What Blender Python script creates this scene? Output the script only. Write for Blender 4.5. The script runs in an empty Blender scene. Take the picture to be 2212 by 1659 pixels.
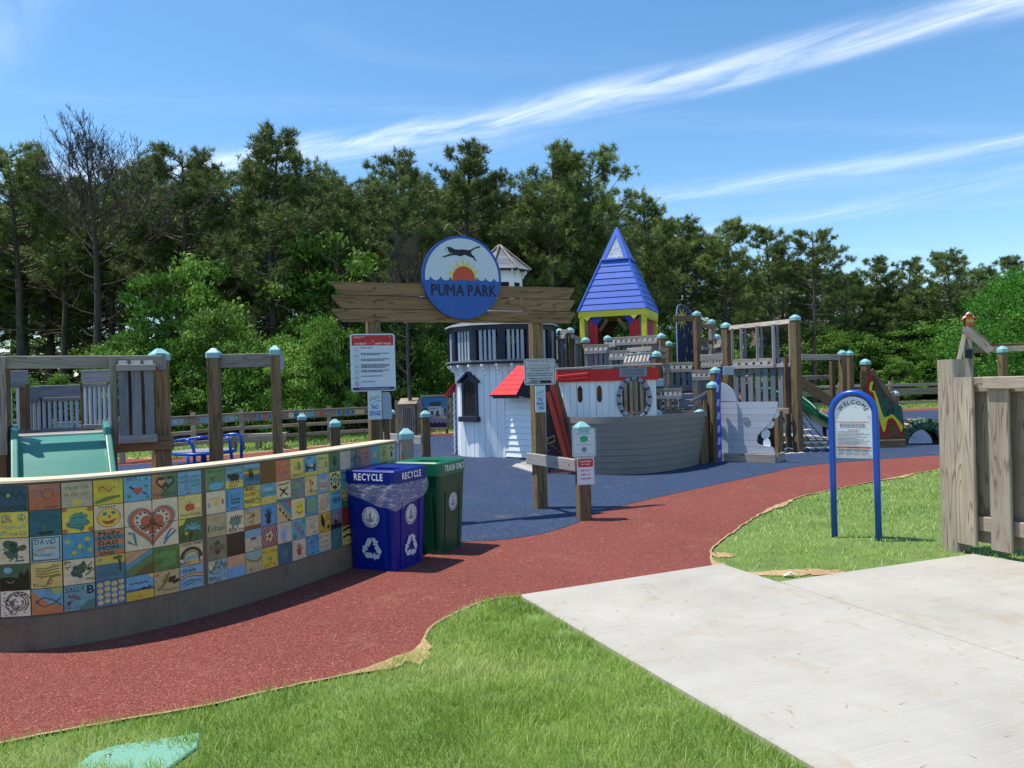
import bpy, bmesh, math, random
import numpy as np
from mathutils import Vector, Matrix
from mathutils.geometry import tessellate_polygon
R = math.radians
V = Vector
sc = bpy.context.scene
COL = sc.collection

# ------------------------------------------------------------ camera, sky, sun, exposure
CAMH = 1.55
ROLL = 0.027
FPX, PX, PY = 1701.0, 1106.0, 829.5          # focal length and centre, for a picture 2212 wide
CR, SR = math.cos(ROLL), math.sin(ROLL)
cam_d = bpy.data.cameras.new('camera')
cam_d.sensor_width = 36.0
cam_d.lens = 36.0 * FPX / 2212.0
cam_d.clip_start = 0.05
cam_d.clip_end = 800.0
cam = bpy.data.objects.new('camera', cam_d)
COL.objects.link(cam)
right, up, back = V((CR, 0, -SR)), V((SR, 0, CR)), V((0, -1, 0))
cam.matrix_world = Matrix(((right.x, up.x, back.x, 0), (right.y, up.y, back.y, 0), (right.z, up.z, back.z, CAMH), (0, 0, 0, 1)))
sc.camera = cam

SUN_EL = R(68.5)
SUN_DIR = V((-1.0, 0.10, 0)).normalized() * math.cos(SUN_EL) + V((0, 0, math.sin(SUN_EL)))   # towards the sun
sun_d = bpy.data.lights.new('sun', 'SUN')
sun_d.energy = 3.7
sun_d.angle = R(0.55)
sun_d.color = (1.0, 0.955, 0.88)
sun = bpy.data.objects.new('sun', sun_d)
COL.objects.link(sun)
sun.rotation_euler = (-SUN_DIR).to_track_quat('-Z', 'Y').to_euler()
sun.location = (-20, 5, 40)

world = bpy.data.worlds.new('World')
sc.world = world
world.use_nodes = True
wt = world.node_tree
wt.nodes.clear()


class NT:
    """tiny node builder"""
    def __init__(s, tree):
        s.t = tree

    def n(s, typ, ins=None, **kw):
        nd = s.t.nodes.new(typ)
        for k, v in kw.items():
            setattr(nd, k, v)
        if ins:
            for k, v in ins.items():
                sk = nd.inputs[k]
                if hasattr(v, 'is_output') or isinstance(v, bpy.types.NodeSocket):
                    s.t.links.new(v, sk)
                else:
                    sk.default_value = v
        return nd

    def m(s, op, a, b=0.0, c=0.0, clamp=False):
        nd = s.n('ShaderNodeMath', {0: a, 1: b, 2: c}, operation=op)
        nd.use_clamp = clamp
        return nd.outputs[0]

    def mix(s, fac, a, b, bt='MIX'):
        nd = s.n('ShaderNodeMix', None, data_type='RGBA', blend_type=bt)
        for k, v in ((0, fac), (6, a), (7, b)):
            if isinstance(v, bpy.types.NodeSocket):
                s.t.links.new(v, nd.inputs[k])
            else:
                nd.inputs[k].default_value = v
        return nd.outputs[2]

    def noise(s, vec, scale, detail=2.0, rough=0.5, dist=0.0):
        nd = s.n('ShaderNodeTexNoise', {'Scale': scale, 'Detail': detail, 'Roughness': rough, 'Distortion': dist})
        if vec is not None:
            s.t.links.new(vec, nd.inputs['Vector'])
        return nd.outputs[0]

    def ramp(s, fac, stops):
        nd = s.n('ShaderNodeValToRGB', {0: fac})
        cr = nd.color_ramp
        while len(cr.elements) < len(stops):
            cr.elements.new(0.5)
        for e, (p, c) in zip(cr.elements, stops):
            e.position = p
            e.color = (*c, 1) if len(c) == 3 else c
        return nd.outputs[0]

    def vmul(s, vec, xyz):
        return s.n('ShaderNodeVectorMath', {0: vec, 1: xyz}, operation='MULTIPLY').outputs[0]

    def link(s, a, b):
        s.t.links.new(a, b)


def smooth(w, v, a, b):
    nd = w.n('ShaderNodeMapRange', {0: v, 1: a, 2: b, 3: 0.0, 4: 1.0}, interpolation_type='SMOOTHSTEP')
    return nd.outputs[0]


w = NT(wt)
sky = w.n('ShaderNodeTexSky', None, sky_type='NISHITA')
sky.sun_disc = False
sky.sun_elevation = SUN_EL
sky.sun_rotation = math.atan2(SUN_DIR.x, SUN_DIR.y)
sky.altitude = 0
sky.air_density = 1.0
sky.dust_density = 0.3
sky.ozone_density = 3.2
tc = w.n('ShaderNodeTexCoord')
sep = w.n('ShaderNodeSeparateXYZ', {0: tc.outputs['Generated']})
zc = w.m('MAXIMUM', sep.outputs[2], 0.03)
qx = w.m('DIVIDE', sep.outputs[0], zc)
qy = w.m('DIVIDE', sep.outputs[1], zc)


def streak(x0, y0, x1, y1, curve, wid, fine, seed, stre, stop=False):
    """a cirrus band lying on the cloud plane (x/z, y/z) between two points"""
    dx, dy = x1 - x0, y1 - y0
    L = math.hypot(dx, dy)
    ux, uy = dx / L, dy / L
    ax = w.m('SUBTRACT', qx, x0)
    ay = w.m('SUBTRACT', qy, y0)
    t = w.m('ADD', w.m('MULTIPLY', ax, ux), w.m('MULTIPLY', ay, uy))
    p = w.m('SUBTRACT', w.m('MULTIPLY', ay, ux), w.m('MULTIPLY', ax, uy))
    tt = w.m('DIVIDE', t, L)
    bow = w.m('MULTIPLY', w.m('MULTIPLY', tt, w.m('SUBTRACT', 1.0, tt)), 4 * curve)
    p = w.m('SUBTRACT', p, bow)
    vec = w.n('ShaderNodeCombineXYZ', {0: w.m('ADD', t, seed), 1: p, 2: 0.0}).outputs[0]
    warp = w.m('MULTIPLY', w.m('SUBTRACT', w.noise(vec, 1.3, 3.0), 0.5), wid * 0.9)
    p2 = w.m('ABSOLUTE', w.m('ADD', p, warp))
    body = w.m('SUBTRACT', 1.0, smooth(w, p2, 0.0, wid))
    vec2 = w.n('ShaderNodeCombineXYZ', {0: w.m('MULTIPLY', t, 1.1), 1: w.m('ADD', w.m('MULTIPLY', p, 4.0), w.m('MULTIPLY', t, 0.8)), 2: seed}).outputs[0]
    n1 = w.noise(vec2, fine, 6.0, 0.62, 0.6)
    n1 = smooth(w, n1, 0.2, 0.8)
    if stop: n1 = w.m('MULTIPLY', n1, w.m('SUBTRACT', 1.0, smooth(w, tt, 0.45, 1.05)))
    return w.m('MULTIPLY', w.m('MULTIPLY', w.m('POWER', body, 1.4), n1), stre)


m1 = streak(-1.9, 3.62, 1.41, 2.13, 0.17, 0.25, 1.6, 3.1, 0.66)
m2 = streak(0.75, 4.30, 2.30, 3.42, 0.05, 0.34, 1.4, 9.4, 0.34)
m3 = streak(1.3, 5.4, 2.6, 4.2, 0.05, 0.45, 1.4, 14.0, 0.20)
m4 = streak(-2.9, 2.35, -1.6, 2.6, 0.0, 0.22, 1.8, 21.0, 0.05)
m5 = streak(-2.3, 3.1, -1.2, 2.0, 0.0, 0.16, 1.8, 31.0, 0.12)
mv = w.n('ShaderNodeCombineXYZ', {0: w.m('MULTIPLY', qx, 0.35), 1: w.m('MULTIPLY', qy, 0.9), 2: 2.0}).outputs[0]
veil = w.m('MULTIPLY', smooth(w, w.noise(mv, 1.1, 5.0, 0.6, 0.5), 0.5, 0.85), 0.10)
cm = m1
m6 = streak(-2.3, 3.45, 0.6, 3.05, 0.12, 0.36, 1.5, 44.0, 0.30, True)
for q in (m6, m2, m3, m4, m5, veil):
    cm = w.m('MAXIMUM', cm, q)
cm = w.m('MULTIPLY', cm, smooth(w, sep.outputs[2], 0.03, 0.14), clamp=True)
hsv = w.n('ShaderNodeHueSaturation', {'Hue': 0.495, 'Saturation': 1.18, 'Value': 1.14, 'Color': sky.outputs[0]})
skyc = w.mix(cm, hsv.outputs[0], (9.0, 9.3, 9.8, 1))
SKY_STRENGTH = 0.115
bg = w.n('ShaderNodeBackground', {'Color': skyc, 'Strength': SKY_STRENGTH})
wo = w.n('ShaderNodeOutputWorld', {'Surface': bg.outputs[0]})

sc.view_settings.view_transform = 'Standard'
sc.view_settings.look = 'None'
sc.view_settings.exposure = 0.58
sc.view_settings.gamma = 1.0
sc.view_settings.use_curve_mapping = False
sc.cycles.max_bounces = 8
sc.cycles.diffuse_bounces = 4
sc.cycles.transparent_max_bounces = 12
sc.cycles.use_denoising = True


# ------------------------------------------------------------ picture helpers: a sight line, the ground under a pixel, a point at a depth
def ray(px, py):
    u, v = (px - PX) / FPX, (PY - py) / FPX
    return u * CR + v * SR, v * CR - u * SR


def G(px, py, z=0.0):
    x, k = ray(px, py)
    d = (z - CAMH) / k
    return V((x * d, d, z))


def W(px, py, d):
    x, k = ray(px, py)
    return V((x * d, d, CAMH + k * d))


def hx(h):
    """sRGB hex -> linear"""
    h = h.lstrip('#')
    o = []
    for i in (0, 2, 4):
        c = int(h[i:i + 2], 16) / 255
        o.append(c / 12.92 if c <= 0.04045 else ((c + 0.055) / 1.055) ** 2.4)
    return tuple(o)


# ------------------------------------------------------------ materials
def newmat(name):
    m = bpy.data.materials.new(name)
    m.use_nodes = True
    m.node_tree.nodes.clear()
    k = NT(m.node_tree)
    b = k.n('ShaderNodeBsdfPrincipled')
    o = k.n('ShaderNodeOutputMaterial', {0: b.outputs[0]})
    return m, k, b, o


def setb(k, b, **kw):
    for n_, v in kw.items():
        n_ = n_.replace('_', ' ')
        if isinstance(v, bpy.types.NodeSocket):
            k.link(v, b.inputs[n_])
        else:
            b.inputs[n_].default_value = v


def bump(k, b, h, strength=0.3, dist=0.01):
    bp = k.n('ShaderNodeBump', {'Strength': strength, 'Distance': dist, 'Height': h})
    k.link(bp.outputs[0], b.inputs['Normal'])


def rgba(c):
    return (*c, 1)


def mulc(c, f):
    return tuple(min(1, x * f) for x in c)


def wood(name, light, dark, grain=1.0, rough=0.8, ring=5.0, weather=None, contrast=1.0):
    m, k, b, o = newmat(name)
    uv = k.n('ShaderNodeUVMap').outputs[0]
    v1 = k.vmul(uv, (0.6, 8.0, 0))
    n1 = k.noise(v1, 1.0, 2.0, 0.45)
    rg = k.m('ABSOLUTE', k.m('SUBTRACT', k.m('FRACT', k.m('MULTIPLY', n1, ring * 2)), 0.5))
    rg = smooth(k, rg, 0.0, 0.2)                       # dark growth-ring lines
    n2 = k.noise(k.vmul(uv, (2.2, 110.0, 0)), 1.0, 3.0, 0.6)
    n3 = k.noise(k.vmul(uv, (1.1, 7.0, 0)), 1.0, 4.0, 0.6)
    f = k.m('ADD', k.m('MULTIPLY', rg, 0.40 * grain), k.m('MULTIPLY', n2, 0.5))
    f = k.m('ADD', f, k.m('MULTIPLY', k.m('SUBTRACT', n3, 0.5), 0.9))
    f = k.m('ADD', k.m('MULTIPLY', k.m('SUBTRACT', f, 0.5), contrast), 0.5)
    c = k.ramp(f, [(0.1, dark), (0.5, tuple((a + d) / 2 for a, d in zip(light, dark))), (0.85, light)])
    pb_ = k.noise(k.vmul(uv, (.05, .05, 0)), 1.0, 1.0)
    c = k.n('ShaderNodeVectorMath', {0: c, 'Scale': k.m('ADD', .55, k.m('ADD', k.m('MULTIPLY', pb_, .56), k.m('MULTIPLY', k.n('ShaderNodeObjectInfo').outputs['Random'], .34)))}, operation='SCALE').outputs[0]
    if weather:
        nw = k.noise(k.n('ShaderNodeTexCoord').outputs['Object'], 2.2, 4.0, 0.6)
        c = k.mix(smooth(k, nw, 0.42, 0.72), c, rgba(weather))
    # knots
    vv = k.n('ShaderNodeTexVoronoi', {'Vector': k.vmul(uv, (1.6, 5.0, 0)), 'Scale': 1.0}, distance='EUCLIDEAN')
    kn = smooth(k, vv.outputs[0], 0.11, 0.03)
    c = k.mix(k.m('MULTIPLY', kn, 0.65), c, rgba(mulc(dark, 0.45)))
    setb(k, b, Base_Color=c, Roughness=rough)
    b.inputs['Specular IOR Level'].default_value = 0.25
    bump(k, b, f, 0.35, 0.004)
    return m


def paint(name, col, rough=0.55, var=0.12, spec=0.4, grain=True, worn=None, wornamt=0.6):
    m, k, b, o = newmat(name)
    oc = k.n('ShaderNodeTexCoord').outputs['Object']
    n = k.noise(oc, 3.0, 4.0, 0.6)
    f = k.m('ADD', 0.94 - var, k.m('ADD', k.m('MULTIPLY', n, var * 2), k.m('MULTIPLY', k.n('ShaderNodeObjectInfo').outputs['Random'], .12)))
    c = k.n('ShaderNodeVectorMath', {0: col, 'Scale': f}, operation='SCALE').outputs[0]
    uv = k.n('ShaderNodeUVMap').outputs[0]
    n2 = k.noise(k.vmul(uv, (2.5, 90.0, 0)), 1.0, 3.0, 0.6)
    if worn:
        nw = k.noise(k.vmul(uv, (3.0, 26.0, 0)), 1.0, 5.0, 0.65)
        c = k.mix(k.m('MULTIPLY', smooth(k, nw, 0.55, 0.75), wornamt), c, rgba(worn))
    setb(k, b, Base_Color=c, Roughness=rough)
    b.inputs['Specular IOR Level'].default_value = spec
    if grain:
        bump(k, b, n2, 0.22, 0.003)
    return m


def attr_paint(name, rough=0.5, var=0.25, scale=9.0, spec=0.4, coat=0.0, dirt=0.0):
    """flat print or hand painting: the colours are carried by the faces"""
    m, k, b, o = newmat(name)
    a = k.n('ShaderNodeVertexColor', None, layer_name='Col')
    oc = k.n('ShaderNodeTexCoord').outputs['Object']
    n = k.noise(oc, scale, 4.0, 0.65)
    f = k.m('ADD', 1.0 - var, k.m('MULTIPLY', n, var * 2))
    c = k.n('ShaderNodeVectorMath', {0: a.outputs[0], 'Scale': f}, operation='SCALE').outputs[0]
    if dirt:
        nd = k.noise(oc, 2.3, 5.0, 0.7)
        c = k.mix(k.m('MULTIPLY', smooth(k, nd, 0.5, 0.8), dirt), c, (0.25, 0.22, 0.18, 1))
    setb(k, b, Base_Color=c, Roughness=rough)
    b.inputs['Specular IOR Level'].default_value = spec
    if coat:
        bump(k, b, k.noise(oc, 34.0, 3.0), .35, .004)
        b.inputs['Coat Weight'].default_value = coat
        b.inputs['Coat Roughness'].default_value = 0.15
    return m


M = {}
M['brown'] = wood('brown_lumber', hx('927757'), hx('553f2b'), ring=5)
M['brown_dark'] = wood('dark_brown_lumber', hx('80684c'), hx('45341f'), ring=5)
M['brownpost'] = wood('post_lumber', hx('8f7758'), hx('4c3a28'), ring=4)
M['silver'] = wood('silvered_lumber', hx('a89e92'), hx('6a6055'), ring=5)
M['tan'] = wood('tan_lumber', hx('b9a88e'), hx('7c6a52'), ring=5, weather=hx('a79f92'), contrast=0.9)
M['fence'] = wood('weathered_fence_lumber', hx('b3a48f'), hx('665545'), ring=7, weather=hx('a09484'), grain=1.1)
M['grey'] = wood('weathered_grey_slats', hx('8f9196'), hx('63656b'), ring=3, grain=0.6, contrast=0.8)
M['greylight'] = wood('pale_grey_lumber', hx('bdb6b0'), hx('8a837d'), ring=3, grain=0.6, contrast=0.8)
M['hull'] = paint('hull_grey_paint', hx('857d75'), 0.6, 0.12, grain=False)
M['whale'] = paint('whale_grey_paint', hx('b4bac2'), 0.6, 0.08, worn=hx('9ba1a9'), wornamt=0.5)
M['bluegrey'] = paint('blue_grey_plastic', hx('a9b3c0'), 0.5, 0.06)
M['white'] = paint('white_house_paint', hx('f3f4f5'), 0.55, 0.05, worn=hx('d8dade'), wornamt=0.5)
M['balu'] = paint('pale_baluster_paint', hx('a9b0ba'), 0.5, 0.06)
M['navy'] = paint('navy_paint', hx('1d2236'), 0.5, 0.2)
M['black'] = paint('flat_black', hx('101012'), 0.7, 0.2, grain=False)
M['red'] = paint('red_paint', hx('d8262a'), 0.5, 0.08, worn=hx('b71d22'), wornamt=0.4)
M['darkred'] = paint('weathered_red_paint', hx('a83c2c'), 0.6, 0.15, worn=hx('7a3527'), wornamt=0.6)
M['yellow'] = paint('yellow_paint', hx('e6d63c'), 0.5, 0.06)
M['roofblue'] = paint('bright_blue_paint', hx('3a60bc'), 0.45, 0.1, worn=hx('304eae'), wornamt=0.5)
M['strutblue'] = paint('strut_blue_paint', hx('2540b8'), 0.45, 0.1)
M['pale_blue'] = paint('pale_blue_paint', hx('98b0ee'), 0.45, 0.1)
M['teal'] = paint('teal_plastic_cap', hx('88b8b8'), 0.4, 0.12, grain=False, worn=hx('b0d0d0'))
M['tubeblue'] = paint('blue_powder_coat', hx('044cb0'), 0.28, 0.06, spec=0.6, grain=False)
M['steel'] = paint('steel', hx('b6b8ba'), 0.3, 0.1, grain=False)
M['steel'].node_tree.nodes['Principled BSDF'].inputs['Metallic'].default_value = 0.9
M['binblue'] = paint('blue_bin_plastic', hx('051f80'), 0.32, 0.06, spec=0.35, grain=False)
M['bingreen'] = paint('green_bin_plastic', hx('0e4a33'), 0.32, 0.08, spec=0.5, grain=False)
M['binlid_g'] = paint('green_bin_lid_plastic', hx('146a4c'), 0.28, 0.06, spec=0.5, grain=False)
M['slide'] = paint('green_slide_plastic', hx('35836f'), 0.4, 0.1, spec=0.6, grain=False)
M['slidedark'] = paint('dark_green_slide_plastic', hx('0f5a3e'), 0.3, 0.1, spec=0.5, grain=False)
M['rope'] = paint('pale_rope', hx('e4e0d6'), 0.9, 0.2, grain=False)
M['ropedark'] = paint('black_rope', hx('26262a'), 0.9, 0.2, grain=False)
M['print'] = attr_paint('printed_panel', 0.45, 0.04, dirt=0.08)
M['glaze'] = attr_paint('glazed_tile', 0.3, 0.30, 26.0, coat=0.15, dirt=0.12)
M['mural'] = attr_paint('brush_painted_board', 0.6, 0.22, 8.0)
M['granite'] = paint('roof_grey', hx('86888c'), 0.7, 0.12)
M['skin'] = paint('skin', hx('c28d6c'), 0.55, 0.05, grain=False)
M['hair'] = paint('dark_hair', hx('2b1d14'), 0.6, 0.2, grain=False)
M['shirt'] = paint('dark_cloth', hx('2a2c38'), 0.9, 0.1, grain=False)


def concrete(name, base, dark, tint=None):
    m, k, b, o = newmat(name)
    oc = k.n('ShaderNodeTexCoord').outputs['Object']
    n1 = k.noise(oc, 1.1, 5.0, 0.65)
    n2 = k.noise(oc, 260.0, 2.0)
    vr = k.n('ShaderNodeVectorRotate', {'Vector': oc, 'Angle': R(-22)}, rotation_type='Z_AXIS').outputs[0]
    n3 = k.noise(k.vmul(vr, (1.4, 90.0, 1.0)), 1.0, 3.0, 0.6)   # broom finish
    f = k.m('ADD', k.m('MULTIPLY', n1, 0.5), k.m('ADD', k.m('MULTIPLY', n2, 0.2), k.m('MULTIPLY', n3, 0.3)))
    c = k.ramp(f, [(0.3, dark), (0.6, base)])
    if tint:
        st = smooth(k, k.noise(oc, 2.6, 5.0, 0.7, 0.4), 0.53, 0.8)
        c = k.mix(k.m('MULTIPLY', st, 0.62), c, rgba(tint))
    setb(k, b, Base_Color=c, Roughness=0.85)
    bump(k, b, k.m('ADD', n3, n2), 0.25, 0.003)
    return m


M['concrete'] = concrete('broom_finished_concrete', hx('b6b0a3'), hx('989286'), hx('9c8058'))
M['wallconc'] = concrete('form_marked_concrete', hx('80705e'), hx('5a4d40'), hx('42392f'))
M['ledge'] = concrete('pale_wall_coping', hx('dcc8a8'), hx('cbb492'))


def rubber(name, a, bcol, c3, fleck):
    m, k, b, o = newmat(name)
    oc = k.n('ShaderNodeTexCoord').outputs['Object']
    vo = k.n('ShaderNodeTexVoronoi', {'Vector': oc, 'Scale': 185.0})
    wn = k.n('ShaderNodeSeparateColor', {0: vo.outputs['Color']})
    c = k.ramp(wn.outputs[0], [(0.0, bcol), (0.4, a), (0.85, c3), (0.99, fleck)])
    n1 = k.noise(oc, 0.9, 5.0, 0.65)
    n2 = k.noise(oc, 38.0, 3.0, 0.6)
    f = k.m('ADD', 0.58, k.m('ADD', k.m('MULTIPLY', n1, 0.45), k.m('MULTIPLY', n2, 0.34)))
    c = k.n('ShaderNodeVectorMath', {0: c, 'Scale': f}, operation='SCALE').outputs[0]
    dust = k.m('MULTIPLY', smooth(k, k.noise(oc, 1.7, 6.0, 0.7, 0.3), 0.56, 0.85), 0.34)
    c = k.mix(dust, c, rgba(hx('b39a7c')))
    setb(k, b, Base_Color=c, Roughness=0.9)
    b.inputs['Specular IOR Level'].default_value = 0.3
    bump(k, b, vo.outputs['Distance'], 0.6, 0.006)
    return m


M['rub_red'] = rubber('red_rubber_surface', hx('7c3b31'), hx('54271e'), hx('8c483b'), hx('ad7868'))
M['rub_blue'] = rubber('blue_rubber_surface', hx('263855'), hx('15233c'), hx('344764'), hx('6c809c'))


def soil_mat(name, a, b_):
    m, k, b, o = newmat(name)
    oc = k.n('ShaderNodeTexCoord').outputs['Object']
    n = k.m('ADD', k.m('MULTIPLY', k.noise(oc, 3.0, 5.0, 0.7), 0.6), k.m('MULTIPLY', k.noise(oc, 70.0, 3.0), 0.4))
    setb(k, b, Base_Color=k.ramp(n, [(0.3, b_), (0.65, a)]), Roughness=0.95)
    bump(k, b, n, 0.6, 0.02)
    return m


M['sand'] = soil_mat('sandy_soil', hx('bfa27a'), hx('8f7048'))
M['turf'] = soil_mat('turf_soil', hx('6f8a3c'), hx('4a5c2a'))
M['forest'] = soil_mat('forest_floor', hx('4a4028'), hx('2c2818'))


def leafmat(name, c1, c2, c3, trans=0.35, rough=0.5, spec=0.35, obvar=0.25):
    m, k, b, o = newmat(name)
    a = k.n('ShaderNodeVertexColor', None, layer_name='Col')
    sepc = k.n('ShaderNodeSeparateColor', {0: a.outputs[0]})
    c = k.ramp(sepc.outputs[0], [(0.0, c1), (0.55, c2), (1.0, c3)])
    oi = k.n('ShaderNodeObjectInfo')
    f = k.m('ADD', 1.0 - obvar, k.m('MULTIPLY', oi.outputs['Random'], obvar * 2))
    c = k.n('ShaderNodeVectorMath', {0: c, 'Scale': f}, operation='SCALE').outputs[0]
    setb(k, b, Base_Color=c, Roughness=rough)
    b.inputs['Specular IOR Level'].default_value = spec
    tr = k.n('ShaderNodeBsdfTranslucent', {'Color': c})
    mx = k.n('ShaderNodeMixShader', {0: trans, 1: b.outputs[0], 2: tr.outputs[0]})
    k.link(mx.outputs[0], o.inputs[0])
    return m


M['needle'] = leafmat('pine_needles', hx('40502a'), hx('607238'), hx('98a656'), 0.25, 0.5)
M['oakleaf'] = leafmat('oak_leaves', hx('33541c'), hx('608832'), hx('a2bc5c'), 0.34, 0.55, 0.2)
M['locust'] = leafmat('bright_green_leaves', hx('3f7a24'), hx('56962c'), hx('7ab33e'), 0.45, 0.5)
M['shrubleaf'] = leafmat('shrub_leaves', hx('2c4c18'), hx('466e28'), hx('6e943c'), 0.35, 0.55, 0.2)
M['grass'] = leafmat('grass_blades', hx('739636'), hx('a3bd56'), hx('d3d690'), 0.4, 0.5, 0.3, 0.0)
M['bark'] = wood('pine_bark', hx('6e6258'), hx('352d27'), ring=6)
M['deadbark'] = wood('bare_grey_bark', hx('645a52'), hx('332c27'), ring=5)

# ------------------------------------------------------------ object helpers
ORG = {}
ZERO = V((0, 0, 0))


def tag(o, label=None, cat=None, group=None, kind=None):
    if label: o['label'] = label
    if cat: o['category'] = cat
    if group: o['group'] = group
    if kind: o['kind'] = kind
    return o


def thing(name, label, cat, loc, group=None):
    o = bpy.data.objects.new(name, None)
    o.empty_display_size = 0.1
    COL.objects.link(o)
    o.location = loc
    ORG[o.name] = V(loc)
    return tag(o, label, cat, group)


def mk(name, verts, faces, mat, par=None, uv=None, cols=None, smooth_=False, org=None):
    """one mesh object from world-space vertices; uv / cols are per face corner"""
    o0 = ORG[par.name] if par is not None else (V(org) if org is not None else ZERO)
    me = bpy.data.meshes.new(name)
    me.from_pydata([(v[0] - o0.x, v[1] - o0.y, v[2] - o0.z) for v in verts], [], faces)
    if uv is not None:
        l = me.uv_layers.new(name='UVMap')
        l.data.foreach_set('uv', np.array(uv, dtype=np.float32).ravel())
    if cols is not None:
        a = me.color_attributes.new('Col', 'FLOAT_COLOR', 'CORNER')
        a.data.foreach_set('color', np.array(cols, dtype=np.float32).ravel())
    me.materials.append(mat)
    if smooth_:
        me.shade_smooth()
    o = bpy.data.objects.new(name, me)
    COL.objects.link(o)
    if par is not None:
        o.parent = par
    else:
        o.location = o0
    ORG[o.name] = o0
    return o


RND = random.Random(7)


def boardgeo(a, b, wd, t, n, ch):
    a, b = V(a), V(b)
    ax = (b - a)
    L = ax.length
    ax.normalize()
    n = V(n)
    n = (n - ax * n.dot(ax)).normalized()
    s = ax.cross(n).normalized()
    hw, ht = wd / 2, t / 2
    ch = min(ch, hw * 0.4, ht * 0.4)
    prof = [(-hw + ch, -ht), (hw - ch, -ht), (hw, -ht + ch), (hw, ht - ch), (hw - ch, ht), (-hw + ch, ht), (-hw, ht - ch), (-hw, -ht + ch)]
    vs = [a + s * p[0] + n * p[1] for p in prof] + [b + s * p[0] + n * p[1] for p in prof]
    fs, uv = [], []
    ru, rv = RND.random() * 40, RND.random() * 40
    per = [0.0]
    for i in range(8):
        p, q = prof[i], prof[(i + 1) % 8]
        per.append(per[-1] + math.hypot(q[0] - p[0], q[1] - p[1]))
    for i in range(8):
        j = (i + 1) % 8
        fs.append((i, j, 8 + j, 8 + i))
        uv += [(ru, rv + per[i]), (ru, rv + per[i + 1]), (ru + L, rv + per[i + 1]), (ru + L, rv + per[i])]
    fs.append(tuple(range(7, -1, -1)))
    uv += [(ru + prof[i][0] * 0.3, rv + prof[i][1]) for i in range(7, -1, -1)]
    fs.append(tuple(range(8, 16)))
    uv += [(ru + prof[i][0] * 0.3, rv + prof[i][1]) for i in range(8)]
    return vs, fs, uv


def board(name, a, b, wd, t, mat, par=None, n=(0, -1, 0), ch=0.005):
    vs, fs, uv = boardgeo(a, b, wd, t, n, ch)
    return mk(name, vs, fs, mat, par, uv, org=None if par else a)


def boards(name, lst, mat, par=None, org=None, ch=0.004):
    """several boards that are one rigid part"""
    VS, FS, UV = [], [], []
    for (a, b, wd, t, n) in lst:
        vs, fs, uv = boardgeo(a, b, wd, t, n, ch)
        k = len(VS)
        VS += vs
        FS += [tuple(i + k for i in f) for f in fs]
        UV += uv
    return mk(name, VS, FS, mat, par, UV, org=org)


def cap_geo(cx, cy, z, s, yaw, h1=0.058, h2=0.05, over=0.012):
    """moulded pyramid post cap"""
    r = s / 2 + over
    c, q = math.cos(yaw), math.sin(yaw)
    vs = []
    for (rr, zz) in ((r, z - 0.01), (r, z + h1 - 0.01), (r * 0.93, z + h1), (0.25 * r, z + h1 + h2)):
        e = rr * 0.22
        for (x, y) in ((-rr + e, -rr), (rr - e, -rr), (rr, -rr + e), (rr, rr - e), (rr - e, rr), (-rr + e, rr), (-rr, rr - e), (-rr, -rr + e)):
            vs.append((cx + x * c - y * q, cy + x * q + y * c, zz))
    fs = []
    for lv in range(3):
        for i in range(8):
            j = (i + 1) % 8
            fs.append((lv * 8 + i, lv * 8 + j, lv * 8 + 8 + j, lv * 8 + 8 + i))
    fs.append(tuple(range(24, 32)))
    fs.append(tuple(range(7, -1, -1)))
    return vs, fs


def post(x, y, z0, z1, s, yaw, mat, par=None, cap=True, name='post', capmat=None, label=None, cat='post', group=None):
    n = (-math.sin(yaw), -math.cos(yaw), 0) if False else (math.sin(yaw), -math.cos(yaw), 0)
    o = board(name, (x, y, z0), (x, y, z1), s, s, mat, par, n=n, ch=0.008)
    if cap:
        vs, fs = cap_geo(x, y, z1, s, yaw)
        c = mk('post_cap', vs, fs, capmat or M['teal'], o, uv=[(0, 0)] * sum(len(f) for f in fs))
    if par is None:
        tag(o, label, cat, group)
    return o


def tube(name, pts, r, mat, par=None, seg=10, org=None, radii=None):
    pts = [V(p) for p in pts]
    vs, fs = [], []
    t0 = (pts[1] - pts[0]).normalized()
    ref = V((0, 0, 1)) if abs(t0.z) < 0.9 else V((1, 0, 0))
    u = t0.cross(ref).normalized()
    for i, p in enumerate(pts):
        t = (pts[min(i + 1, len(pts) - 1)] - pts[max(i - 1, 0)]).normalized()
        u = (u - t * u.dot(t)).normalized()
        v = t.cross(u)
        rr = radii[i] if radii else r
        for j in range(seg):
            a = 2 * math.pi * j / seg
            vs.append(p + (u * math.cos(a) + v * math.sin(a)) * rr)
    for i in range(len(pts) - 1):
        for j in range(seg):
            k = (j + 1) % seg
            fs.append((i * seg + j, i * seg + k, (i + 1) * seg + k, (i + 1) * seg + j))
    fs.append(tuple(range(seg - 1, -1, -1)))
    fs.append(tuple(range((len(pts) - 1) * seg, len(pts) * seg)))
    uv = []
    for f in fs:
        uv += [(vs[i][2], (i % seg) / seg * 0.3) for i in f]
    o = mk(name, vs, fs, mat, par, uv, smooth_=True, org=org)
    return o


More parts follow.
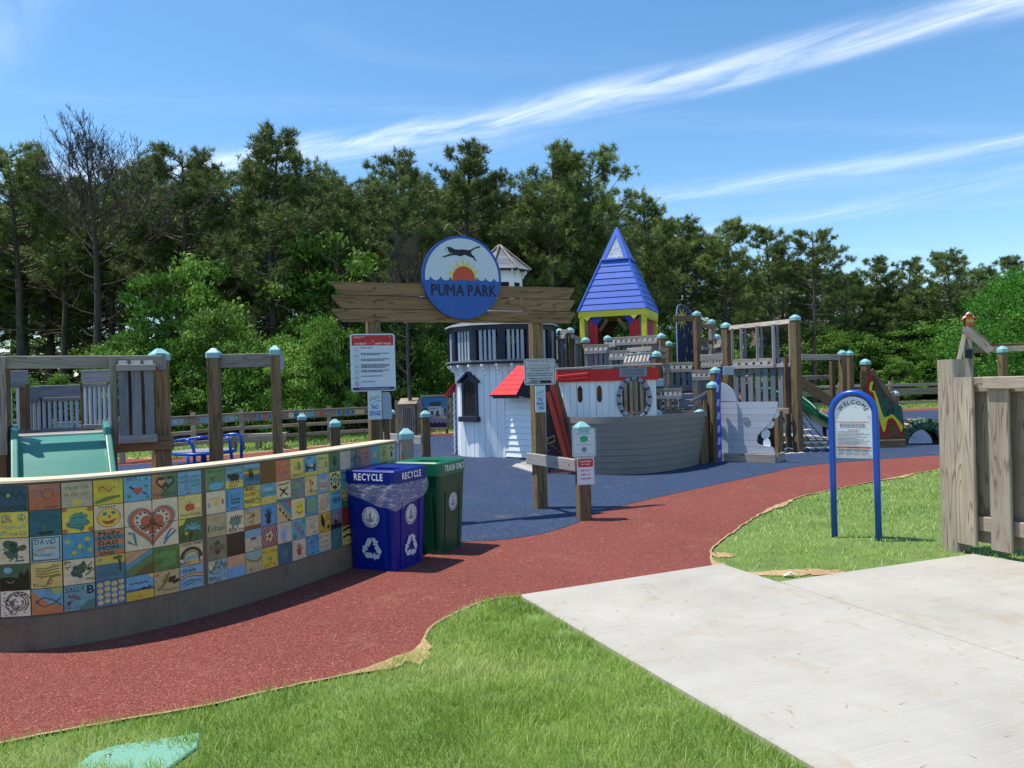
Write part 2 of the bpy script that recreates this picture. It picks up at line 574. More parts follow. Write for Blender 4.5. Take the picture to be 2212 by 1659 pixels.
def prism(name, outer, origin, ex, ey, t, mat, par=None, holes=(), org=None, cols=None):
    """flat cut-out with thickness: outline in (ex, ey), front face towards ex x ey"""
    origin, ex, ey = V(origin), V(ex).normalized(), V(ey).normalized()
    en = ex.cross(ey)
    loops = [list(outer)] + [list(h) for h in holes]
    flat = [p for l in loops for p in l]
    tris = tessellate_polygon([[V((p[0], p[1], 0)) for p in l] for l in loops])
    N = len(flat)
    f3 = [origin + ex * p[0] + ey * p[1] for p in flat]
    vs = f3 + [p - en * t for p in f3]
    fs = []
    for tr in tris:
        a, b, c = tr
        A, B, C = flat[a], flat[b], flat[c]
        if (B[0] - A[0]) * (C[1] - A[1]) - (B[1] - A[1]) * (C[0] - A[0]) < 0:
            tr = (a, c, b)
        fs.append(tuple(tr))
        fs.append((tr[0] + N, tr[2] + N, tr[1] + N))
    k = 0
    for l in loops:
        m_ = len(l)
        ar = sum(l[i][0] * l[(i + 1) % m_][1] - l[(i + 1) % m_][0] * l[i][1] for i in range(m_))
        flip = (ar < 0)
        for i in range(m_):
            j = (i + 1) % m_
            q = (k + i, k + N + i, k + N + j, k + j)
            if flip: q = q[::-1]
            fs.append(q)
        k += m_
    ru, rv = RND.random() * 30, RND.random() * 30
    uv = []
    for f in fs:
        uv += [(ru + flat[i % N][0], rv + flat[i % N][1] + (0.02 if i >= N else 0)) for i in f]
    return mk(name, vs, fs, mat, par, uv, org=org if org is not None else (None if par else origin))
# ------------------------------------------------------------ ground
def sheet(name, pts, z, mat, kind='structure'):
    """a flat sheet following an outline on the ground"""
    P = [V((p[0], p[1], 0)) for p in pts]
    tr = tessellate_polygon([P])
    fs = []
    for (a, b, c) in tr:
        A, B, C = P[a], P[b], P[c]
        fs.append((a, b, c) if (B - A).cross(C - A).z > 0 else (a, c, b))
    o = mk(name, [(p.x, p.y, z) for p in P], fs, mat)
    o['kind'] = kind
    return o


def wig(pts, step=0.12, amp=0.02, seed=1):
    """subdivide a polyline and roughen it"""
    r = random.Random(seed)
    out = []
    for i in range(len(pts) - 1):
        a, b = V((pts[i][0], pts[i][1])), V((pts[i + 1][0], pts[i + 1][1]))
        L = (b - a).length
        n = max(1, int(L / step))
        nn = V((-(b - a).y, (b - a).x)) / max(L, 1e-6)
        for k in range(n):
            p = a.lerp(b, k / n)
            q = amp * (r.random() - 0.5) * 2 * (1 if 0 < k else 0.3)
            out.append((p.x + nn.x * q, p.y + nn.y * q))
    out.append((pts[-1][0], pts[-1][1]))
    return out


def spline(pts, n=6):
    """Catmull-Rom through points"""
    P = [V((p[0], p[1])) for p in pts]
    P = [P[0] * 2 - P[1]] + P + [P[-1] * 2 - P[-2]]
    out = []
    for i in range(1, len(P) - 2):
        p0, p1, p2, p3 = P[i - 1:i + 3]
        for k in range(n):
            t = k / n
            q = 0.5 * ((2 * p1) + (p2 - p0) * t + (2 * p0 - 5 * p1 + 4 * p2 - p3) * t * t + (3 * p1 - p0 - 3 * p2 + p3) * t ** 3)
            out.append((q.x, q.y))
    out.append((P[-2].x, P[-2].y))
    return out


def gp(l):
    return [tuple(G(a, b).xy) for a, b in l]


sheet('ground', [(-260, -60), (260, -60), (260, 420), (-260, 420)], 0.0, M['turf'])
# edge of the near lawn against the red path, left to right
edge_a = spline(gp([(-420, 1722), (-200, 1668), (0, 1611), (225, 1566), (430, 1531), (625, 1486), (750, 1461), (850, 1426), (905, 1401), (932, 1356), (1005, 1318), (1062, 1298), (1123.5, 1291)]), 5)
edge_b = spline(gp([(1540, 1224), (1536, 1205), (1541, 1184), (1586, 1148.5), (1656, 1103.5), (1726, 1076), (1752.6, 1068.4), (1899, 1039), (2030, 1015), (2300, 972), (2700, 925)]), 5)
edge_a = wig(edge_a, 0.07, 0.022, 3)
edge_b = wig(edge_b, 0.09, 0.02, 5)
far = spline(gp([(2900, 858), (2200, 878), (2025, 881.5), (1700, 890), (1400, 903), (1180, 918), (990, 935), (910, 938), (780, 955), (640, 970), (500, 983), (364, 991), (227, 993), (0, 1000), (-300, 1012), (-700, 1035)]), 4)
sheet('red_path', edge_a + edge_b + far + [(-9.5, 5.0), (-7, 2.2)], 0.010, M['rub_red'])
near_blue = spline(gp([(700, 1222), (860, 1190), (997, 1173), (1083, 1168.5), (1182, 1152.5), (1253, 1129), (1280.5, 1114), (1354, 1092), (1480, 1062.6), (1647, 1027), (1752, 1006), (2029, 983.8), (2300, 960), (2800, 918)]), 5)
far_blue = spline(gp([(2900, 863), (2200, 883.5), (2025, 886.5), (1700, 897), (1400, 910), (1180, 925), (990, 942), (910, 943.5), (780, 965), (640, 984), (500, 992), (364, 1000), (227, 1008), (0, 1017), (-300, 1032), (-700, 1060)]), 4)
sheet('blue_rubber_ground', near_blue + far_blue + gp([(-600, 1190), (0, 1200), (430, 1190)]), 0.014, M['rub_blue'])
# sandy strips showing along the turf edges
def strip(name, line, w0, w1, seed, z=0.014):
    r = random.Random(seed)
    out_, in_ = [], []
    for i, p in enumerate(line):
        a, b = V(line[max(i - 1, 0)]), V(line[min(i + 1, len(line) - 1)])
        t = (b - a).normalized()
        nn = V((-t.y, t.x))
        wdt = w0 + (w1 - w0) * max(0, math.sin(i * .19 + seed) * .6 + math.sin(i * 0.37 + seed) * .5) * r.uniform(0.5, 1.3)
        out_.append((p[0] + nn.x * 0.006, p[1] + nn.y * 0.006))
        in_.append((p[0] - nn.x * wdt, p[1] - nn.y * wdt))
    vs = [(x, y, z) for x, y in out_] + [(x, y, z) for x, y in in_]
    n = len(line)
    o = mk(name, vs, [(i + n, i + 1 + n, i + 1, i) for i in range(n - 1)], M['sand'])
    o['kind'] = 'structure'
strip('sandy_verge', edge_a, 0.012, 0.17, 1)
strip('sandy_verge', edge_b, 0.012, 0.09, 2)
far_lo = [p for p in far]
strip('sandy_verge', far_lo, 0.25, 0.6, 4, z=0.006)
# bare patch by the slab and by the gate
for (px, py, rx, ry, sd) in ((1716, 1238, 0.42, 0.11, 1), (1560, 1200, 0.10, 0.12, 2)):
    c = G(px, py)
    r = random.Random(sd)
    pts = [(c.x + rx * math.cos(a) * r.uniform(0.55, 1.25), c.y + ry * math.sin(a) * r.uniform(0.55, 1.25)) for a in [i * math.pi / 22 for i in range(44)]]
    sheet('bare_soil', pts, 0.007, M['sand'])

slab_px = [(1123.5, 1291), (1558.6, 1223.4), (1681, 1262.5), (2098.5, 1202), (2212, 1221)]
slab = gp(slab_px)
far_r = V(slab[4]) + (V(slab[4]) - V(slab[3])).normalized() * 9
dl = (V(slab[0]) - V(gp([(1746, 1659)])[0])).normalized()
near_l = V(slab[0]) - dl * 6.0
slab_poly = [slab[0], slab[1], slab[2], slab[3], tuple(far_r), (far_r.x + 2, -3.0), tuple(near_l)]
# the slab is poured in two bays with a joint between them
j0 = V(slab[2])
j1 = V(gp([(2212, 1436)])[0])
jd = (j1 - j0).normalized()
jend = j0 + jd * 12
def slabmesh(pts, name):
    P = [V((p[0], p[1], 0)) for p in pts]
    tr = tessellate_polygon([P])
    n = len(P)
    fs = []
    for (a, b, c) in tr:
        A, B, C = P[a], P[b], P[c]
        fs.append((a, b, c) if (B - A).cross(C - A).z > 0 else (a, c, b))
    ar = sum(P[i].x * P[(i + 1) % n].y - P[(i + 1) % n].x * P[i].y for i in range(n))
    for i in range(n):
        j = (i + 1) % n
        fs.append((n + i, n + j, j, i) if ar > 0 else (i, j, n + j, n + i))
    o = mk(name, [(p.x, p.y, 0.024) for p in P] + [(p.x, p.y, -0.1) for p in P], fs, M['concrete'])
    o['kind'] = 'structure'
    bv = o.modifiers.new('edge', 'BEVEL')
    bv.width = 0.008
    bv.limit_method = 'ANGLE'
off = V((-jd.y, jd.x)) * 0.004
a0 = j0 + off; a1 = jend + off
b0 = j0 - off; b1 = jend - off
slabmesh([slab[0], slab[1], (a0.x, a0.y) if False else tuple(b0), tuple(b1), tuple(near_l)], 'concrete_path')
slabmesh([tuple(a0), slab[3], tuple(far_r), tuple(a1)], 'concrete_path')


# ------------------------------------------------------------ grass
def inside(px, py, poly):
    poly = np.array(poly)
    x, y = px, py
    c = np.zeros(len(x), bool)
    j = len(poly) - 1
    for i in range(len(poly)):
        xi, yi = poly[i]
        xj, yj = poly[j]
        if yi != yj:
            cond = ((yi > y) != (yj > y)) & (x < (xj - xi) * (y - yi) / (yj - yi) + xi)
            c ^= cond
        j = i
    return c


def vnoise(x, y, s, seed):
    """smooth value noise for clumps"""
    r = np.random.RandomState(seed)
    g = r.rand(64, 64)
    fx, fy = x / s, y / s
    ix, iy = np.floor(fx).astype(int), np.floor(fy).astype(int)
    tx, ty = fx - ix, fy - iy
    tx, ty = tx * tx * (3 - 2 * tx), ty * ty * (3 - 2 * ty)
    q = lambda a, b: g[(ix + a) % 64, (iy + b) % 64]
    return (q(0, 0) * (1 - tx) + q(1, 0) * tx) * (1 - ty) + (q(0, 1) * (1 - tx) + q(1, 1) * tx) * ty


def grass(name, poly, count, h0, h1, wd, seed, bare=(), dens=None, lean=0.5, ykeep=None, dryamt=0.35):
    r = np.random.RandomState(seed)
    P = np.array(poly)
    lo, hi = P.min(0), P.max(0)
    xs, ys = [], []
    tot = 0
    for _ in range(60):
        x = r.uniform(lo[0], hi[0], count * 2)
        y = r.uniform(lo[1], hi[1], count * 2)
        k = inside(x, y, poly)
        d = np.hypot(x, y)
        pr = np.clip((3.2 / np.maximum(d, 0.5)) ** 1.3, 0, 1) if dens is None else np.full(len(x), 1.0)
        k &= r.rand(len(x)) < pr
        k &= (r.rand(len(x)) < 0.35 + 0.9 * vnoise(x, y, 0.13, seed + 5))
        for (bx, by, brx, bry) in bare:
            k &= ~((((x - bx) / brx) ** 2 + ((y - by) / bry) ** 2) < r.uniform(0.1, 1.5, len(x)))
        xs.append(x[k]); ys.append(y[k])
        tot += k.sum()
        if tot >= count: break
    x = np.concatenate(xs)[:count]; y = np.concatenate(ys)[:count]
    n = len(x)
    d = np.hypot(x, y)
    sc_ = np.clip(d / 4.0, 0.75, 6)
    cl = vnoise(x, y, 0.22, seed) * 0.6 + vnoise(x, y, 0.7, seed + 1) * 0.4
    h = (h0 + (h1 - h0) * cl) * r.uniform(0.6, 1.25, n)
    ang = vnoise(x, y, 0.35, seed + 2) * 5 + r.normal(0, 1.7, n)
    ln = h * (lean * r.uniform(0.2, 1.5, n))
    dx, dy = np.cos(ang) * ln, np.sin(ang) * ln
    a2 = r.uniform(0, math.pi, n)
    wx, wy = np.cos(a2) * wd * sc_ / 2, np.sin(a2) * wd * sc_ / 2
    co = np.zeros((n, 5, 3), np.float32)
    co[:, 0] = np.stack([x - wx, y - wy, np.zeros(n)], 1)
    co[:, 1] = np.stack([x + wx, y + wy, np.zeros(n)], 1)
    co[:, 2] = np.stack([x + dx * 0.35 + wx * 0.7, y + dy * 0.35 + wy * 0.7, h * 0.6], 1)
    co[:, 3] = np.stack([x + dx * 0.35 - wx * 0.7, y + dy * 0.35 - wy * 0.7, h * 0.6], 1)
    co[:, 4] = np.stack([x + dx, y + dy, h], 1)
    idx = (np.arange(n) * 5)[:, None]
    quads = idx + np.array([0, 1, 2, 3])
    tris = idx + np.array([3, 2, 4])
    loops = np.concatenate([quads, tris], 1).ravel()
    starts = (np.arange(n) * 7)[:, None] + np.array([0, 4])
    me = bpy.data.meshes.new(name)
    me.vertices.add(n * 5)
    me.vertices.foreach_set('co', co.ravel())
    me.loops.add(n * 7)
    me.loops.foreach_set('vertex_index', loops.astype(np.int32))
    me.polygons.add(n * 2)
    me.polygons.foreach_set('loop_start', starts.ravel().astype(np.int32))
    me.update(calc_edges=True)
    a = me.color_attributes.new('Col', 'FLOAT_COLOR', 'POINT')
    val = np.clip(0.75 * vnoise(x, y, 0.42, seed + 3) + 0.3 * r.rand(n) + 0.2 * (cl - .5) - .05, 0, 1)
    dry = r.rand(n) < dryamt * (0.25 + vnoise(x, y, 0.9, seed + 4)) * 0.5
    val = np.where(dry, 0.85 + 0.15 * r.rand(n), val)
    cc = np.ones((n, 5, 4), np.float32)
    cc[:, :, 0] = val[:, None]
    cc[:, :, 1] = val[:, None]
    cc[:, :, 2] = val[:, None]
    a.data.foreach_set('color', cc.ravel())
    me.materials.append(M['grass'])
    o = bpy.data.objects.new(name, me)
    COL.objects.link(o)
    o['kind'] = 'stuff'
    tag(o, None, None)
    return o


lawn_a = [p for p in edge_a] + [tuple(near_l), (near_l.x, 1.4), (-3.5, 1.4)]
def shrink(poly, d):
    """pull an outline in towards its own inside"""
    n = len(poly)
    ar = sum(poly[i][0] * poly[(i + 1) % n][1] - poly[(i + 1) % n][0] * poly[i][1] for i in range(n))
    s = 1 if ar > 0 else -1
    out = []
    for i in range(n):
        a, b = V(poly[i - 1]), V(poly[(i + 1) % n])
        t = (b - a).normalized()
        out.append((poly[i][0] - t.y * s * d, poly[i][1] + t.x * s * d))
    return out
uc = G(305, 1645)
bare_a = [(uc.x, uc.y, 0.001, 0.001)]
cover_poly = gp([(172, 1660), (235, 1629), (330, 1612), (432, 1603), (428, 1625), (330, 1659), (300, 1672), (190, 1675)])
la = grass('lawn_grass', shrink(lawn_a, 0.02), 130000, 0.022, 0.062, 0.0040, 11, lean=.75,
           bare=[(G(1163, 1335).x, G(1163, 1335).y, 0.15, 0.10), (G(1225, 1368).x, G(1225, 1368).y, 0.13, 0.08), (G(310, 1640).x, G(310, 1640).y, 0.29, 0.115), (G(1390, 1535).x, G(1390, 1535).y, 0.1, 0.05)])
lawn_b = [p for p in edge_b] + [(16, 12), (12, 6.5), tuple(far_r), slab[4], slab[3], slab[2], slab[1]]
grass('lawn_grass', shrink(lawn_b, 0.03), 85000, 0.022, 0.048, 0.004, 12, dens=1, lean=0.9, dryamt=0.8,
      bare=[(G(1716, 1240).x, G(1716, 1240).y, 0.42, 0.11), (G(1560, 1200).x, G(1560, 1200).y, 0.1, 0.12), (G(2050, 1195).x, G(2050, 1195).y, 0.14, 0.06)])
# far lawn strip between the red ring and the fences
fl = gp([(2900, 858), (2200, 878), (2025, 881.5), (1700, 890), (1400, 903), (1180, 918), (990, 935), (910, 938), (780, 955), (640, 970), (500, 983), (364, 991), (227, 993), (0, 1000), (-300, 1012)])
fl2 = [(p[0] * 1.25, p[1] * 1.28) for p in fl]
grass('lawn_grass', fl + fl2[::-1], 45000, 0.05, 0.11, 0.006, 13, dens=1, lean=0.5, dryamt=0.5)
# forest floor behind the fences
ff = [(p[0] * 1.24, p[1] * 1.24) for p in fl]
ff2 = [(p[0] * 6, p[1] * 6) for p in fl]
sheet('forest_floor', ff + ff2[::-1], 0.003, M['forest'])


# pale clippings and straw blown over the path and the slab
rc = random.Random(17)
vs, fs = [], []
for (poly_, n_, z) in ((gp([(0, 1600), (430, 1525), (900, 1390), (1123, 1285), (1540, 1215), (1660, 1100), (2020, 1010), (1480, 1065), (1253, 1132), (1000, 1180), (760, 1260), (330, 1400)]), 420, .0135), (slab_poly, 260, .0265)):
    P = np.array(poly_)
    k = 0
    while k < n_:
        x, y = rc.uniform(*sorted((P[:, 0].min(), P[:, 0].max()))), rc.uniform(max(2.5, P[:, 1].min()), P[:, 1].max())
        if not inside(np.array([x]), np.array([y]), poly_)[0]: continue
        k += 1
        a, L, q = rc.uniform(0, 3.14), rc.uniform(.01, .05) * (1 + y / 12), .0012 * (1 + y / 6)
        dx, dy = math.cos(a), math.sin(a)
        i = len(vs)
        vs += [(x - dy * q, y + dx * q, z), (x + dy * q, y - dx * q, z), (x + dx * L, y + dy * L, z + .004)]
        fs.append((i, i + 1, i + 2))
lit = mk('grass_clippings', vs, fs, M['sand'])
lit['kind'] = 'stuff'

# ------------------------------------------------------------ trees
def rotm(r):
    return Matrix.Rotation(r, 3, 'Z')


def limbs_mesh(name, segs, mat):
    """tapered limbs: list of (points, radii, sides)"""
    VS, FS, UV = [], [], []
    for pts, rad, sd in segs:
        pts = [V(p) for p in pts]
        base = len(VS)
        t0 = (pts[1] - pts[0]).normalized()
        ref = V((0, 0, 1)) if abs(t0.z) < 0.9 else V((1, 0, 0))
        u = t0.cross(ref).normalized()
        for i, p in enumerate(pts):
            t = (pts[min(i + 1, len(pts) - 1)] - pts[max(i - 1, 0)]).normalized()
            u = (u - t * u.dot(t)).normalized()
            v = t.cross(u)
            for j in range(sd):
                a = 2 * math.pi * j / sd
                VS.append(p + (u * math.cos(a) + v * math.sin(a)) * rad[i])
        for i in range(len(pts) - 1):
            for j in range(sd):
                k = (j + 1) % sd
                FS.append((base + i * sd + j, base + i * sd + k, base + (i + 1) * sd + k, base + (i + 1) * sd + j))
                l0, l1 = i * 0.5, (i + 1) * 0.5
                UV += [(l0, j * 0.08), (l0, j * 0.08 + 0.08), (l1, j * 0.08 + 0.08), (l1, j * 0.08)]
    me = bpy.data.meshes.new(name)
    me.from_pydata([tuple(v) for v in VS], [], FS)
    l = me.uv_layers.new(name='UVMap')
    l.data.foreach_set('uv', np.array(UV, dtype=np.float32).ravel())
    me.materials.append(mat)
    me.shade_smooth()
    return me


def tri_cloud(name, cen, dirs, length, width, val, mat, seed, quad=False):
    """many leaf-sized faces: each from cen along dirs"""
    r = np.random.RandomState(seed)
    n = len(cen)
    side = np.cross(dirs, r.normal(0, 1, (n, 3)))
    side /= np.linalg.norm(side, axis=1)[:, None] + 1e-9
    L = length[:, None]
    Wd = width[:, None]
    if quad:
        co = np.stack([cen, cen + dirs * L * 0.5 + side * Wd * 0.5, cen + dirs * L, cen + dirs * L * 0.5 - side * Wd * 0.5], 1)
        m = 4
    else:
        co = np.stack([cen - side * Wd * 0.5, cen + side * Wd * 0.5, cen + dirs * L], 1)
        m = 3
    me = bpy.data.meshes.new(name)
    me.vertices.add(n * m)
    me.vertices.foreach_set('co', co.astype(np.float32).ravel())
    me.loops.add(n * m)
    me.loops.foreach_set('vertex_index', np.arange(n * m, dtype=np.int32))
    me.polygons.add(n)
    me.polygons.foreach_set('loop_start', (np.arange(n) * m).astype(np.int32))
    me.update(calc_edges=True)
    a = me.color_attributes.new('Col', 'FLOAT_COLOR', 'POINT')
    cc = np.ones((n, m, 4), np.float32)
    cc[:, :, :3] = np.clip(val, 0, 1)[:, None, None]
    a.data.foreach_set('color', cc.ravel())
    me.materials.append(mat)
    return me


def pine_meshes(seed, H=10.0, crown0=0.42, spread=2.1, dead=0.35, dens=1.0):
    r = random.Random(seed)
    nr = np.random.RandomState(seed)
    segs, tufts, tdir = [], [], []
    bend = (r.uniform(-0.5, 0.5), r.uniform(-0.4, 0.4))
    def trunk_at(t):
        return V((bend[0] * math.sin(t * 2.6) * t, bend[1] * math.sin(t * 3.1 + 1) * t, H * t))
    N = 12
    segs.append(([trunk_at(i / N) for i in range(N + 1)], [0.17 * (1 - 0.9 * (i / N)) + 0.012 for i in range(N + 1)], 7))
    # dead snags low on the trunk
    for _ in range(int(16 * dead / 0.35)):
        t = r.uniform(0.16, crown0 + 0.12)
        a = r.uniform(0, 6.28)
        L = r.uniform(0.5, 1.9)
        p = trunk_at(t)
        d = V((math.cos(a), math.sin(a), r.uniform(-0.15, 0.35)))
        q = [p, p + d * L * 0.5, p + d * L + V((0, 0, r.uniform(-0.2, 0.3)))]
        segs.append((q, [0.028, 0.018, 0.006], 3))
        for _ in range(3):
            s = q[1].lerp(q[2], r.random())
            e = s + V((r.uniform(-.4, .4), r.uniform(-.4, .4), r.uniform(-.15, .35)))
            segs.append(([s, e], [0.009, 0.003], 3))
    nl = int(46 * dens)
    for i in range(nl):
        t = crown0 + (1 - crown0) * ((i + r.random()) / nl) ** 0.85
        t = min(t, 0.985)
        rel = (t - crown0) / (1 - crown0)
        prof = (0.65 + 0.9 * rel) if rel < 0.35 else (1.0 - 0.86 * ((rel - 0.35) / 0.65) ** 1.25)
        L = spread * prof * r.uniform(0.55, 1.15) + 0.22
        a = r.uniform(0, 6.28)
        rise = r.uniform(0.05, 0.5) + 0.45 * rel
        p = trunk_at(t)
        d = V((math.cos(a), math.sin(a), 0))
        pts = []
        for k in range(5):
            f = k / 4
            pts.append(p + d * L * f + V((0, 0, L * (rise * f * 0.6 + 0.25 * f * f))) + V((r.uniform(-.06, .06), r.uniform(-.06, .06), 0)) * L * f)
        rb = 0.018 + 0.022 * L / spread
        segs.append((pts, [rb * (1 - 0.8 * k / 4) for k in range(5)], 4))
        for s in range(int(5 + 3 * L)):
            f = r.uniform(0.3, 1.0)
            k = min(int(f * 4), 3)
            s0 = pts[k].lerp(pts[k + 1], f * 4 - k)
            a2 = a + r.choice((-1, 1)) * r.uniform(0.3, 1.3)
            l2 = L * r.uniform(0.14, 0.34) + 0.12
            d2 = V((math.cos(a2), math.sin(a2), r.uniform(0.1, 0.9))).normalized()
            e0 = s0 + d2 * l2
            if s % 2 == 0:
                segs.append(([s0, e0], [0.010, 0.005], 3))
            for g in range(r.randint(3, 5)):
                c = s0.lerp(e0, r.uniform(0.45, 1.08)) + V((r.gauss(0, .09), r.gauss(0, .09), r.gauss(0, .06)))
                tufts.append(c)
                tdir.append((d2 + V((0, 0, 0.55))).normalized())
        tufts.append(pts[-1]); tdir.append(V((d.x * 0.5, d.y * 0.5, 0.8)).normalized())
    for q in range(10):
        tufts.append(trunk_at(1.0) + V((r.gauss(0, .12), r.gauss(0, .12), r.uniform(-0.25, 0.2))))
        tdir.append(V((r.gauss(0, .3), r.gauss(0, .3), 1)).normalized())
    T = np.array([tuple(v) for v in tufts]); D = np.array([tuple(v) for v in tdir])
    K = 19
    n = len(T)
    cen = np.repeat(T, K, 0) + nr.normal(0, 0.03, (n * K, 3))
    dr = np.repeat(D, K, 0) * 0.55 + nr.normal(0, 0.62, (n * K, 3))
    dr /= np.linalg.norm(dr, axis=1)[:, None]
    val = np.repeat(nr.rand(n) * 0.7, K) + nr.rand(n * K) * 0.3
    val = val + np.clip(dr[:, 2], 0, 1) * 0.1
    me = tri_cloud('crown', cen, dr, nr.uniform(0.14, 0.27, n * K), nr.uniform(0.017, 0.032, n * K), val, M['needle'], seed)
    return limbs_mesh('trunk', segs, M['bark']), me


def broad_meshes(seed, H=5.0, rad=2.2, trunk=True, leaf=0.145, n_clump=110, per=120, mat='oakleaf', low=0.15, flat=0.85):
    r = random.Random(seed)
    nr = np.random.RandomState(seed)
    segs, C, Rr = [], [], []
    stems = r.randint(2, 4)
    lobes = []
    for s in range(stems):
        a = s * 6.28 / stems + r.uniform(-.5, .5)
        lean = rad * r.uniform(0.15, 0.5)
        pts = [V((math.cos(a) * lean * f ** 1.2, math.sin(a) * lean * f ** 1.2, H * 0.85 * f)) for f in (0, .25, .5, .75, 1)]
        segs.append((pts, [0.06 * H / 5, 0.05 * H / 5, 0.04 * H / 5, 0.025, 0.01], 5))
        for q in range(7):
            f = r.uniform(0.3, 0.95)
            k = min(int(f * 4), 3)
            p = pts[k].lerp(pts[k + 1], f * 4 - k)
            a2 = r.uniform(0, 6.28)
            L = rad * r.uniform(0.35, 0.8)
            e = p + V((math.cos(a2) * L, math.sin(a2) * L, L * r.uniform(0.1, 0.7)))
            segs.append(([p, p.lerp(e, .5) + V((0, 0, -.05)), e], [0.022, 0.014, 0.005], 3))
    for i in range(n_clump):
        # clump centres on an uneven dome, layered
        a = r.uniform(0, 6.28)
        u = r.uniform(low, 1.0)
        prof = math.sqrt(max(0.02, 1 - ((u - 0.42) / 0.6) ** 2))
        lump = 1 + 0.22 * math.sin(3 * a + seed) + 0.16 * math.sin(5 * a + 7 * u + seed)
        rr = rad * prof * lump * (r.random() ** 0.38)
        C.append((rr * math.cos(a), rr * math.sin(a), H * u * flat + 0.06 * H * math.sin(4 * a + seed)))
        Rr.append(rad * r.uniform(0.15, 0.30))
    C = np.array(C); Rr = np.array(Rr)
    n = n_clump * per
    off = nr.normal(0, 1, (n, 3))
    off /= np.linalg.norm(off, axis=1)[:, None]
    off *= (nr.rand(n) ** 0.5)[:, None]
    off[:, 2] *= 0.42
    cen = np.repeat(C, per, 0) + off * np.repeat(Rr, per)[:, None] * 1.15
    out = cen - np.array([0, 0, H * 0.45])
    out /= np.linalg.norm(out, axis=1)[:, None] + 1e-6
    dr = nr.normal(0, 0.6, (n, 3)) + out * 0.6
    dr[:, 2] -= 0.25
    dr /= np.linalg.norm(dr, axis=1)[:, None]
    val = np.repeat(nr.rand(n_clump) * 0.6, per) + nr.rand(n) * 0.4
    me = tri_cloud('crown', cen, dr, nr.uniform(0.7, 1.3, n) * leaf, nr.uniform(0.45, 0.8, n) * leaf, val, M[mat], seed, quad=True)
    return limbs_mesh('trunk', segs, M['bark']), me


def bare_meshes(seed, H=10.0):
    r = random.Random(seed)
    segs = []
    def tr(t):
        return V((0.25 * math.sin(t * 3), 0.1 * math.sin(t * 4), H * t))
    segs.append(([tr(i / 12) for i in range(13)], [0.16 * (1 - .93 * (i / 12)) + .008 for i in range(13)], 8))
    def grow(p, d, L, rad, lev):
        n = 4
        pts = [p]
        q = p.copy()
        dd = d.copy()
        for i in range(n):
            dd = (dd + V((r.gauss(0, .16), r.gauss(0, .16), 0.17 + r.gauss(0, .06)))).normalized()
            q = q + dd * (L / n)
            pts.append(q.copy())
        segs.append((pts, [rad * (1 - .75 * i / n) for i in range(n + 1)], 4 if lev == 0 else 3))
        if lev < 3:
            m = (10, 8, 4)[lev]
            for i in range(m):
                f = r.uniform(.22, 1.0)
                k = min(int(f * n), n - 1)
                s = pts[k].lerp(pts[k + 1], f * n - k)
                out = (pts[k + 1] - pts[k]).normalized()
                nd = (out * 0.75 + V((r.gauss(0, .6), r.gauss(0, .6), r.gauss(0.22, .35)))).normalized()
                grow(s, nd, L * r.uniform(.28, .5), max(rad * .5, 0.0065), lev + 1)
    for i in range(44):
        t = (0.60 + 0.385 * (i / 32)) if i < 32 else .28 + .3 * (i - 32) / 12
        a = i * 2.4 + r.uniform(-.5, .5)
        rel = max(0, (t - .6) / .4)
        L = (3.3 - 2.3 * rel) * r.uniform(.75, 1.1) if i < 32 else r.uniform(.6, 2.6)
        d = V((math.cos(a), math.sin(a), (0.42 + 0.9 * rel) if i < 32 else .12)).normalized()
        grow(tr(t), d, L, 0.032 * (1 - .5 * rel), (1 if i % 2 else 0) if i < 32 else 2)
    return limbs_mesh('trunk', segs, M['deadbark'])


def put_tree(name, meshes, loc, s, yaw, label, cat='tree', group=None, sz=None):
    o = bpy.data.objects.new(name, None)
    o.empty_display_size = 0.2
    COL.objects.link(o)
    o.location = loc
    o.rotation_euler = (0, 0, yaw)
    o.scale = (s, s, sz or s)
    ORG[o.name] = V(loc)
    tag(o, label, cat, group)
    for nm, me in meshes:
        if me is None: continue
        c = bpy.data.objects.new(nm, me)
        COL.objects.link(c)
        c.parent = o
    return o


PINES = [pine_meshes(21, 10, .34, 2.1, dens=1.1), pine_meshes(22, 10, .48, 2.3, dens=.95), pine_meshes(23, 10, .30, 2.0, dens=1.2), pine_meshes(24, 10, .42, 2.5, dens=1.05), pine_meshes(25, 10, .30, 1.9, dens=1.15), pine_meshes(26, 10, .52, 2.3, dens=1.0)]
BROAD = [broad_meshes(31, 5, 2.2), broad_meshes(32, 5, 2.5, n_clump=120), broad_meshes(33, 5, 1.9, n_clump=90)]
SHRUB = [broad_meshes(41, 2, 1.2, leaf=.12, n_clump=60, per=55, mat='shrubleaf', low=.05), broad_meshes(42, 2, 1.5, leaf=.12, n_clump=80, per=55, mat='shrubleaf', low=.05)]
LOCUST = broad_meshes(51, 7, 3.0, leaf=.12, n_clump=300, per=80, mat='locust', low=.12)


def pine_at(px, ytop, d, k, label, yaw=None, group='pines along the front of the wood', sx=1.0):
    top = W(px, ytop, d)
    s = top.z / 10.0
    return put_tree('pine_tree', [('trunk', PINES[k][0]), ('crown', PINES[k][1])], (top.x, d, 0), s * sx, yaw if yaw is not None else RND.uniform(0, 6.28), label, 'tree', group, sz=s)


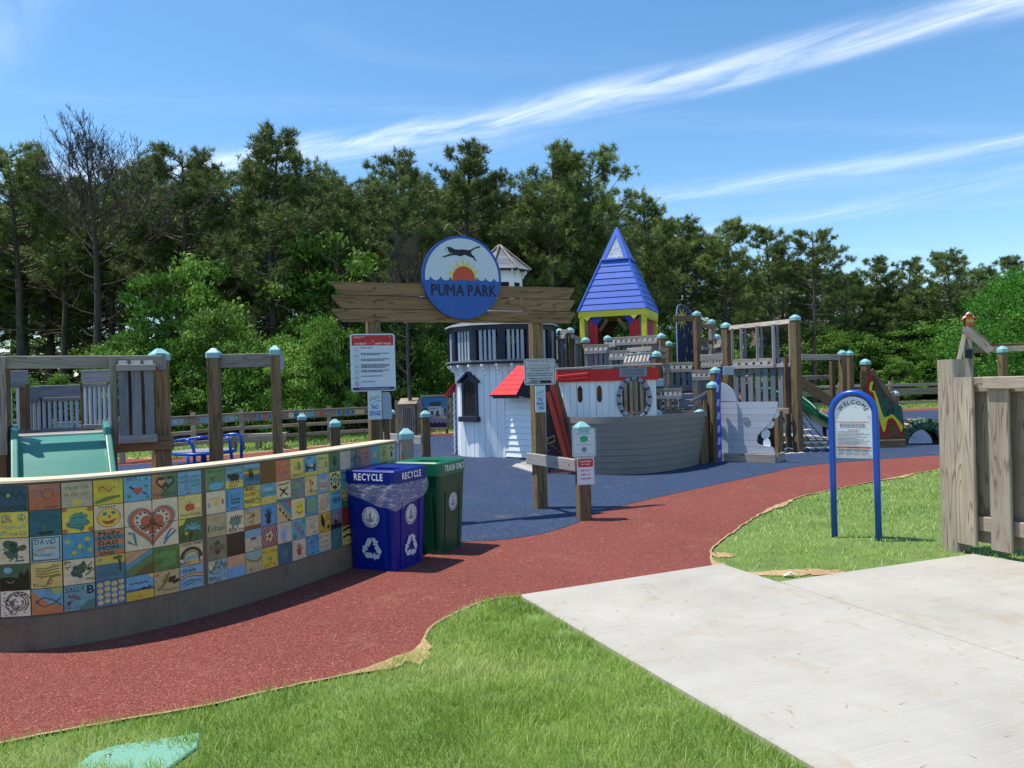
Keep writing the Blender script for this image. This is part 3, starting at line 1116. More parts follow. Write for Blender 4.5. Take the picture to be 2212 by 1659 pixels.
front = [  # px, top y, depth, variant, label
    (28, 332, 29, 5, 'dark pine at the left edge of the view behind the bare tree'),
    (120, 395, 33, 1, 'dark pine filling in directly behind the bare grey tree'),
    (300, 375, 34, 5, 'pine with a thin ragged top just right of the bare tree'),
    (385, 345, 31, 3, 'broad open pine between the bare tree and the tallest left pine'),
    (470, 385, 36, 1, 'pine with sparse top left of the tall layered pine'),
    (590, 298, 29, 2, 'tallest pine of the left half, layered crown against the cloud'),
    (700, 395, 34, 0, 'lower pine right of the tall layered pine'),
    (770, 405, 37, 3, 'small topped pine between two taller ones left of the round sign'),
    (865, 358, 30, 0, 'dense dark pine above the left end of the gate beam'),
    (1020, 330, 32, 2, 'rounded pine rising above the round park sign'),
    (1110, 430, 36, 1, 'low pine between the round sign and the tall pine beside it'),
    (1190, 333, 33, 4, 'tall pine with leaning top left of the blue pyramid roof'),
    (1275, 350, 35, 3, 'tall pine with wide top directly left of the blue roof peak'),
    (1400, 440, 37, 0, 'pine standing behind the right slope of the blue roof'),
    (1470, 485, 40, 5, 'lower pine behind the starry panel'),
    (1565, 484, 38, 4, 'pine above the ladder rails of the bridge tower'),
    (1655, 500, 41, 0, 'pine above the tall brown post of the bridge tower'),
    (1750, 513, 40, 3, 'pine behind the tall brown post with rounded top'),
    (1830, 600, 46, 1, 'lower pine right of the rounded one at the skyline dip'),
    (1900, 565, 47, 2, 'pine above the welcome sign'),
    (1970, 570, 50, 0, 'pine right of the one above the welcome sign'),
    (2045, 552, 46, 5, 'brownish pine left of the birdhouse'),
    (2110, 590, 52, 1, 'pine behind the birdhouse'),
    (2175, 560, 55, 4, 'pine topping the bright green tree at right'),
]
for px, yt, d, k, lb in front:
    pine_at(px, yt, d, k, lb)
r = random.Random(99)
# second and third rows fill the wood; they top out below the skyline of the first row
sky_line = [(-200, 380), (28, 350), (250, 400), (385, 365), (590, 350), (750, 410), (865, 380), (1020, 360), (1110, 440), (1190, 370), (1300, 380), (1400, 460), (1500, 500), (1750, 540), (1840, 600), (2050, 585), (2400, 570)]
def skyl(px):
    for (a, b), (c, d) in zip(sky_line, sky_line[1:]):
        if a <= px <= c:
            return b + (d - b) * (px - a) / (c - a)
    return 560
for row, (d0, n_, drop) in enumerate(((39, 30, 45), (47, 32, 75), (57, 30, 95))):
    for i in range(n_):
        px = -180 + (2212 + 360) * (i + r.random()) / n_
        d = d0 + r.uniform(-2.5, 3) + (9 if px > 1300 else 0)
        yt = skyl(px) + drop * r.uniform(0.4, 1.5)
        pine_at(px, yt, d, r.randrange(6), 'dark pine deep in the wood behind the front row of pines', group='pines deep in the wood', sx=1.15)
for i in range(16):
    px = 1700 + 620 * (i + r.random()) / 16
    pine_at(px, skyl(px) + 22 + 30 * r.random(), r.uniform(55, 64), (2, 4, 0)[i % 3], 'dark pine deep in the wood behind the front row of pines', group='pines deep in the wood', sx=1.5)
# trees outside the frame that shade or would be seen from a step aside
for px, d in ((-330, 27), (-520, 31), (-700, 29), (2480, 50), (2700, 46), (2950, 50)):
    pine_at(px, 380 if px < 0 else 570, d, r.randrange(6), 'dark pine deep in the wood behind the front row of pines', group='pines deep in the wood')
# slim pole trunks in the shade at the left
bt = W(178, 318, 26.5)
put_tree('bare_tree', [('trunk', bare_meshes(61, 10))], (W(196, 840, 26.5).x, 26.5, 0), bt.z / 10 * 1.12, 0.4, 'tall leafless grey tree with fine branching twigs at upper left', 'tree', sz=bt.z / 10)
sn = W(845, 540, 24.5)
put_tree('bare_tree', [('trunk', bare_meshes(62, 10))], (W(890, 860, 24.5).x, 24.5, 0), sn.z / 10 * .8, 2.2, 'thin bleached dead tree behind the left gate post', 'tree', sz=sn.z / 10)


def broad_at(px, ytop, d, k, label, src=None, name='oak_tree', group='leafy trees in front of the pines', H=5.0, sx=1.0, cat='tree'):
    top = W(px, ytop, d)
    s = top.z / H * 1.1
    m_ = (src or BROAD)[k]
    return put_tree(name, [('trunk', m_[0]), ('crown', m_[1])], (top.x, d, 0), s * sx, RND.uniform(0, 6.28), label, cat, group, sz=s)


for px, yt, d, k, sx, lb in (
    (395, 548, 27, 2, .75, 'slender light green oak under the pines left of the tall pine'),
    (300, 715, 25.5, 1, .8, 'spreading light green oak behind the slide tower'),
    (470, 670, 25, 0, .8, 'spreading bright oak behind the two post frame'),
    (590, 730, 24.5, 1, .75, 'wide green oak behind the right post of the frame'),
    (725, 500, 28.5, 2, .8, 'tall light green oak left of the gate beam'),
    (690, 690, 26, 0, .6, 'green oak directly left of the left gate post'),
    (930, 700, 31, 1, .9, 'green oak behind the gate between post and lighthouse'),
    (850, 730, 30, 0, .8, 'green oak behind the safety rules sign'),
    (130, 805, 26, 2, .8, 'low oak in the shade at far left'),
    (20, 810, 24, 0, 1.0, 'low oak at the left edge of the view'),
    (215, 810, 28, 1, .7, 'low oak behind the bare tree'),
    (1345, 690, 34, 1, 1.0, 'green oak seen through the castle window'),
    (1480, 720, 36, 0, 1.0, 'green oak behind the starry panel'),
    (1620, 745, 38, 2, 1.1, 'green oak behind the ladder rails'),
    (1540, 735, 36, 1, .9, 'green oak between starry panel and bridge tower'),
    (1790, 720, 44, 0, 1.0, 'green oak behind the ramp rails left of the welcome sign'),
    (1940, 770, 42, 2, 1.0, 'low green oak behind the far rail fence'),
    (2030, 740, 44, 1, 1.0, 'green oak left of the birdhouse pole'),
):
    broad_at(px, yt, d, k, lb, sx=sx)
lt = W(2190, 578, 30)
put_tree('leafy_tree', [('trunk', LOCUST[0]), ('crown', LOCUST[1])], (W(2200, 800, 30).x + .7, 30, 0), lt.z / 7 * 1.12, .6, 'large bright green leafy tree at the right edge behind the birdhouse', 'tree', sz=lt.z / 7 * 1.12)
for i in range(70):
    px = -260 + 2750 * (i + r.random()) / 70
    d = r.uniform(37, 62) + (8 if px > 1300 else 0)
    m_ = BROAD[i % 3]
    s = r.uniform(.75, 1.25)
    if px < 260 and i % 3: continue
    put_tree('oak_tree', [('trunk', m_[0]), ('crown', m_[1])], (W(px, 850, d).x, d, 0), s * 1.25, r.uniform(0, 6.28), 'low leafy oak in the shade deep between the pine trunks', 'tree', 'low oaks deep between the pines', sz=s)
for i in range(44):
    px = -150 + 2500 * (i + r.random()) / 44
    d = (20.5 + 9.5 * max(0, min(1, px / 1300)) if px < 1300 else 33 + 7 * (px - 1300) / 900) * r.uniform(1.16, 1.3)
    hgt = r.uniform(1.3, 2.6)
    m_ = SHRUB[i % 2]
    put_tree('shrub', [('trunk', m_[0]), ('crown', m_[1])], (W(px, 850, d).x, d, 0), hgt / 2, r.uniform(0, 6.28), 'leafy shrub growing along the foot of the wood', 'shrub', 'shrubs along the foot of the wood')
# ------------------------------------------------------------ flat art: print and hand painting as thin coloured faces
GLY = {}


def glyph(ch, bold):
    key = (ch, False)
    if key not in GLY:
        cu = bpy.data.curves.new('glyph', 'FONT')
        cu.body = ch
        cu.resolution_u = 2
        ob = bpy.data.objects.new('glyph', cu)
        me = ob.to_mesh()
        vs = [(v.co.x, v.co.y) for v in me.vertices]
        fs = [tuple(p.vertices) for p in me.polygons]
        ob.to_mesh_clear()
        bpy.data.objects.remove(ob)
        bpy.data.curves.remove(cu)
        if vs:
            x0 = min(v[0] for v in vs); x1 = max(v[0] for v in vs)
        else:
            x0, x1 = 0, 0.22
        GLY[key] = ([((v[0] - x0) / .69, v[1] / .69) for v in vs], fs, (x1 - x0) / .69)
    return GLY[key]


def clip_sq(pts, lo=0.0, hi=1.0):
    def cl(p, ins, inter):
        out = []
        for i in range(len(p)):
            a, b = p[i - 1], p[i]
            if ins(b):
                if not ins(a): out.append(inter(a, b))
                out.append(b)
            elif ins(a):
                out.append(inter(a, b))
        return out
    for ax in (0, 1):
        for lim, sg in ((lo, 1), (hi, -1)):
            ins = lambda p: (p[ax] - lim) * sg >= -1e-9
            def inter(a, b):
                t = (lim - a[ax]) / (b[ax] - a[ax])
                return tuple(a[k] + (b[k] - a[k]) * t for k in range(2))
            if pts: pts = cl(pts, ins, inter)
    return pts


class Art:
    def __init__(s, clip=None, seed=1):
        s.v, s.f, s.c, s.lay, s.clip = [], [], [], 0, clip
        s.r = random.Random(seed)

    def _add(s, pts, faces, col):
        k = len(s.v)
        s.v += [(p[0], p[1], s.lay) for p in pts]
        for f in faces:
            f = tuple(f)
            A, B, C = (pts[i] for i in f[:3])
            if (B[0] - A[0]) * (C[1] - A[1]) - (B[1] - A[1]) * (C[0] - A[0]) < 0: f = f[::-1]
            s.f.append(tuple(i + k for i in f))
            s.c.append(col)

    def poly(s, pts, col, up=True):
        if isinstance(col, str): col = hx(col)
        if s.clip: pts = clip_sq(pts, *s.clip)
        q = []
        for p in pts:
            if not q or abs(p[0] - q[-1][0]) + abs(p[1] - q[-1][1]) > 1e-6: q.append(p)
        if len(q) < 3: return s
        if up: s.lay += 1
        tr = tessellate_polygon([[V((p[0], p[1], 0)) for p in q]])
        s._add(q, tr, col)
        return s

    def rect(s, x0, y0, x1, y1, col, up=True):
        return s.poly([(x0, y0), (x1, y0), (x1, y1), (x0, y1)], col, up)

    def rrect(s, x0, y0, x1, y1, r, col):
        pts = []
        for cx, cy, a0 in ((x1 - r, y1 - r, 0), (x0 + r, y1 - r, 90), (x0 + r, y0 + r, 180), (x1 - r, y0 + r, 270)):
            for i in range(6):
                a = R(a0 + 18 * i)
                pts.append((cx + r * math.cos(a), cy + r * math.sin(a)))
        return s.poly(pts, col)

    def ell(s, cx, cy, rx, ry, col, n=16, rot=0, up=True):
        c, q = math.cos(rot), math.sin(rot)
        return s.poly([(cx + rx * math.cos(a) * c - ry * math.sin(a) * q, cy + rx * math.cos(a) * q + ry * math.sin(a) * c) for a in [2 * math.pi * i / n for i in range(n)]], col, up)

    def line(s, pts, wd, col, closed=False, up=True):
        if isinstance(col, str): col = hx(col)
        if up: s.lay += 1
        P = [V((p[0], p[1])) for p in pts]
        if closed: P = P + [P[0]]
        n = len(P)
        Lf, Rt = [], []
        for i in range(n):
            a = P[i - 1] if i > 0 else (P[-2] if closed else P[0])
            b = P[i + 1] if i < n - 1 else (P[1] if closed else P[-1])
            t = (b - a)
            t = t.normalized() if t.length > 1e-9 else V((1, 0))
            nn = V((-t.y, t.x)) * wd / 2
            Lf.append((P[i] + nn)[:]); Rt.append((P[i] - nn)[:])
        for i in range(n - 1):
            q = [Rt[i], Rt[i + 1], Lf[i + 1], Lf[i]]
            if s.clip: q = clip_sq(q, *s.clip)
            if len(q) >= 3:
                s._add(q, [tuple(range(len(q)))], col)
        return s

    def arc(s, cx, cy, r, a0, a1, wd, col, n=16, ry=None):
        return s.line([(cx + r * math.cos(R(a0 + (a1 - a0) * i / n)), cy + (ry or r) * math.sin(R(a0 + (a1 - a0) * i / n))) for i in range(n + 1)], wd, col)

    def dbl(s, pts, fs, col, e, c, q):
        """thicken a letter by laying shifted copies just over it"""
        for k, (dx, dy) in enumerate(((e, 0), (-e, 0), (0, e), (0, -e))):
            s.lay += .3
            s._add([(p[0] + dx * c - dy * q, p[1] + dx * q + dy * c) for p in pts], fs, col)
        s.lay -= 1.2

    def twidth(s, txt, h, bold, sp):
        return sum(glyph(c, bold)[2] * h + sp * h for c in txt) - sp * h

    def text(s, txt, x, y, h, col, bold=False, w=None, al='c', rot=0.0, sp=0.16, jit=0.0):
        """baseline at y, cap height h"""
        if isinstance(col, str): col = hx(col)
        s.lay += 1
        tw = s.twidth(txt, h, bold, sp)
        fx = (w / tw) if w else 1.0
        tw *= fx
        x0 = x - (tw / 2 if al == 'c' else (tw if al == 'r' else 0))
        c, q = math.cos(rot), math.sin(rot)
        cur = 0
        for ch in txt:
            vs, fs, gw = glyph(ch, bold)
            jy = s.r.uniform(-jit, jit) * h
            pts = []
            for (a, b) in vs:
                px, py = cur + a * h * fx, b * h + jy
                px += x0 - x
                pts.append((x + px * c - py * q, y + px * q + py * c))
            if s.clip:
                lo, hi = s.clip
                pts = [(min(max(p[0], lo), hi), min(max(p[1], lo), hi)) for p in pts]
            s._add(pts, fs, col)
            if bold: s.dbl(pts, fs, col, .035 * h, c, q)
            cur += (gw * h + sp * h) * fx
        return s

    def arctext(s, txt, cx, cy, r, h, col, mid, bold=False, inside=False, sp=0.22):
        """letters round a circle, centred on angle mid (degrees); inside: reads along the bottom"""
        if isinstance(col, str): col = hx(col)
        s.lay += 1
        tw = s.twidth(txt, h, bold, sp)
        sg = 1 if inside else -1
        ang = R(mid) - sg * (tw / 2) / r
        for ch in txt:
            vs, fs, gw = glyph(ch, bold)
            a = ang + sg * (gw * h / 2) / r
            ox, oy = cx + r * math.cos(a), cy + r * math.sin(a)
            th = a + (math.pi / 2 if inside else -math.pi / 2)
            c, q = math.cos(th), math.sin(th)
            pts = []
            for (x, y) in vs:
                x = x * h - gw * h / 2
                y = y * h
                pts.append((ox + x * c - y * q, oy + x * q + y * c))
            s._add(pts, fs, col)
            if bold: s.dbl(pts, fs, col, .035 * h, c, q)
            ang += sg * (gw * h + sp * h) / r
        return s

    def smallprint(s, x0, x1, y, h, col, words_=9, seed=0, ragged=0.85):
        """a line of print too small to read in the photo: word-length dashes"""
        rr = random.Random(seed)
        if isinstance(col, str): col = hx(col)
        s.lay += 1
        x = x0
        end = x0 + (x1 - x0) * ragged
        while x < end:
            L = h * rr.uniform(1.2, 4.2)
            s._add([(x, y), (min(x + L, end), y), (min(x + L, end), y + h * rr.uniform(.75, 1)), (x, y + h * rr.uniform(.75, 1))], [(0, 1, 2, 3)], col)
            x += L + h * 0.55
        return s

    def build(s, name, origin, ex, ey, par=None, mat='print', step=0.00025, base=None, thick=0.004, basecol='#ffffff', bevel=None, org=None):
        """base: outline of a backing plate (front face at origin plane)"""
        origin, ex, ey = V(origin), V(ex).normalized(), V(ey).normalized()
        en = ex.cross(ey)
        vs = [origin + ex * x + ey * y + en * (step * l) for x, y, l in s.v]
        fs, cols = list(s.f), []
        for f, c in zip(s.f, s.c): cols += [(*c, 1)] * len(f)
        if base:
            bc = (*(hx(basecol) if isinstance(basecol, str) else basecol), 1)
            k = len(vs)
            n = len(base)
            vs += [origin + ex * p[0] + ey * p[1] for p in base] + [origin + ex * p[0] + ey * p[1] - en * thick for p in base]
            for tr in tessellate_polygon([[V((p[0], p[1], 0)) for p in base]]):
                a, b, c = tr
                A, B, C = base[a], base[b], base[c]
                if (B[0] - A[0]) * (C[1] - A[1]) - (B[1] - A[1]) * (C[0] - A[0]) < 0: a, c = c, a
                fs.append((k + a, k + b, k + c)); fs.append((k + n + a, k + n + c, k + n + b))
                cols += [bc] * 6
            ar = sum(base[i][0] * base[(i + 1) % n][1] - base[(i + 1) % n][0] * base[i][1] for i in range(n))
            for i in range(n):
                j = (i + 1) % n
                q = (k + i, k + n + i, k + n + j, k + j)
                fs.append(q if ar > 0 else q[::-1])
                cols += [bc] * 4
        return mk(name, vs, fs, M[mat], par, cols=cols, org=org if org is not None else (None if par else origin))


def rr_outline(x0, y0, x1, y1, r, n=5):
    pts = []
    for cx, cy, a0 in ((x1 - r, y1 - r, 0), (x0 + r, y1 - r, 90), (x0 + r, y0 + r, 180), (x1 - r, y0 + r, 270)):
        for i in range(n):
            a = R(a0 + 90 * i / (n - 1))
            pts.append((cx + r * math.cos(a), cy + r * math.sin(a)))
    return pts


def circle(r, n=40, ry=None, cx=0, cy=0):
    return [(cx + r * math.cos(2 * math.pi * i / n), cy + (ry or r) * math.sin(2 * math.pi * i / n)) for i in range(n)]


Z = V((0, 0, 1))

# ------------------------------------------------------------ the tile wall
WALLH = 1.03
wall_base_px = [(-330, 1485), (-150, 1448), (0, 1412), (150, 1396), (320, 1366), (442, 1336), (575, 1293), (750, 1229)]
wall_xy = [G(*p).xy for p in wall_base_px]
endp = W(854, 953, 7.52)
wall_xy.append(V((endp.x, endp.y)))
# smooth the base line by fitting a quadratic in x, keeps the gentle concave bow
xs = np.array([p.x for p in wall_xy]); ys = np.array([p.y for p in wall_xy])
cf = np.polyfit(xs[2:], ys[2:], 2)
xa, xb = -4.25, endp.x
dense = [V((x, float(np.polyval(cf, x)))) for x in np.linspace(xa, xb, 400)]
cum = [0.0]
for a, b in zip(dense, dense[1:]): cum.append(cum[-1] + (b - a).length)


def wall_at(s):
    """point and outward (camera side) normal at arc length s"""
    s = min(max(s, 0), cum[-1] - 1e-6)
    i = int(np.searchsorted(cum, s)) - 1
    i = max(i, 0)
    f = (s - cum[i]) / (cum[i + 1] - cum[i])
    p = dense[i].lerp(dense[i + 1], f)
    t = (dense[i + 1] - dense[i]).normalized()
    return V((p.x, p.y, 0)), V((t.x, t.y, 0)), V((t.y, -t.x, 0))


def s_of_px(px, py0):
    """arc length where the wall front shows at a pixel column"""
    best = None
    for i in range(0, 400, 1):
        p = dense[i]
        z = CAMH + 0
        u = p.x / p.y
        if best is None or abs(u - ray(px, py0)[0]) < best[0]: best = (abs(u - ray(px, py0)[0]), cum[i])
    return best[1]


wall = thing('tile_wall', 'long low curved concrete wall faced with hand painted square tiles', 'wall', wall_at(cum[-1] * .6)[0])
# concrete core
n = 60
vs, fs = [], []
for i in range(n + 1):
    p, t, nn = wall_at(cum[-1] * i / n)
    for (o_, z) in ((0.012, -0.05), (0.012, .205), (0, .215), (0, WALLH - .004), (-.19, WALLH - .004), (-.19, -0.05)):
        q = p + nn * o_
        vs.append((q.x, q.y, z))
for i in range(n):
    for j in range(6):
        k = (j + 1) % 6
        fs.append((i * 6 + j, (i + 1) * 6 + j, (i + 1) * 6 + k, i * 6 + k))
fs.append((5, 4, 3, 2, 1, 0)); fs.append(tuple(n * 6 + j for j in range(6)))
mk('concrete_core', vs, fs, M['wallconc'], wall)
vs, fs = [], []
for i in range(n + 1):
    p, t, nn = wall_at(cum[-1] * i / n)
    for (o_, z) in ((0.012, WALLH), (0.008, WALLH + .014), (-.195, WALLH + .014), (-.2, WALLH)):
        q = p + nn * o_
        vs.append((q.x, q.y, z))
for i in range(n):
    for j in range(4):
        k = (j + 1) % 4
        fs.append((i * 4 + j, (i + 1) * 4 + j, (i + 1) * 4 + k, i * 4 + k))
fs.append((3, 2, 1, 0)); fs.append(tuple(n * 4 + j for j in range(4)))
mk('coping', vs, fs, M['ledge'], wall)
# raised form-board marks on the bare base
rr_ = random.Random(5)
mks = []
for q in range(20):
    s0 = cum[-1] * rr_.random()
    for g in range(rr_.randint(2, 5)):
        s1 = s0 + rr_.uniform(-.03, .03)
        z = 0.205 - .011 * g - rr_.uniform(0, .006)
        a, _, n1 = wall_at(s1)
        b, _, n2 = wall_at(s1 + rr_.uniform(.08, .2))
        mks.append((a + n1 * .0125 + Z * z, b + n2 * .0125 + Z * (z - .004), .005, .004, n1))
boards('form_marks', mks, M['wallconc'], wall, ch=.0015)['kind'] = 'stuff'

# the pictures, written as short recipes in a unit square
K_ = '#1c1a1c'; CRM = '#d9c6a4'; SKY = '#6fa3bd'; TEALC = '#2e6672'; YEL = '#dcc34e'; GRN = '#5c7a4a'; ORG_ = '#c07848'; BRN = '#5a3a26'; PNK = '#c98e80'; TAN = '#c4a880'
def bgd(a, c, c2=None):
    a.rect(0, 0, 1, 1, c)
    r = a.r
    for _ in range(5):
        cx, cy = r.random(), r.random()
        cc = hx(c2 or c)
        f = r.uniform(.82, 1.18)
        a.poly([(cx + r.uniform(-.4, .4), cy + r.uniform(-.25, .25)) for _ in range(4)] if False else [(cx - r.uniform(.1, .4), cy - .05), (cx + r.uniform(.1, .4), cy - .08), (cx + r.uniform(.1, .35), cy + r.uniform(.04, .12)), (cx - r.uniform(.1, .3), cy + .09)], tuple(min(1, x * f) for x in cc))
def waves(a, y, col, n=3, wd=.03):
    for i in range(n):
        x = .05 + i * .32
        a.line([(x, y), (x + .1, y + .12), (x + .2, y + .1), (x + .16, y + .03), (x + .3, y)], wd, col)
def heart(a, cx, cy, s, col):
    a.poly([(cx + s * 16 * math.sin(t) ** 3 / 17, cy + s * (13 * math.cos(t) - 5 * math.cos(2 * t) - 2 * math.cos(3 * t) - math.cos(4 * t)) / 17) for t in [6.2832 * i / 26 for i in range(26)]], col)
def hand(a, cx, cy, s, col):
    a.ell(cx, cy, .2 * s, .22 * s, col, 10)
    for an, L in ((150, .34), (112, .46), (90, .5), (68, .46), (35, .36)):
        x, y = math.cos(R(an)), math.sin(R(an))
        a.line([(cx + x * .12 * s, cy + y * .12 * s), (cx + x * L * s, cy + y * L * s)], .085 * s, col)
def flower(a, cx, cy, s, col, mid='#d8b640', n=6):
    for i in range(n):
        t = 6.283 * i / n
        a.ell(cx + math.cos(t) * s * .6, cy + math.sin(t) * s * .6, s * .42, s * .28, col, 8, t)
    a.ell(cx, cy, s * .33, s * .33, mid, 8)
def blob(a, cx, cy, s, col, k=6):
    for _ in range(k):
        t = a.r.uniform(0, 6.28)
        d = s * a.r.uniform(0, .8)
        a.ell(cx + math.cos(t) * d, cy + math.sin(t) * d, s * a.r.uniform(.25, .6), s * a.r.uniform(.2, .45), col, 9, a.r.uniform(0, 3))
def squig(a, n, col, wd=.02):
    for _ in range(n):
        x, y = a.r.random(), a.r.random()
        a.line([(x, y), (x + a.r.uniform(-.2, .2), y + a.r.uniform(-.15, .15)), (x + a.r.uniform(-.3, .3), y + a.r.uniform(-.2, .2))], wd, col)
def dots(a, n, col, r0=.025, x0=0.05, x1=.95, y0=.05, y1=.95):
    for _ in range(n):
        a.ell(a.r.uniform(x0, x1), a.r.uniform(y0, y1), r0, r0, col, 7)
def tree_palm(a):
    a.line([(.45, 0), (.5, .25), (.58, .48)], .12, '#3a2014')
    for t in (20, 60, 100, 140, 170, -10):
        a.line([(.58, .5), (.58 + .2 * math.cos(R(t)), .5 + .2 * math.sin(R(t)) + .08), (.58 + .36 * math.cos(R(t)), .5 + .3 * math.sin(R(t)))], .07, '#5f9ab4')

T = {}
def t_(key):
    def deco(f):
        T[key] = f
        return f
    return deco
def bigheart(a, dx, dy):
    # one heart spread over a square of four tiles; dx, dy say which quarter
    a.rect(0, 0, 1, 1, CRM)
    P = lambda x, y: (x * 2 - dx, y * 2 - dy)
    def hh(s, col, wd):
        a.line([P(.5 + s * 16 * math.sin(t) ** 3 / 17, .52 + s * (13 * math.cos(t) - 5 * math.cos(2 * t) - 2 * math.cos(3 * t) - math.cos(4 * t)) / 17) for t in [6.2832 * i / 36 for i in range(36)]], wd, col, closed=True)
    hh(.46, '#5d8f9a', .09); hh(.42, '#b9583a', .12); hh(.37, '#c77a60', .08)
    for i in range(22):
        t = 6.2832 * i / 22
        x, y = P(.5 + .3 * 16 * math.sin(t) ** 3 / 17, .54 + .3 * (13 * math.cos(t) - 5 * math.cos(2 * t) - 2 * math.cos(3 * t) - math.cos(4 * t)) / 17)
        a.ell(x, y, .055, .055, '#2c5a80', 8)
    hh(.2, '#b9583a', .1); hh(.13, '#c05a3c', .16)
    a.ell(*P(.5, .55), .14, .12, '#6a3a26', 10)
    a.line([P(.3, .42), P(.5, .5), P(.7, .42)], .1, '#5a3420')
    a.line([P(.05, .2), P(.2, .1), P(.16, .35), P(.06, .38)], .1, '#3f7f76')
    a.line([P(.72, .14), P(.86, .36), P(.95, .3), P(.8, .18), P(.7, .05)], .08, '#3a7590')

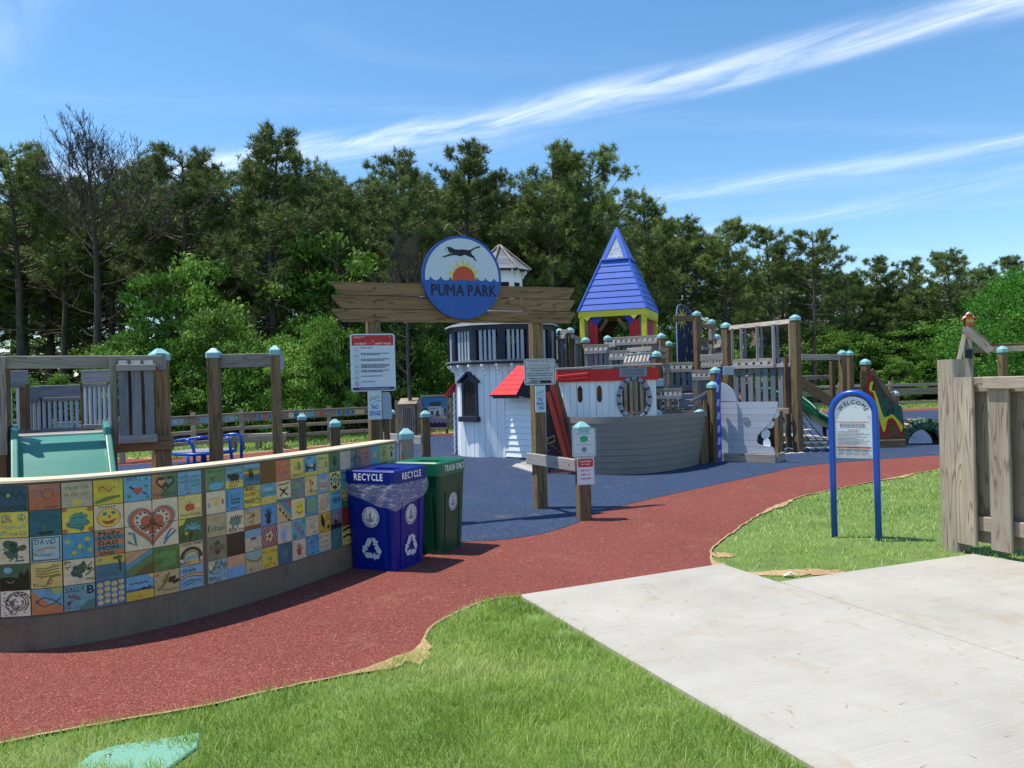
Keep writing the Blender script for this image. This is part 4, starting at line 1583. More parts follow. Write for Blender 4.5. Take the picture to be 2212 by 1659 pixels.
LEFT = [
 [lambda a: (bgd(a, '#2a4a62'), a.text('AROZANA', .5, .55, .17, K_, w=.9, jit=.5), waves(a, .08, K_), a.ell(.35, .62, .07, .07, '#8fb05a', 10)),
  lambda a: (bgd(a, YEL), a.arc(.25, .75, .13, 0, 360, .04, '#4a8a9a'), a.arc(.78, .78, .12, 0, 360, .04, '#4a8a9a'), a.line([(.25, .88), (.25, .62)], .03, '#4a8a9a'), a.line([(.78, .9), (.78, .66)], .03, '#4a8a9a'), a.text('Hannah', .5, .34, .18, '#5f9aa8', w=.8), a.text('Roderick', .5, .08, .16, '#5f9aa8', w=.9), dots(a, 6, '#b8553a', .04)),
  lambda a: (bgd(a, CRM), blob(a, .5, .55, .4, '#41583f', 9), blob(a, .45, .62, .22, '#1f2a28', 5), squig(a, 8, '#3f6a74', .04)),
  lambda a: (a.rect(0, 0, 1, 1, '#101410'), a.poly([(0, .5), (.3, .52), (.6, .46), (1, .7), (1, 1), (0, 1)], '#45604a'), a.ell(.27, .78, .15, .12, '#79a8bc', 12), a.arc(.35, .42, .13, 200, 340, .03, '#8a8468'), a.poly([(.6, .5), (.7, .75), (.8, .55), (.95, .85), (1, .5)], '#101410')),
  lambda a: (bgd(a, '#ddd2bd'), [a.arc(.5 + .02 * i, .52, .08 + .07 * i, 20 + 70 * i, 250 + 70 * i, .035, '#3c2a1c') for i in range(6)], dots(a, 40, '#4a3424', .026))],
 [lambda a: (bgd(a, '#b5674a', '#b0705c'), [a.arc(.6, .6, .2 + .08 * i, 10, 200, .02, '#a9799a') for i in range(3)], [a.ell(.6 + .18 * math.cos(t), .6 + .2 * math.sin(t), .022, .022, K_, 6) for t in [i * .45 for i in range(14)]], a.text('Alexandra', .7, .06, .07, K_)),
  lambda a: (bgd(a, '#275c6c'), a.poly([(.22, .14), (.8, .18), (.68, .06), (.32, .05)], K_), a.line([(.47, .14), (.45, .45)], .05, '#3f7a3c'), a.line([(.25, .62), (.4, .58), (.5, .62)], .015, '#16333c'), a.line([(.6, .75), (.9, .7)], .012, '#16333c')),
  lambda a: (bgd(a, '#a4bcc0'), a.line([(.06, .06), (.06, .94), (.94, .94), (.94, .06), (.06, .06)], .05, '#30464c'), a.text('DAVID', .48, .68, .2, K_, w=.68, jit=.2), a.poly([(.2, .5), (.5, .58), (.85, .56), (.8, .48), (.5, .5), (.25, .42)], '#ba8668'), a.text('Messinger', .42, .22, .13, '#46525a', w=.6), dots(a, 14, '#30464c', .02, .03, .09)),
  lambda a: (bgd(a, '#d4b672'), [a.line([(.15, .8 - .1 * i), (.45, .74 - .1 * i), (.9, .85 - .12 * i)], .05, '#80803c') for i in range(4)], a.line([(.5, .1), (.62, .4), (.95, .48)], .07, '#6d7c40'), dots(a, 6, '#c08454', .06), a.text('Tr', .15, .06, .13, K_), a.line([(.25, .1), (.5, .06)], .02, K_)),
  lambda a: (bgd(a, '#6d9db4'), a.poly([(0, 0), (1, 0), (1, .3), (.55, .42), (.18, .75), (0, 1)], '#bd7a50'), a.ell(.85, .95, .2, .2, '#9cae60', 12), a.line([(.12, .5), (.4, .28), (.75, .4), (.95, .62)], .045, '#34564e'), a.line([(.12, .5), (.4, .66), (.75, .5), (.95, .28)], .045, '#34564e'), a.ell(.22, .5, .03, .03, K_, 6))],
 [lambda a: (bgd(a, '#b8a68c'), a.text('Have fun', .5, .72, .17, '#5d6e52', w=.75), a.text('in the sun!', .5, .46, .14, '#6a6650', w=.8), a.ell(.5, .2, .17, .13, '#cfb860', 12)),
  lambda a: (bgd(a, YEL), blob(a, .5, .5, .38, '#4c7a64', 10), a.ell(.5, .5, .28, .3, '#558c86', 14), a.line([(.35, .35), (.5, .31), (.65, .35)], .03, '#2d5550'), a.line([(.32, .6), (.45, .6)], .04, '#2d5550'), a.line([(.55, .6), (.68, .6)], .04, '#2d5550'), [a.ell(x, y, .12, .1, '#bd6a44', 9) for x, y in ((.92, .92), (.06, .08), (.95, .1), (.06, .95))]),
  lambda a: (bgd(a, '#4e93b4'), [flower(a, x, y, .12, '#a8b654', '#d8c050', 5) for x, y in ((.15, .7), (.8, .75), (.55, .48), (.35, .25), (.88, .3))], [a.line([(x, y), (x + .04, y - .18)], .03, '#3a7a64') for x, y in ((.4, .68), (.6, .4), (.78, .62))]),
  lambda a: (bgd(a, CRM), blob(a, .45, .55, .34, '#2f4a5c', 7), blob(a, .6, .5, .3, '#3c5a40', 7), blob(a, .82, .6, .12, K_, 4), squig(a, 6, '#6a7a4a', .05), a.ell(.07, .9, .05, .05, '#b8553a', 8)),
  lambda a: (bgd(a, '#6e98a2'), a.text('SALLY', .36, .74, .2, '#2c3a48', w=.62), a.text('B', .86, .62, .32, K_, True), dots(a, 9, '#7a5a6a', .06, .05, .5, .3, .6), a.ell(.15, .3, .07, .09, '#4a4a6a', 9), dots(a, 14, K_, .018, .05, .6, .04, .16), a.poly([(.5, 0), (1, 0), (1, .4), (.7, .3)], '#4a7a72'))],
 [lambda a: (bgd(a, '#cdb83a'), a.ell(.38, .66, .26, .16, '#c79838', 14), [a.ell(.2 + .07 * i, .62 + .1 * math.sin(i), .028, .03, K_, 6) for i in range(8)], a.poly([(0, .12), (.4, .3), (.9, .34), (.9, .26), (.4, .12), (.1, .04)], '#627c3a'), a.text('TY', .8, .86, .14, '#6b7a3a')),
  lambda a: (bgd(a, '#d8c39c'), a.ell(.5, .48, .42, .4, '#c78a5a', 20), a.ell(.5, .48, .37, .36, '#ddc24c', 20), a.ell(.36, .64, .08, .07, '#3e6e8a', 9), a.ell(.66, .66, .08, .07, '#3e6e8a', 9), a.ell(.52, .52, .06, .06, '#b8553a', 8), a.poly([(.24, .38), (.5, .34), (.78, .42), (.62, .22), (.4, .2)], '#a84a34'), [a.ell(.2 + .1 * i, .92, .03, .04, '#3c2a4a', 6) for i in range(6)]),
  lambda a: (bgd(a, '#bd7a5e'), a.rect(0, .62, 1, .78, '#4a7c86'), a.rect(0, .2, 1, .38, '#4a8a90'), a.text('Molly', .5, .8, .16, K_, True, w=.72), a.text('LULU', .48, .61, .14, '#2a3644', True, w=.7), a.text('DAD', .46, .4, .16, '#3a1c14', True, w=.66), a.text('MOM', .46, .2, .16, '#1c3c44', True, w=.66), a.text('chip', .4, .03, .13, '#3a2014', True, w=.5)),
  lambda a: (bgd(a, '#46788a'), a.rect(0, .66, 1, 1, '#cbb24e'), a.ell(.15, .85, .07, .07, '#6a9a8c', 9), a.line([(.85, .3), (.82, .82)], .09, '#3a3c28'), blob(a, .78, .86, .16, '#4c6238', 6), [a.line([(.1, .2 + .09 * i), (.75, .22 + .09 * i)], .02, '#2e5a6c') for i in range(5)]),
  lambda a: (bgd(a, '#4a7496'), [(a.ell(.14 + .24 * (i % 4), .14 + .24 * (i // 4) + .05 * (i % 2), .1, .1, '#d6c48e', 10), a.arc(.14 + .24 * (i % 4), .14 + .24 * (i // 4) + .05 * (i % 2), .05, 30, 300, .022, '#a88a3c')) for i in range(16)])],
 [lambda a: (bgd(a, '#62a0bc'), a.text('BELLA', .52, .83, .15, '#2c4048', w=.8, jit=.2), heart(a, .5, .42, .2, '#b8483c'), a.line([(.2, .62), (.35, .5)], .08, K_), a.line([(.68, .34), (.85, .24)], .06, K_), [a.ell(x, y, .07, .07, '#4c7a54', 9) for x, y in ((.82, .58), (.2, .2), (.86, .12))]),
  lambda a: bigheart(a, 0, 1), lambda a: bigheart(a, 0, 0),
  lambda a: (a.rect(0, 0, 1, 1, '#5e7a4a'), a.poly([(0, .25), (1, .85), (1, 1), (0, 1)], '#5e8ca4'), a.poly([(0, .5), (.9, 1), (0, 1)], '#c9a060'), a.poly([(0, .55), (.6, .95), (.4, 1), (0, .8)], '#ca8e70'), a.poly([(.3, 0), (1, 0), (1, .5), (.7, .35)], '#6a5236'), a.line([(.5, .8), (.56, .76), (.62, .8)], .02, K_)),
  lambda a: (bgd(a, '#6aa0c0'), a.rect(0, 0, 1, .36, '#cfae42'), a.rect(0, .36, 1, .46, '#2e5e7a'), [a.line([(.1 + .18 * i, .66 + .05 * (i % 2)), (.18 + .18 * i, .72), (.26 + .18 * i, .64)], .04, K_) for i in range(4)], a.poly([(.5, .4), (.62, .5), (.78, .46), (.85, .55), (.9, .42)], K_), dots(a, 16, '#6d5a2a', .016, .05, .95, .05, .25), a.ell(.95, .95, .1, .1, YEL, 8))],
 [lambda a: (a.rect(0, 0, 1, 1, '#55704a'), a.poly([(0, 0), (.35, 0), (.4, 1), (0, 1)], '#b0774a'), heart(a, .53, .62, .4, '#2a201e'), heart(a, .38, .66, .16, '#c48a5a'), heart(a, .68, .68, .16, '#6c8a7c'), a.ell(.53, .4, .08, .08, '#6a6458', 8), a.text('MARISSA', .52, .06, .15, K_, w=.9)),
  lambda a: bigheart(a, 1, 1), lambda a: bigheart(a, 1, 0),
  lambda a: (bgd(a, '#56783e', '#6c8a48'), blob(a, .5, .5, .4, '#628a4e', 8), squig(a, 6, '#46602e', .05)),
  lambda a: (bgd(a, '#b8a270'), blob(a, .45, .6, .3, '#8f7a4a', 7), blob(a, .8, .6, .22, '#2a2620', 6), a.line([(.15, .2), (.4, .45), (.6, .9)], .06, '#6d5a34'), a.ell(.12, .85, .08, .06, '#b8605a', 8), a.line([(.1, .3), (.6, .15), (.95, .2)], .06, '#7a8a58'))],
 [lambda a: (bgd(a, '#6c9fb8'), [a.line([(.5 * (i % 2) + .06, .15 + .2 * (i // 2)), (.42 + .5 * (i % 2), .2 + .2 * (i // 2))], .07, '#4a8a80') for i in (3, 4, 5, 6, 7)], [a.line([(.3 + .1 * j, .2), (.26 + .1 * j, .45), (.36 + .1 * j, .6), (.3 + .1 * j, .9)], .025, '#5a6a9a') for j in range(2)], a.text('N.M.', .45, .03, .07, K_)),
  lambda a: (bgd(a, '#d9c276'), a.ell(.42, .46, .15, .16, '#b8402e', 12), a.ell(.56, .47, .14, .15, '#c04a34', 12), a.line([(.5, .6), (.48, .7)], .03, K_), a.text('PAUL MORRIS', .52, .08, .12, K_, w=.88)),
  lambda a: (bgd(a, '#34602e'), a.poly([(0, 1), (.3, 1), (.2, .78), (0, .72)], '#d8c23a'), tree_palm(a), flower(a, .3, .38, .09, '#c8b83c', '#c8b83c', 5), a.arc(.18, .2, .1, 0, 360, .04, '#1c3018')),
  lambda a: (bgd(a, '#ceb28c'), a.text('I LOVE TRURO', .56, .86, .11, K_, True, w=.84), a.arc(.5, .3, .42, 0, 180, .14, '#2a3224'), a.arc(.5, .25, .33, 0, 180, .05, '#5f7a3c'), a.poly([(.1, .06), (.9, .06), (.75, .4), (.3, .4)], '#79a4b4'), a.ell(.55, .1, .3, .16, '#d0a868', 12), a.line([(.86, .05), (.82, .5)], .07, '#6a3a26'), a.text('RHYS', .22, .04, .12, K_, True)),
  lambda a: (bgd(a, '#7aa6bc'), a.text('Grace', .38, .74, .16, '#23303a', True, w=.55), a.line([(0, .55), (.35, .66), (.7, .64), (1, .56)], .05, '#b8584c'), a.line([(0, .49), (.35, .6), (.7, .58), (1, .5)], .05, '#cbb65a'), a.line([(0, .43), (.35, .54), (.7, .52), (1, .44)], .05, '#70648c'), a.line([(.05, .25), (.4, .36), (.9, .3)], .06, '#356a7a'), a.line([(.2, .18), (.6, .26)], .05, '#2f5a6a'))],
]
RIGHT = [
 [lambda a: (bgd(a, '#5f8458'), a.text('RORY + LIAM', .5, .82, .1, '#2c4630', w=.8), a.ell(.5, .2, .36, .17, '#62a4c4', 16), a.poly([(.8, .28), (.98, .42), (.9, .15)], '#62a4c4'), a.line([(.38, .36), (.36, .58)], .025, '#2c4030'), a.line([(.36, .5), (.22, .66)], .02, '#2c4030'), a.line([(.36, .5), (.5, .66)], .02, '#2c4030')),
  lambda a: (bgd(a, CRM), a.ell(.5, .55, .22, .2, '#d8b872', 14), squig(a, 7, '#c89c88', .03), a.ell(.85, .5, .05, .14, '#a8443c', 9), a.ell(.12, .4, .05, .14, '#6e98a8', 9)),
  lambda a: (bgd(a, '#b0a070', '#98a078'), blob(a, .4, .75, .2, '#b88a68', 5), a.text('Ethan', .5, .24, .26, '#241f1c', w=.92)),
  lambda a: (bgd(a, '#7e785e'), a.poly([(.5, .88), (.7, .66), (.3, .66)], '#4a2f22'), a.rect(.12, .44, .88, .62, '#6c664e'), a.line([(.12, .44), (.88, .44), (.88, .62), (.12, .62), (.12, .44)], .02, K_), a.text('Wds', .5, .47, .1, '#3a2c22'), a.poly([(.3, .4), (.72, .4), (.5, .16)], '#4a2a1c')),
  lambda a: (bgd(a, '#8aa6a8'), a.ell(.18, .76, .16, .2, '#d8c888', 12), squig(a, 16, '#3f6a74', .035), dots(a, 14, '#26343a', .03), dots(a, 8, '#a4463c', .03, .3, 1, .6, 1))],
 [lambda a: (bgd(a, '#5b90ac'), a.rect(0, 0, 1, .34, '#d2bd62'), a.ell(.5, .5, .3, .17, '#2c2018', 12), a.ell(.2, .58, .1, .1, '#2c2018', 8), [a.line([(x, .42), (x, .2)], .05, '#2c2018') for x in (.3, .42, .6, .72)], a.text('Sarah', .42, .06, .14, K_), [a.poly([(.1 + .18 * i, .72), (.2 + .18 * i, .9), (.28 + .18 * i, .74)], '#8fae8c') for i in range(5)]),
  lambda a: (bgd(a, '#4f93b8'), a.text('EMILY', .5, .06, .11, '#1f2e3c', w=.5), [a.text(c, .9, .78 - .22 * i, .15, '#8fb0b4') for i, c in enumerate('2008')], [a.rect(.28 + .13 * (i % 4), .3 + .16 * (i // 4), .38 + .13 * (i % 4), .4 + .16 * (i // 4), '#2f5470', True) for i in range(9)], a.line([(.08, .2), (.08, .9)], .03, '#26486a')),
  lambda a: (bgd(a, '#d6c2a2'), a.ell(.5, .52, .34, .2, '#5f786a', 14), a.poly([(.1, .5), (.25, .38), (.3, .6)], '#5f786a'), [a.poly([(.2 + .12 * i, .64), (.27 + .12 * i, .86 - .03 * abs(i - 2)), (.33 + .12 * i, .64)], '#4c6458') for i in range(6)], [a.line([(x, .42), (x, .2)], .08, '#5f786a') for x in (.36, .62)], a.text('BEN', .34, .04, .2, K_, w=.44), a.text('TOS', .82, .04, .12, K_)),
  lambda a: (bgd(a, '#2c1c14', '#342018'), [a.line([(.1, .2 + .1 * i), (.9, .3 + .1 * i)], .02, '#4a3426') for i in range(5)]),
  lambda a: (a.rect(0, 0, 1, .48, '#6c9cc0'), a.rect(0, .48, 1, 1, '#cc9a74'), a.poly([(0, .48), (.5, .54), (1, .46), (1, .4), (0, .4)], '#7c9cb4'), a.line([(.7, .6), (.76, .56), (.82, .6)], .02, K_))],
 [lambda a: (a.rect(0, 0, 1, 1, '#3f7488'), a.rect(0, .52, 1, .66, '#c8a64a'), a.rect(0, .66, 1, .82, '#5c8a64'), a.rect(0, .82, 1, 1, '#6ea0b8'), [a.poly([(.3 + .07 * i, .36), (.36 + .07 * i, .95 - .08 * i), (.42 + .07 * i, .36)], K_) for i in range(4)], a.text('HARPER', .55, .2, .22, '#20323c', w=.84), a.rect(.05, .5, .3, .58, '#a84e3c')),
  lambda a: (bgd(a, '#cdbb52'), a.text('TRURO', .36, .78, .19, K_, True, w=.66), a.text('CENTER', .34, .54, .16, '#b0502c', True, w=.62), a.text('MASS', .34, .2, .19, '#2c3a24', True, w=.6), a.line([(.7, .7), (.95, .74), (.95, .5), (.72, .46), (.7, .7)], .03, '#4a5a2c'), a.line([(.7, .15), (.95, .2), (.9, .38), (.68, .36)], .03, '#4a3a2c'), dots(a, 7, '#6a7a34', .03)),
  lambda a: (bgd(a, '#c6aa80'), a.rect(0, 0, 1, .18, '#7a4a30'), flower(a, .52, .62, .2, '#b89064', '#3a2a1c', 8), a.line([(.52, .42), (.5, .16)], .04, '#6a6a3c'), a.poly([(0, .85), (1, .92), (1, 1), (0, 1)], '#86a8b0'), a.text('DAN', .22, .86, .08, K_), squig(a, 4, '#4a3a2a', .03)),
  lambda a: (bgd(a, '#c0b494'), a.rect(0, .62, 1, 1, '#7ea2b4'), a.poly([(.32, .5), (.7, .5), (.66, .62), (.36, .62)], '#8a3a2c'), a.rect(.36, .34, .66, .5, '#cfc4a8'), [a.rect(.4 + .08 * i, .4, .44 + .08 * i, .46, '#8a3a2c') for i in range(3)], a.arc(.5, .1, .34, 0, 180, .02, '#8a846c'), a.text('TRUST', .7, .03, .1, K_)),
  lambda a: (bgd(a, '#b4a27a'), a.rect(0, .66, 1, 1, '#8fa8a4'), a.line([(.05, .72), (.35, .56), (.7, .5), (.98, .66)], .06, '#6a5a3c'), squig(a, 5, '#8a7a54', .03))],
 [lambda a: (bgd(a, '#6d4a26', '#74522c'),), lambda a: (bgd(a, '#6a9cae'), a.rect(0, 0, 1, .36, '#d0b65a'), a.poly([(0, .36), (.5, .46), (1, .38), (1, .62), (0, .6)], '#4f8a94'), a.ell(.5, .72, .3, .08, '#a8bab0', 10)),
  lambda a: (bgd(a, '#4f8fc0'), hand(a, .46, .42, .85, '#1d2836'), a.ell(.46, .2, .17, .14, '#1d2836', 9)),
  lambda a: (bgd(a, '#c08a84'), [a.line([(-.1 + .13 * i, 0), (.1 + .13 * i, .5), (-.02 + .13 * i, 1)], .05, '#4a2432') for i in range(9)], flower(a, .48, .5, .26, '#d8c88c', '#3a3020', 5)),
  lambda a: (bgd(a, '#cdb546'), a.text('RAVEN', .5, .72, .17, '#9a4a34', w=.86, jit=.3), a.text('JADA', .5, .06, .22, '#a04a30', w=.8, jit=.2), a.ell(.4, .5, .18, .12, '#a8a24a', 10), a.ell(.56, .42, .06, .06, '#6a7a3c', 8))],
 [lambda a: (bgd(a, '#bd6c4c'), a.text('OPEN', .5, .68, .2, '#d09078', w=.8, jit=.4), dots(a, 9, '#c9a080', .03), a.line([(.2, .4), (.5, .2), (.7, .1)], .06, '#7a8aa0')),
  lambda a: (bgd(a, '#d4c298'), a.rect(0, 0, 1, .14, '#4a7c8c'), a.line([(.22, .26), (.78, .66)], .07, K_), a.line([(.78, .26), (.22, .66)], .07, K_), a.ell(.5, .5, .1, .1, K_, 9), a.line([(.1, .82), (.6, .84), (.9, .9)], .05, K_)),
  lambda a: (a.rect(0, 0, 1, 1, '#c9ac7c'), a.poly([(.2, 1), (1, .2), (1, 1)], '#4a8498'), a.poly([(.6, 1), (1, .6), (1, 1)], '#b4553c'), a.line([(.1, .98), (.98, .1)], .12, '#9a946a'), [a.poly([(.1 + .2 * i, .75 - .2 * i), (.24 + .2 * i, .5 - .2 * i), (.3 + .2 * i, .68 - .2 * i)], '#3a2e24') for i in range(4)]),
  lambda a: (bgd(a, '#c4b4a4'), hand(a, .42, .42, .8, '#8fb0c4'), a.ell(.42, .38, .2, .22, '#7aa0c4', 10), a.text('Paul', .45, .04, .09, K_)),
  lambda a: (bgd(a, '#245a74'), a.ell(.5, .5, .16, .26, '#3f7f74', 12), a.line([(.5, .2), (.5, .82)], .03, '#1c4450'), a.arc(.5, .5, .3, 60, 300, .03, '#2e7284'))],
 [lambda a: (bgd(a, '#cfbc62'), blob(a, .55, .6, .26, '#8a8a50', 7), blob(a, .6, .5, .14, '#7a6a44', 4), a.text('VIOLET', .5, .08, .14, K_, w=.85)),
  lambda a: (bgd(a, '#7c7d84', '#6a8474'), blob(a, .5, .6, .34, '#78906e', 7), squig(a, 6, '#6a5a7c', .06)),
  lambda a: (bgd(a, '#d8c49c'), a.ell(.6, .5, .34, .4, '#ddcb3c', 18), a.ell(.5, .6, .04, .07, K_, 8), a.ell(.7, .62, .04, .07, K_, 8), a.arc(.6, .46, .2, 200, 340, .05, K_)),
  lambda a: (bgd(a, '#5aa0ae'), a.text('P', .28, .6, .26, '#a43c54', True), a.text('M', .5, .38, .26, '#a43c54', True), a.text('H', .74, .14, .26, '#a43c54', True), a.ell(.85, .85, .1, .14, '#4c8a5c', 9), a.ell(.2, .15, .12, .12, '#3f7a54', 9)),
  lambda a: (bgd(a, '#cdb8a0'), hand(a, .5, .38, .85, '#a4483e'), a.text('6', .12, .78, .14, K_))],
 [lambda a: (bgd(a, '#5d9cb8'), a.rect(0, 0, 1, .2, '#cdb850'), a.poly([(.1, .2), (.1, .8), (.25, .5), (.7, .5), (.9, .68), (.88, .2), (.75, .2), (.7, .35), (.3, .35), (.25, .2)], '#2a2028'), a.poly([(.4, .45), (.6, .62), (.75, .45)], '#d8c05a'), a.text('ZOE', .35, .84, .12, K_)),
  lambda a: (bgd(a, '#d2bd7e'), [flower(a, x, y, .1, '#a8443c', '#7a3a2c', 5) for x, y in ((.42, .78), (.6, .62))], flower(a, .5, .25, .1, '#5a5a44', '#cfbf84', 6), a.line([(.44, .68), (.5, .35)], .025, '#5a6a3c'), a.text('JT', .12, .78, .12, K_), a.text('LP', .86, .1, .12, K_)),
  lambda a: (bgd(a, '#5a94a4'), [a.rect(.15, .2 + .14 * i, .85, .28 + .14 * i, '#92ac5c', True) for i in range(5)], [a.rect(.04, .15 + .2 * i, .12, .28 + .2 * i, '#54507c') for i in range(4)]),
  lambda a: (bgd(a, '#c9b89a'), a.text('Tom', .3, .82, .1, '#3a3a3a'), a.line([(.3, .7), (.5, .45), (.8, .7)], .03, '#5a544c'), a.line([(.2, .2), (.45, .5), (.75, .3)], .03, '#6a6a74'), a.line([(.45, .5), (.6, .7)], .03, '#5a544c'), a.text('Ohio', .68, .1, .12, '#4c4640')),
  lambda a: (bgd(a, '#4f96b8'), dots(a, 12, '#22344a', .03), blob(a, .4, .1, .1, '#1c2830', 4), squig(a, 4, '#6a5a8a', .05), dots(a, 5, '#9aa84c', .05))],
 [lambda a: (bgd(a, '#bdb46a'), a.text('Christian', .5, .74, .15, '#565c38', w=.86), a.text('2', .78, .36, .24, '#2c2c24', True), dots(a, 10, '#8a8a54', .03)),
  lambda a: (bgd(a, '#7aa0b8'), a.poly([(.2, .2), (.16, .85), (.36, .68), (.66, .68), (.84, .88), (.82, .2), (.5, .1)], '#ccae94'), a.ell(.36, .5, .04, .05, '#4a4a54', 7), a.ell(.66, .5, .04, .05, '#4a4a54', 7), a.line([(.3, .3), (.5, .34), (.72, .3)], .02, '#7a5a4a'), [a.line([(.5, .36), (.5 + .34 * q, .3 + .1 * i)], .012, '#7a5a4a') for q in (-1, 1) for i in range(3)]),
  lambda a: (bgd(a, '#cdb898'), [a.arc(.5, .5, .1 + .07 * i, 0 + 40 * i, 300 + 40 * i, .022, '#a08a70') for i in range(5)]),
  lambda a: (bgd(a, '#cda832'), a.ell(.36, .55, .17, .28, '#2a2a2e', 12, .3), a.ell(.26, .84, .1, .1, '#2a2a2e', 9), a.poly([(.1, .86), (.2, .9), (.2, .8)], '#cdb03a'), a.line([(.4, .3), (.38, .1)], .04, K_), a.line([(.5, .32), (.55, .12)], .04, K_), a.ell(.82, .22, .12, .14, '#4a3c1c', 9), [a.line([(.6, .55 + .12 * i), (.78, .62 + .12 * i), (.95, .56 + .12 * i)], .03, '#3c3420') for i in range(3)], a.text('Toby', .25, .04, .09, K_)),
  lambda a: (bgd(a, '#c9b593'), a.text('AUDREY', .5, .72, .13, '#6d5f52', w=.84), a.text('& MOM', .45, .46, .13, '#6d5f52', w=.6), a.text('LOGAN', .48, .2, .14, '#6d5f52', w=.75), a.rect(0, 0, 1, .1, '#7ca0a8'))],
 [lambda a: (bgd(a, '#476a4a'), hand(a, .5, .45, .8, '#1c2a20')),
  lambda a: (bgd(a, '#d0bd6a'), [a.ell(.5 + .36 * math.cos(t), .52 + .36 * math.sin(t), .07, .1, K_, 8, t) for t in [i * .7 for i in range(9)]], a.ell(.5, .55, .2, .2, '#5f98ac', 12), blob(a, .5, .15, .16, '#4a2a20', 4)),
  lambda a: (bgd(a, '#5a9cb8'), a.ell(.5, .5, .26, .18, '#2c4a58', 12), a.poly([(.7, .5), (.92, .68), (.9, .34)], '#2c4a58'), [a.line([(.36 + .1 * i, .36), (.36 + .1 * i, .64)], .03, '#8ab0b4') for i in range(4)], a.text('PAUL TAYLOR', .6, .82, .09, '#1f3040', w=.7), a.poly([(0, 1), (.3, 1), (0, .7)], '#8aa860')),
  lambda a: (bgd(a, '#5d7c78'), [a.poly([(.05 + .2 * i, .3), (.15 + .2 * i, .95), (.25 + .2 * i, .3)], c) for i, c in enumerate(('#8a6a7c', '#b0788a', '#9a8a9c', '#a4604c', '#4a7a6c'))], a.rect(0, 0, 1, .26, '#1e2626'), blob(a, .5, .3, .24, '#1e2626', 6)),
  lambda a: (bgd(a, '#3f7072'), a.ell(.45, .5, .13, .18, '#6a7a44', 10), a.line([(.5, .4), (.6, .2)], .03, '#2c4a3c'))],
 [lambda a: (bgd(a, '#b8a994'),), lambda a: (bgd(a, '#4c8ca4'), a.text('RMPROY', .5, .76, .14, '#1c2c36', w=.84), a.text('09', .4, .3, .22, '#2c5a74'), squig(a, 5, '#1f3a4a', .04)),
  lambda a: (a.rect(0, 0, 1, .5, '#3f6444'), a.rect(0, .5, 1, 1, '#a89a58'), a.text('SKYLER', .5, .72, .14, '#3a3c24', w=.86), a.text('Bear', .42, .34, .15, '#c8b460')),
  lambda a: (a.rect(0, 0, 1, 1, '#6a2c26'), [a.rect(.02 + .25 * j + .12 * (i % 2), .04 + .125 * i, .2 + .25 * j + .12 * (i % 2), .13 + .125 * i, '#84362c') for i in range(7) for j in range(4)]),
  lambda a: (bgd(a, '#cdb25e'), a.line([(.05, .78), (.4, .86), (.95, .9)], .14, K_), a.line([(.05, .42), (.5, .5), (.9, .44)], .12, K_), dots(a, 5, '#5a4a24', .025, .3, .8, .1, .25))],
 [lambda a: (bgd(a, '#5c6468', '#7a6f64'), squig(a, 14, '#2a3038', .06), blob(a, .6, .4, .2, '#7c6a4a', 4))],
 [lambda a: (bgd(a, '#b06a60'), a.text('Aidan', .5, .66, .13, '#6a2c28', w=.7), a.text('Twin', .55, .42, .12, '#6a2c28', w=.5), blob(a, .5, .2, .08, '#5a2420', 4))],
 [lambda a: (bgd(a, '#5d93ac'), [a.poly([(.5 + .14 * math.cos(t - .3), .5 + .14 * math.sin(t - .3)), (.5 + .4 * math.cos(t), .5 + .4 * math.sin(t)), (.5 + .14 * math.cos(t + .3), .5 + .14 * math.sin(t + .3))], '#cf9a3c') for t in [i * .785 for i in range(8)]], a.ell(.5, .5, .16, .16, '#d8b04a', 12))],
 [lambda a: (bgd(a, '#a4a45c'), a.ell(.55, .5, .24, .2, '#8a8a4a', 10), a.arc(.55, .5, .15, 0, 300, .05, '#5a5a34'), a.text('YOUTH', .5, .8, .1, '#54502c', w=.6))],
 [lambda a: (bgd(a, '#bfae86'), a.ell(.5, .38, .13, .19, '#2a1a14', 12), [a.ell(x, y, .07, .1, '#2a1a14', 9) for x, y in ((.34, .72), (.52, .8), (.7, .7))])],
]


def filler(a):
    r = a.r
    c = r.choice(['#5d93ac', '#cdb25e', CRM, '#4c7a54', '#3f7072', '#b07a58', '#6a9cb8', '#c4b090'])
    bgd(a, c)
    k = r.randrange(4)
    c2 = r.choice(['#2a3038', '#a4463c', '#cfae42', '#34602e', '#2e5e7a'])
    if k == 0: flower(a, .5, .5, .26, c2)
    elif k == 1: blob(a, .5, .5, .3, c2)
    elif k == 2: hand(a, .5, .42, .8, c2)
    else: squig(a, 8, c2, .05)


s_sep = s_of_px(441, 1180)          # the bare strip between the two tiled bays
s_end = cum[-1] - 0.035
TZ0, TZ1 = 0.222, WALLH - 0.012
th = (TZ1 - TZ0) / 5
GAP = 0.0045


def tile(sm, wdt, row, recipe, seed):
    p, t, nn = wall_at(sm)
    a = Art(clip=(0.0, 1.0), seed=seed)
    try:
        recipe(a)
    except Exception as e:
        print('tile recipe', seed, e)
    z0 = TZ1 - (row + 1) * th + GAP / 2
    hgt = th - GAP
    a.v = [(x * wdt - wdt / 2, y * hgt, l) for x, y, l in a.v]
    dz = 0.004 + 0.003 * a.r.random()
    org_ = p + nn * (dz + .006) + Z * z0
    base = [(-wdt / 2, 0), (wdt / 2, 0), (wdt / 2, hgt), (-wdt / 2, hgt)]
    a.build('tile', org_, t, Z, wall, 'glaze', base=base, thick=.012, basecol='#b9a88c', step=.00012)


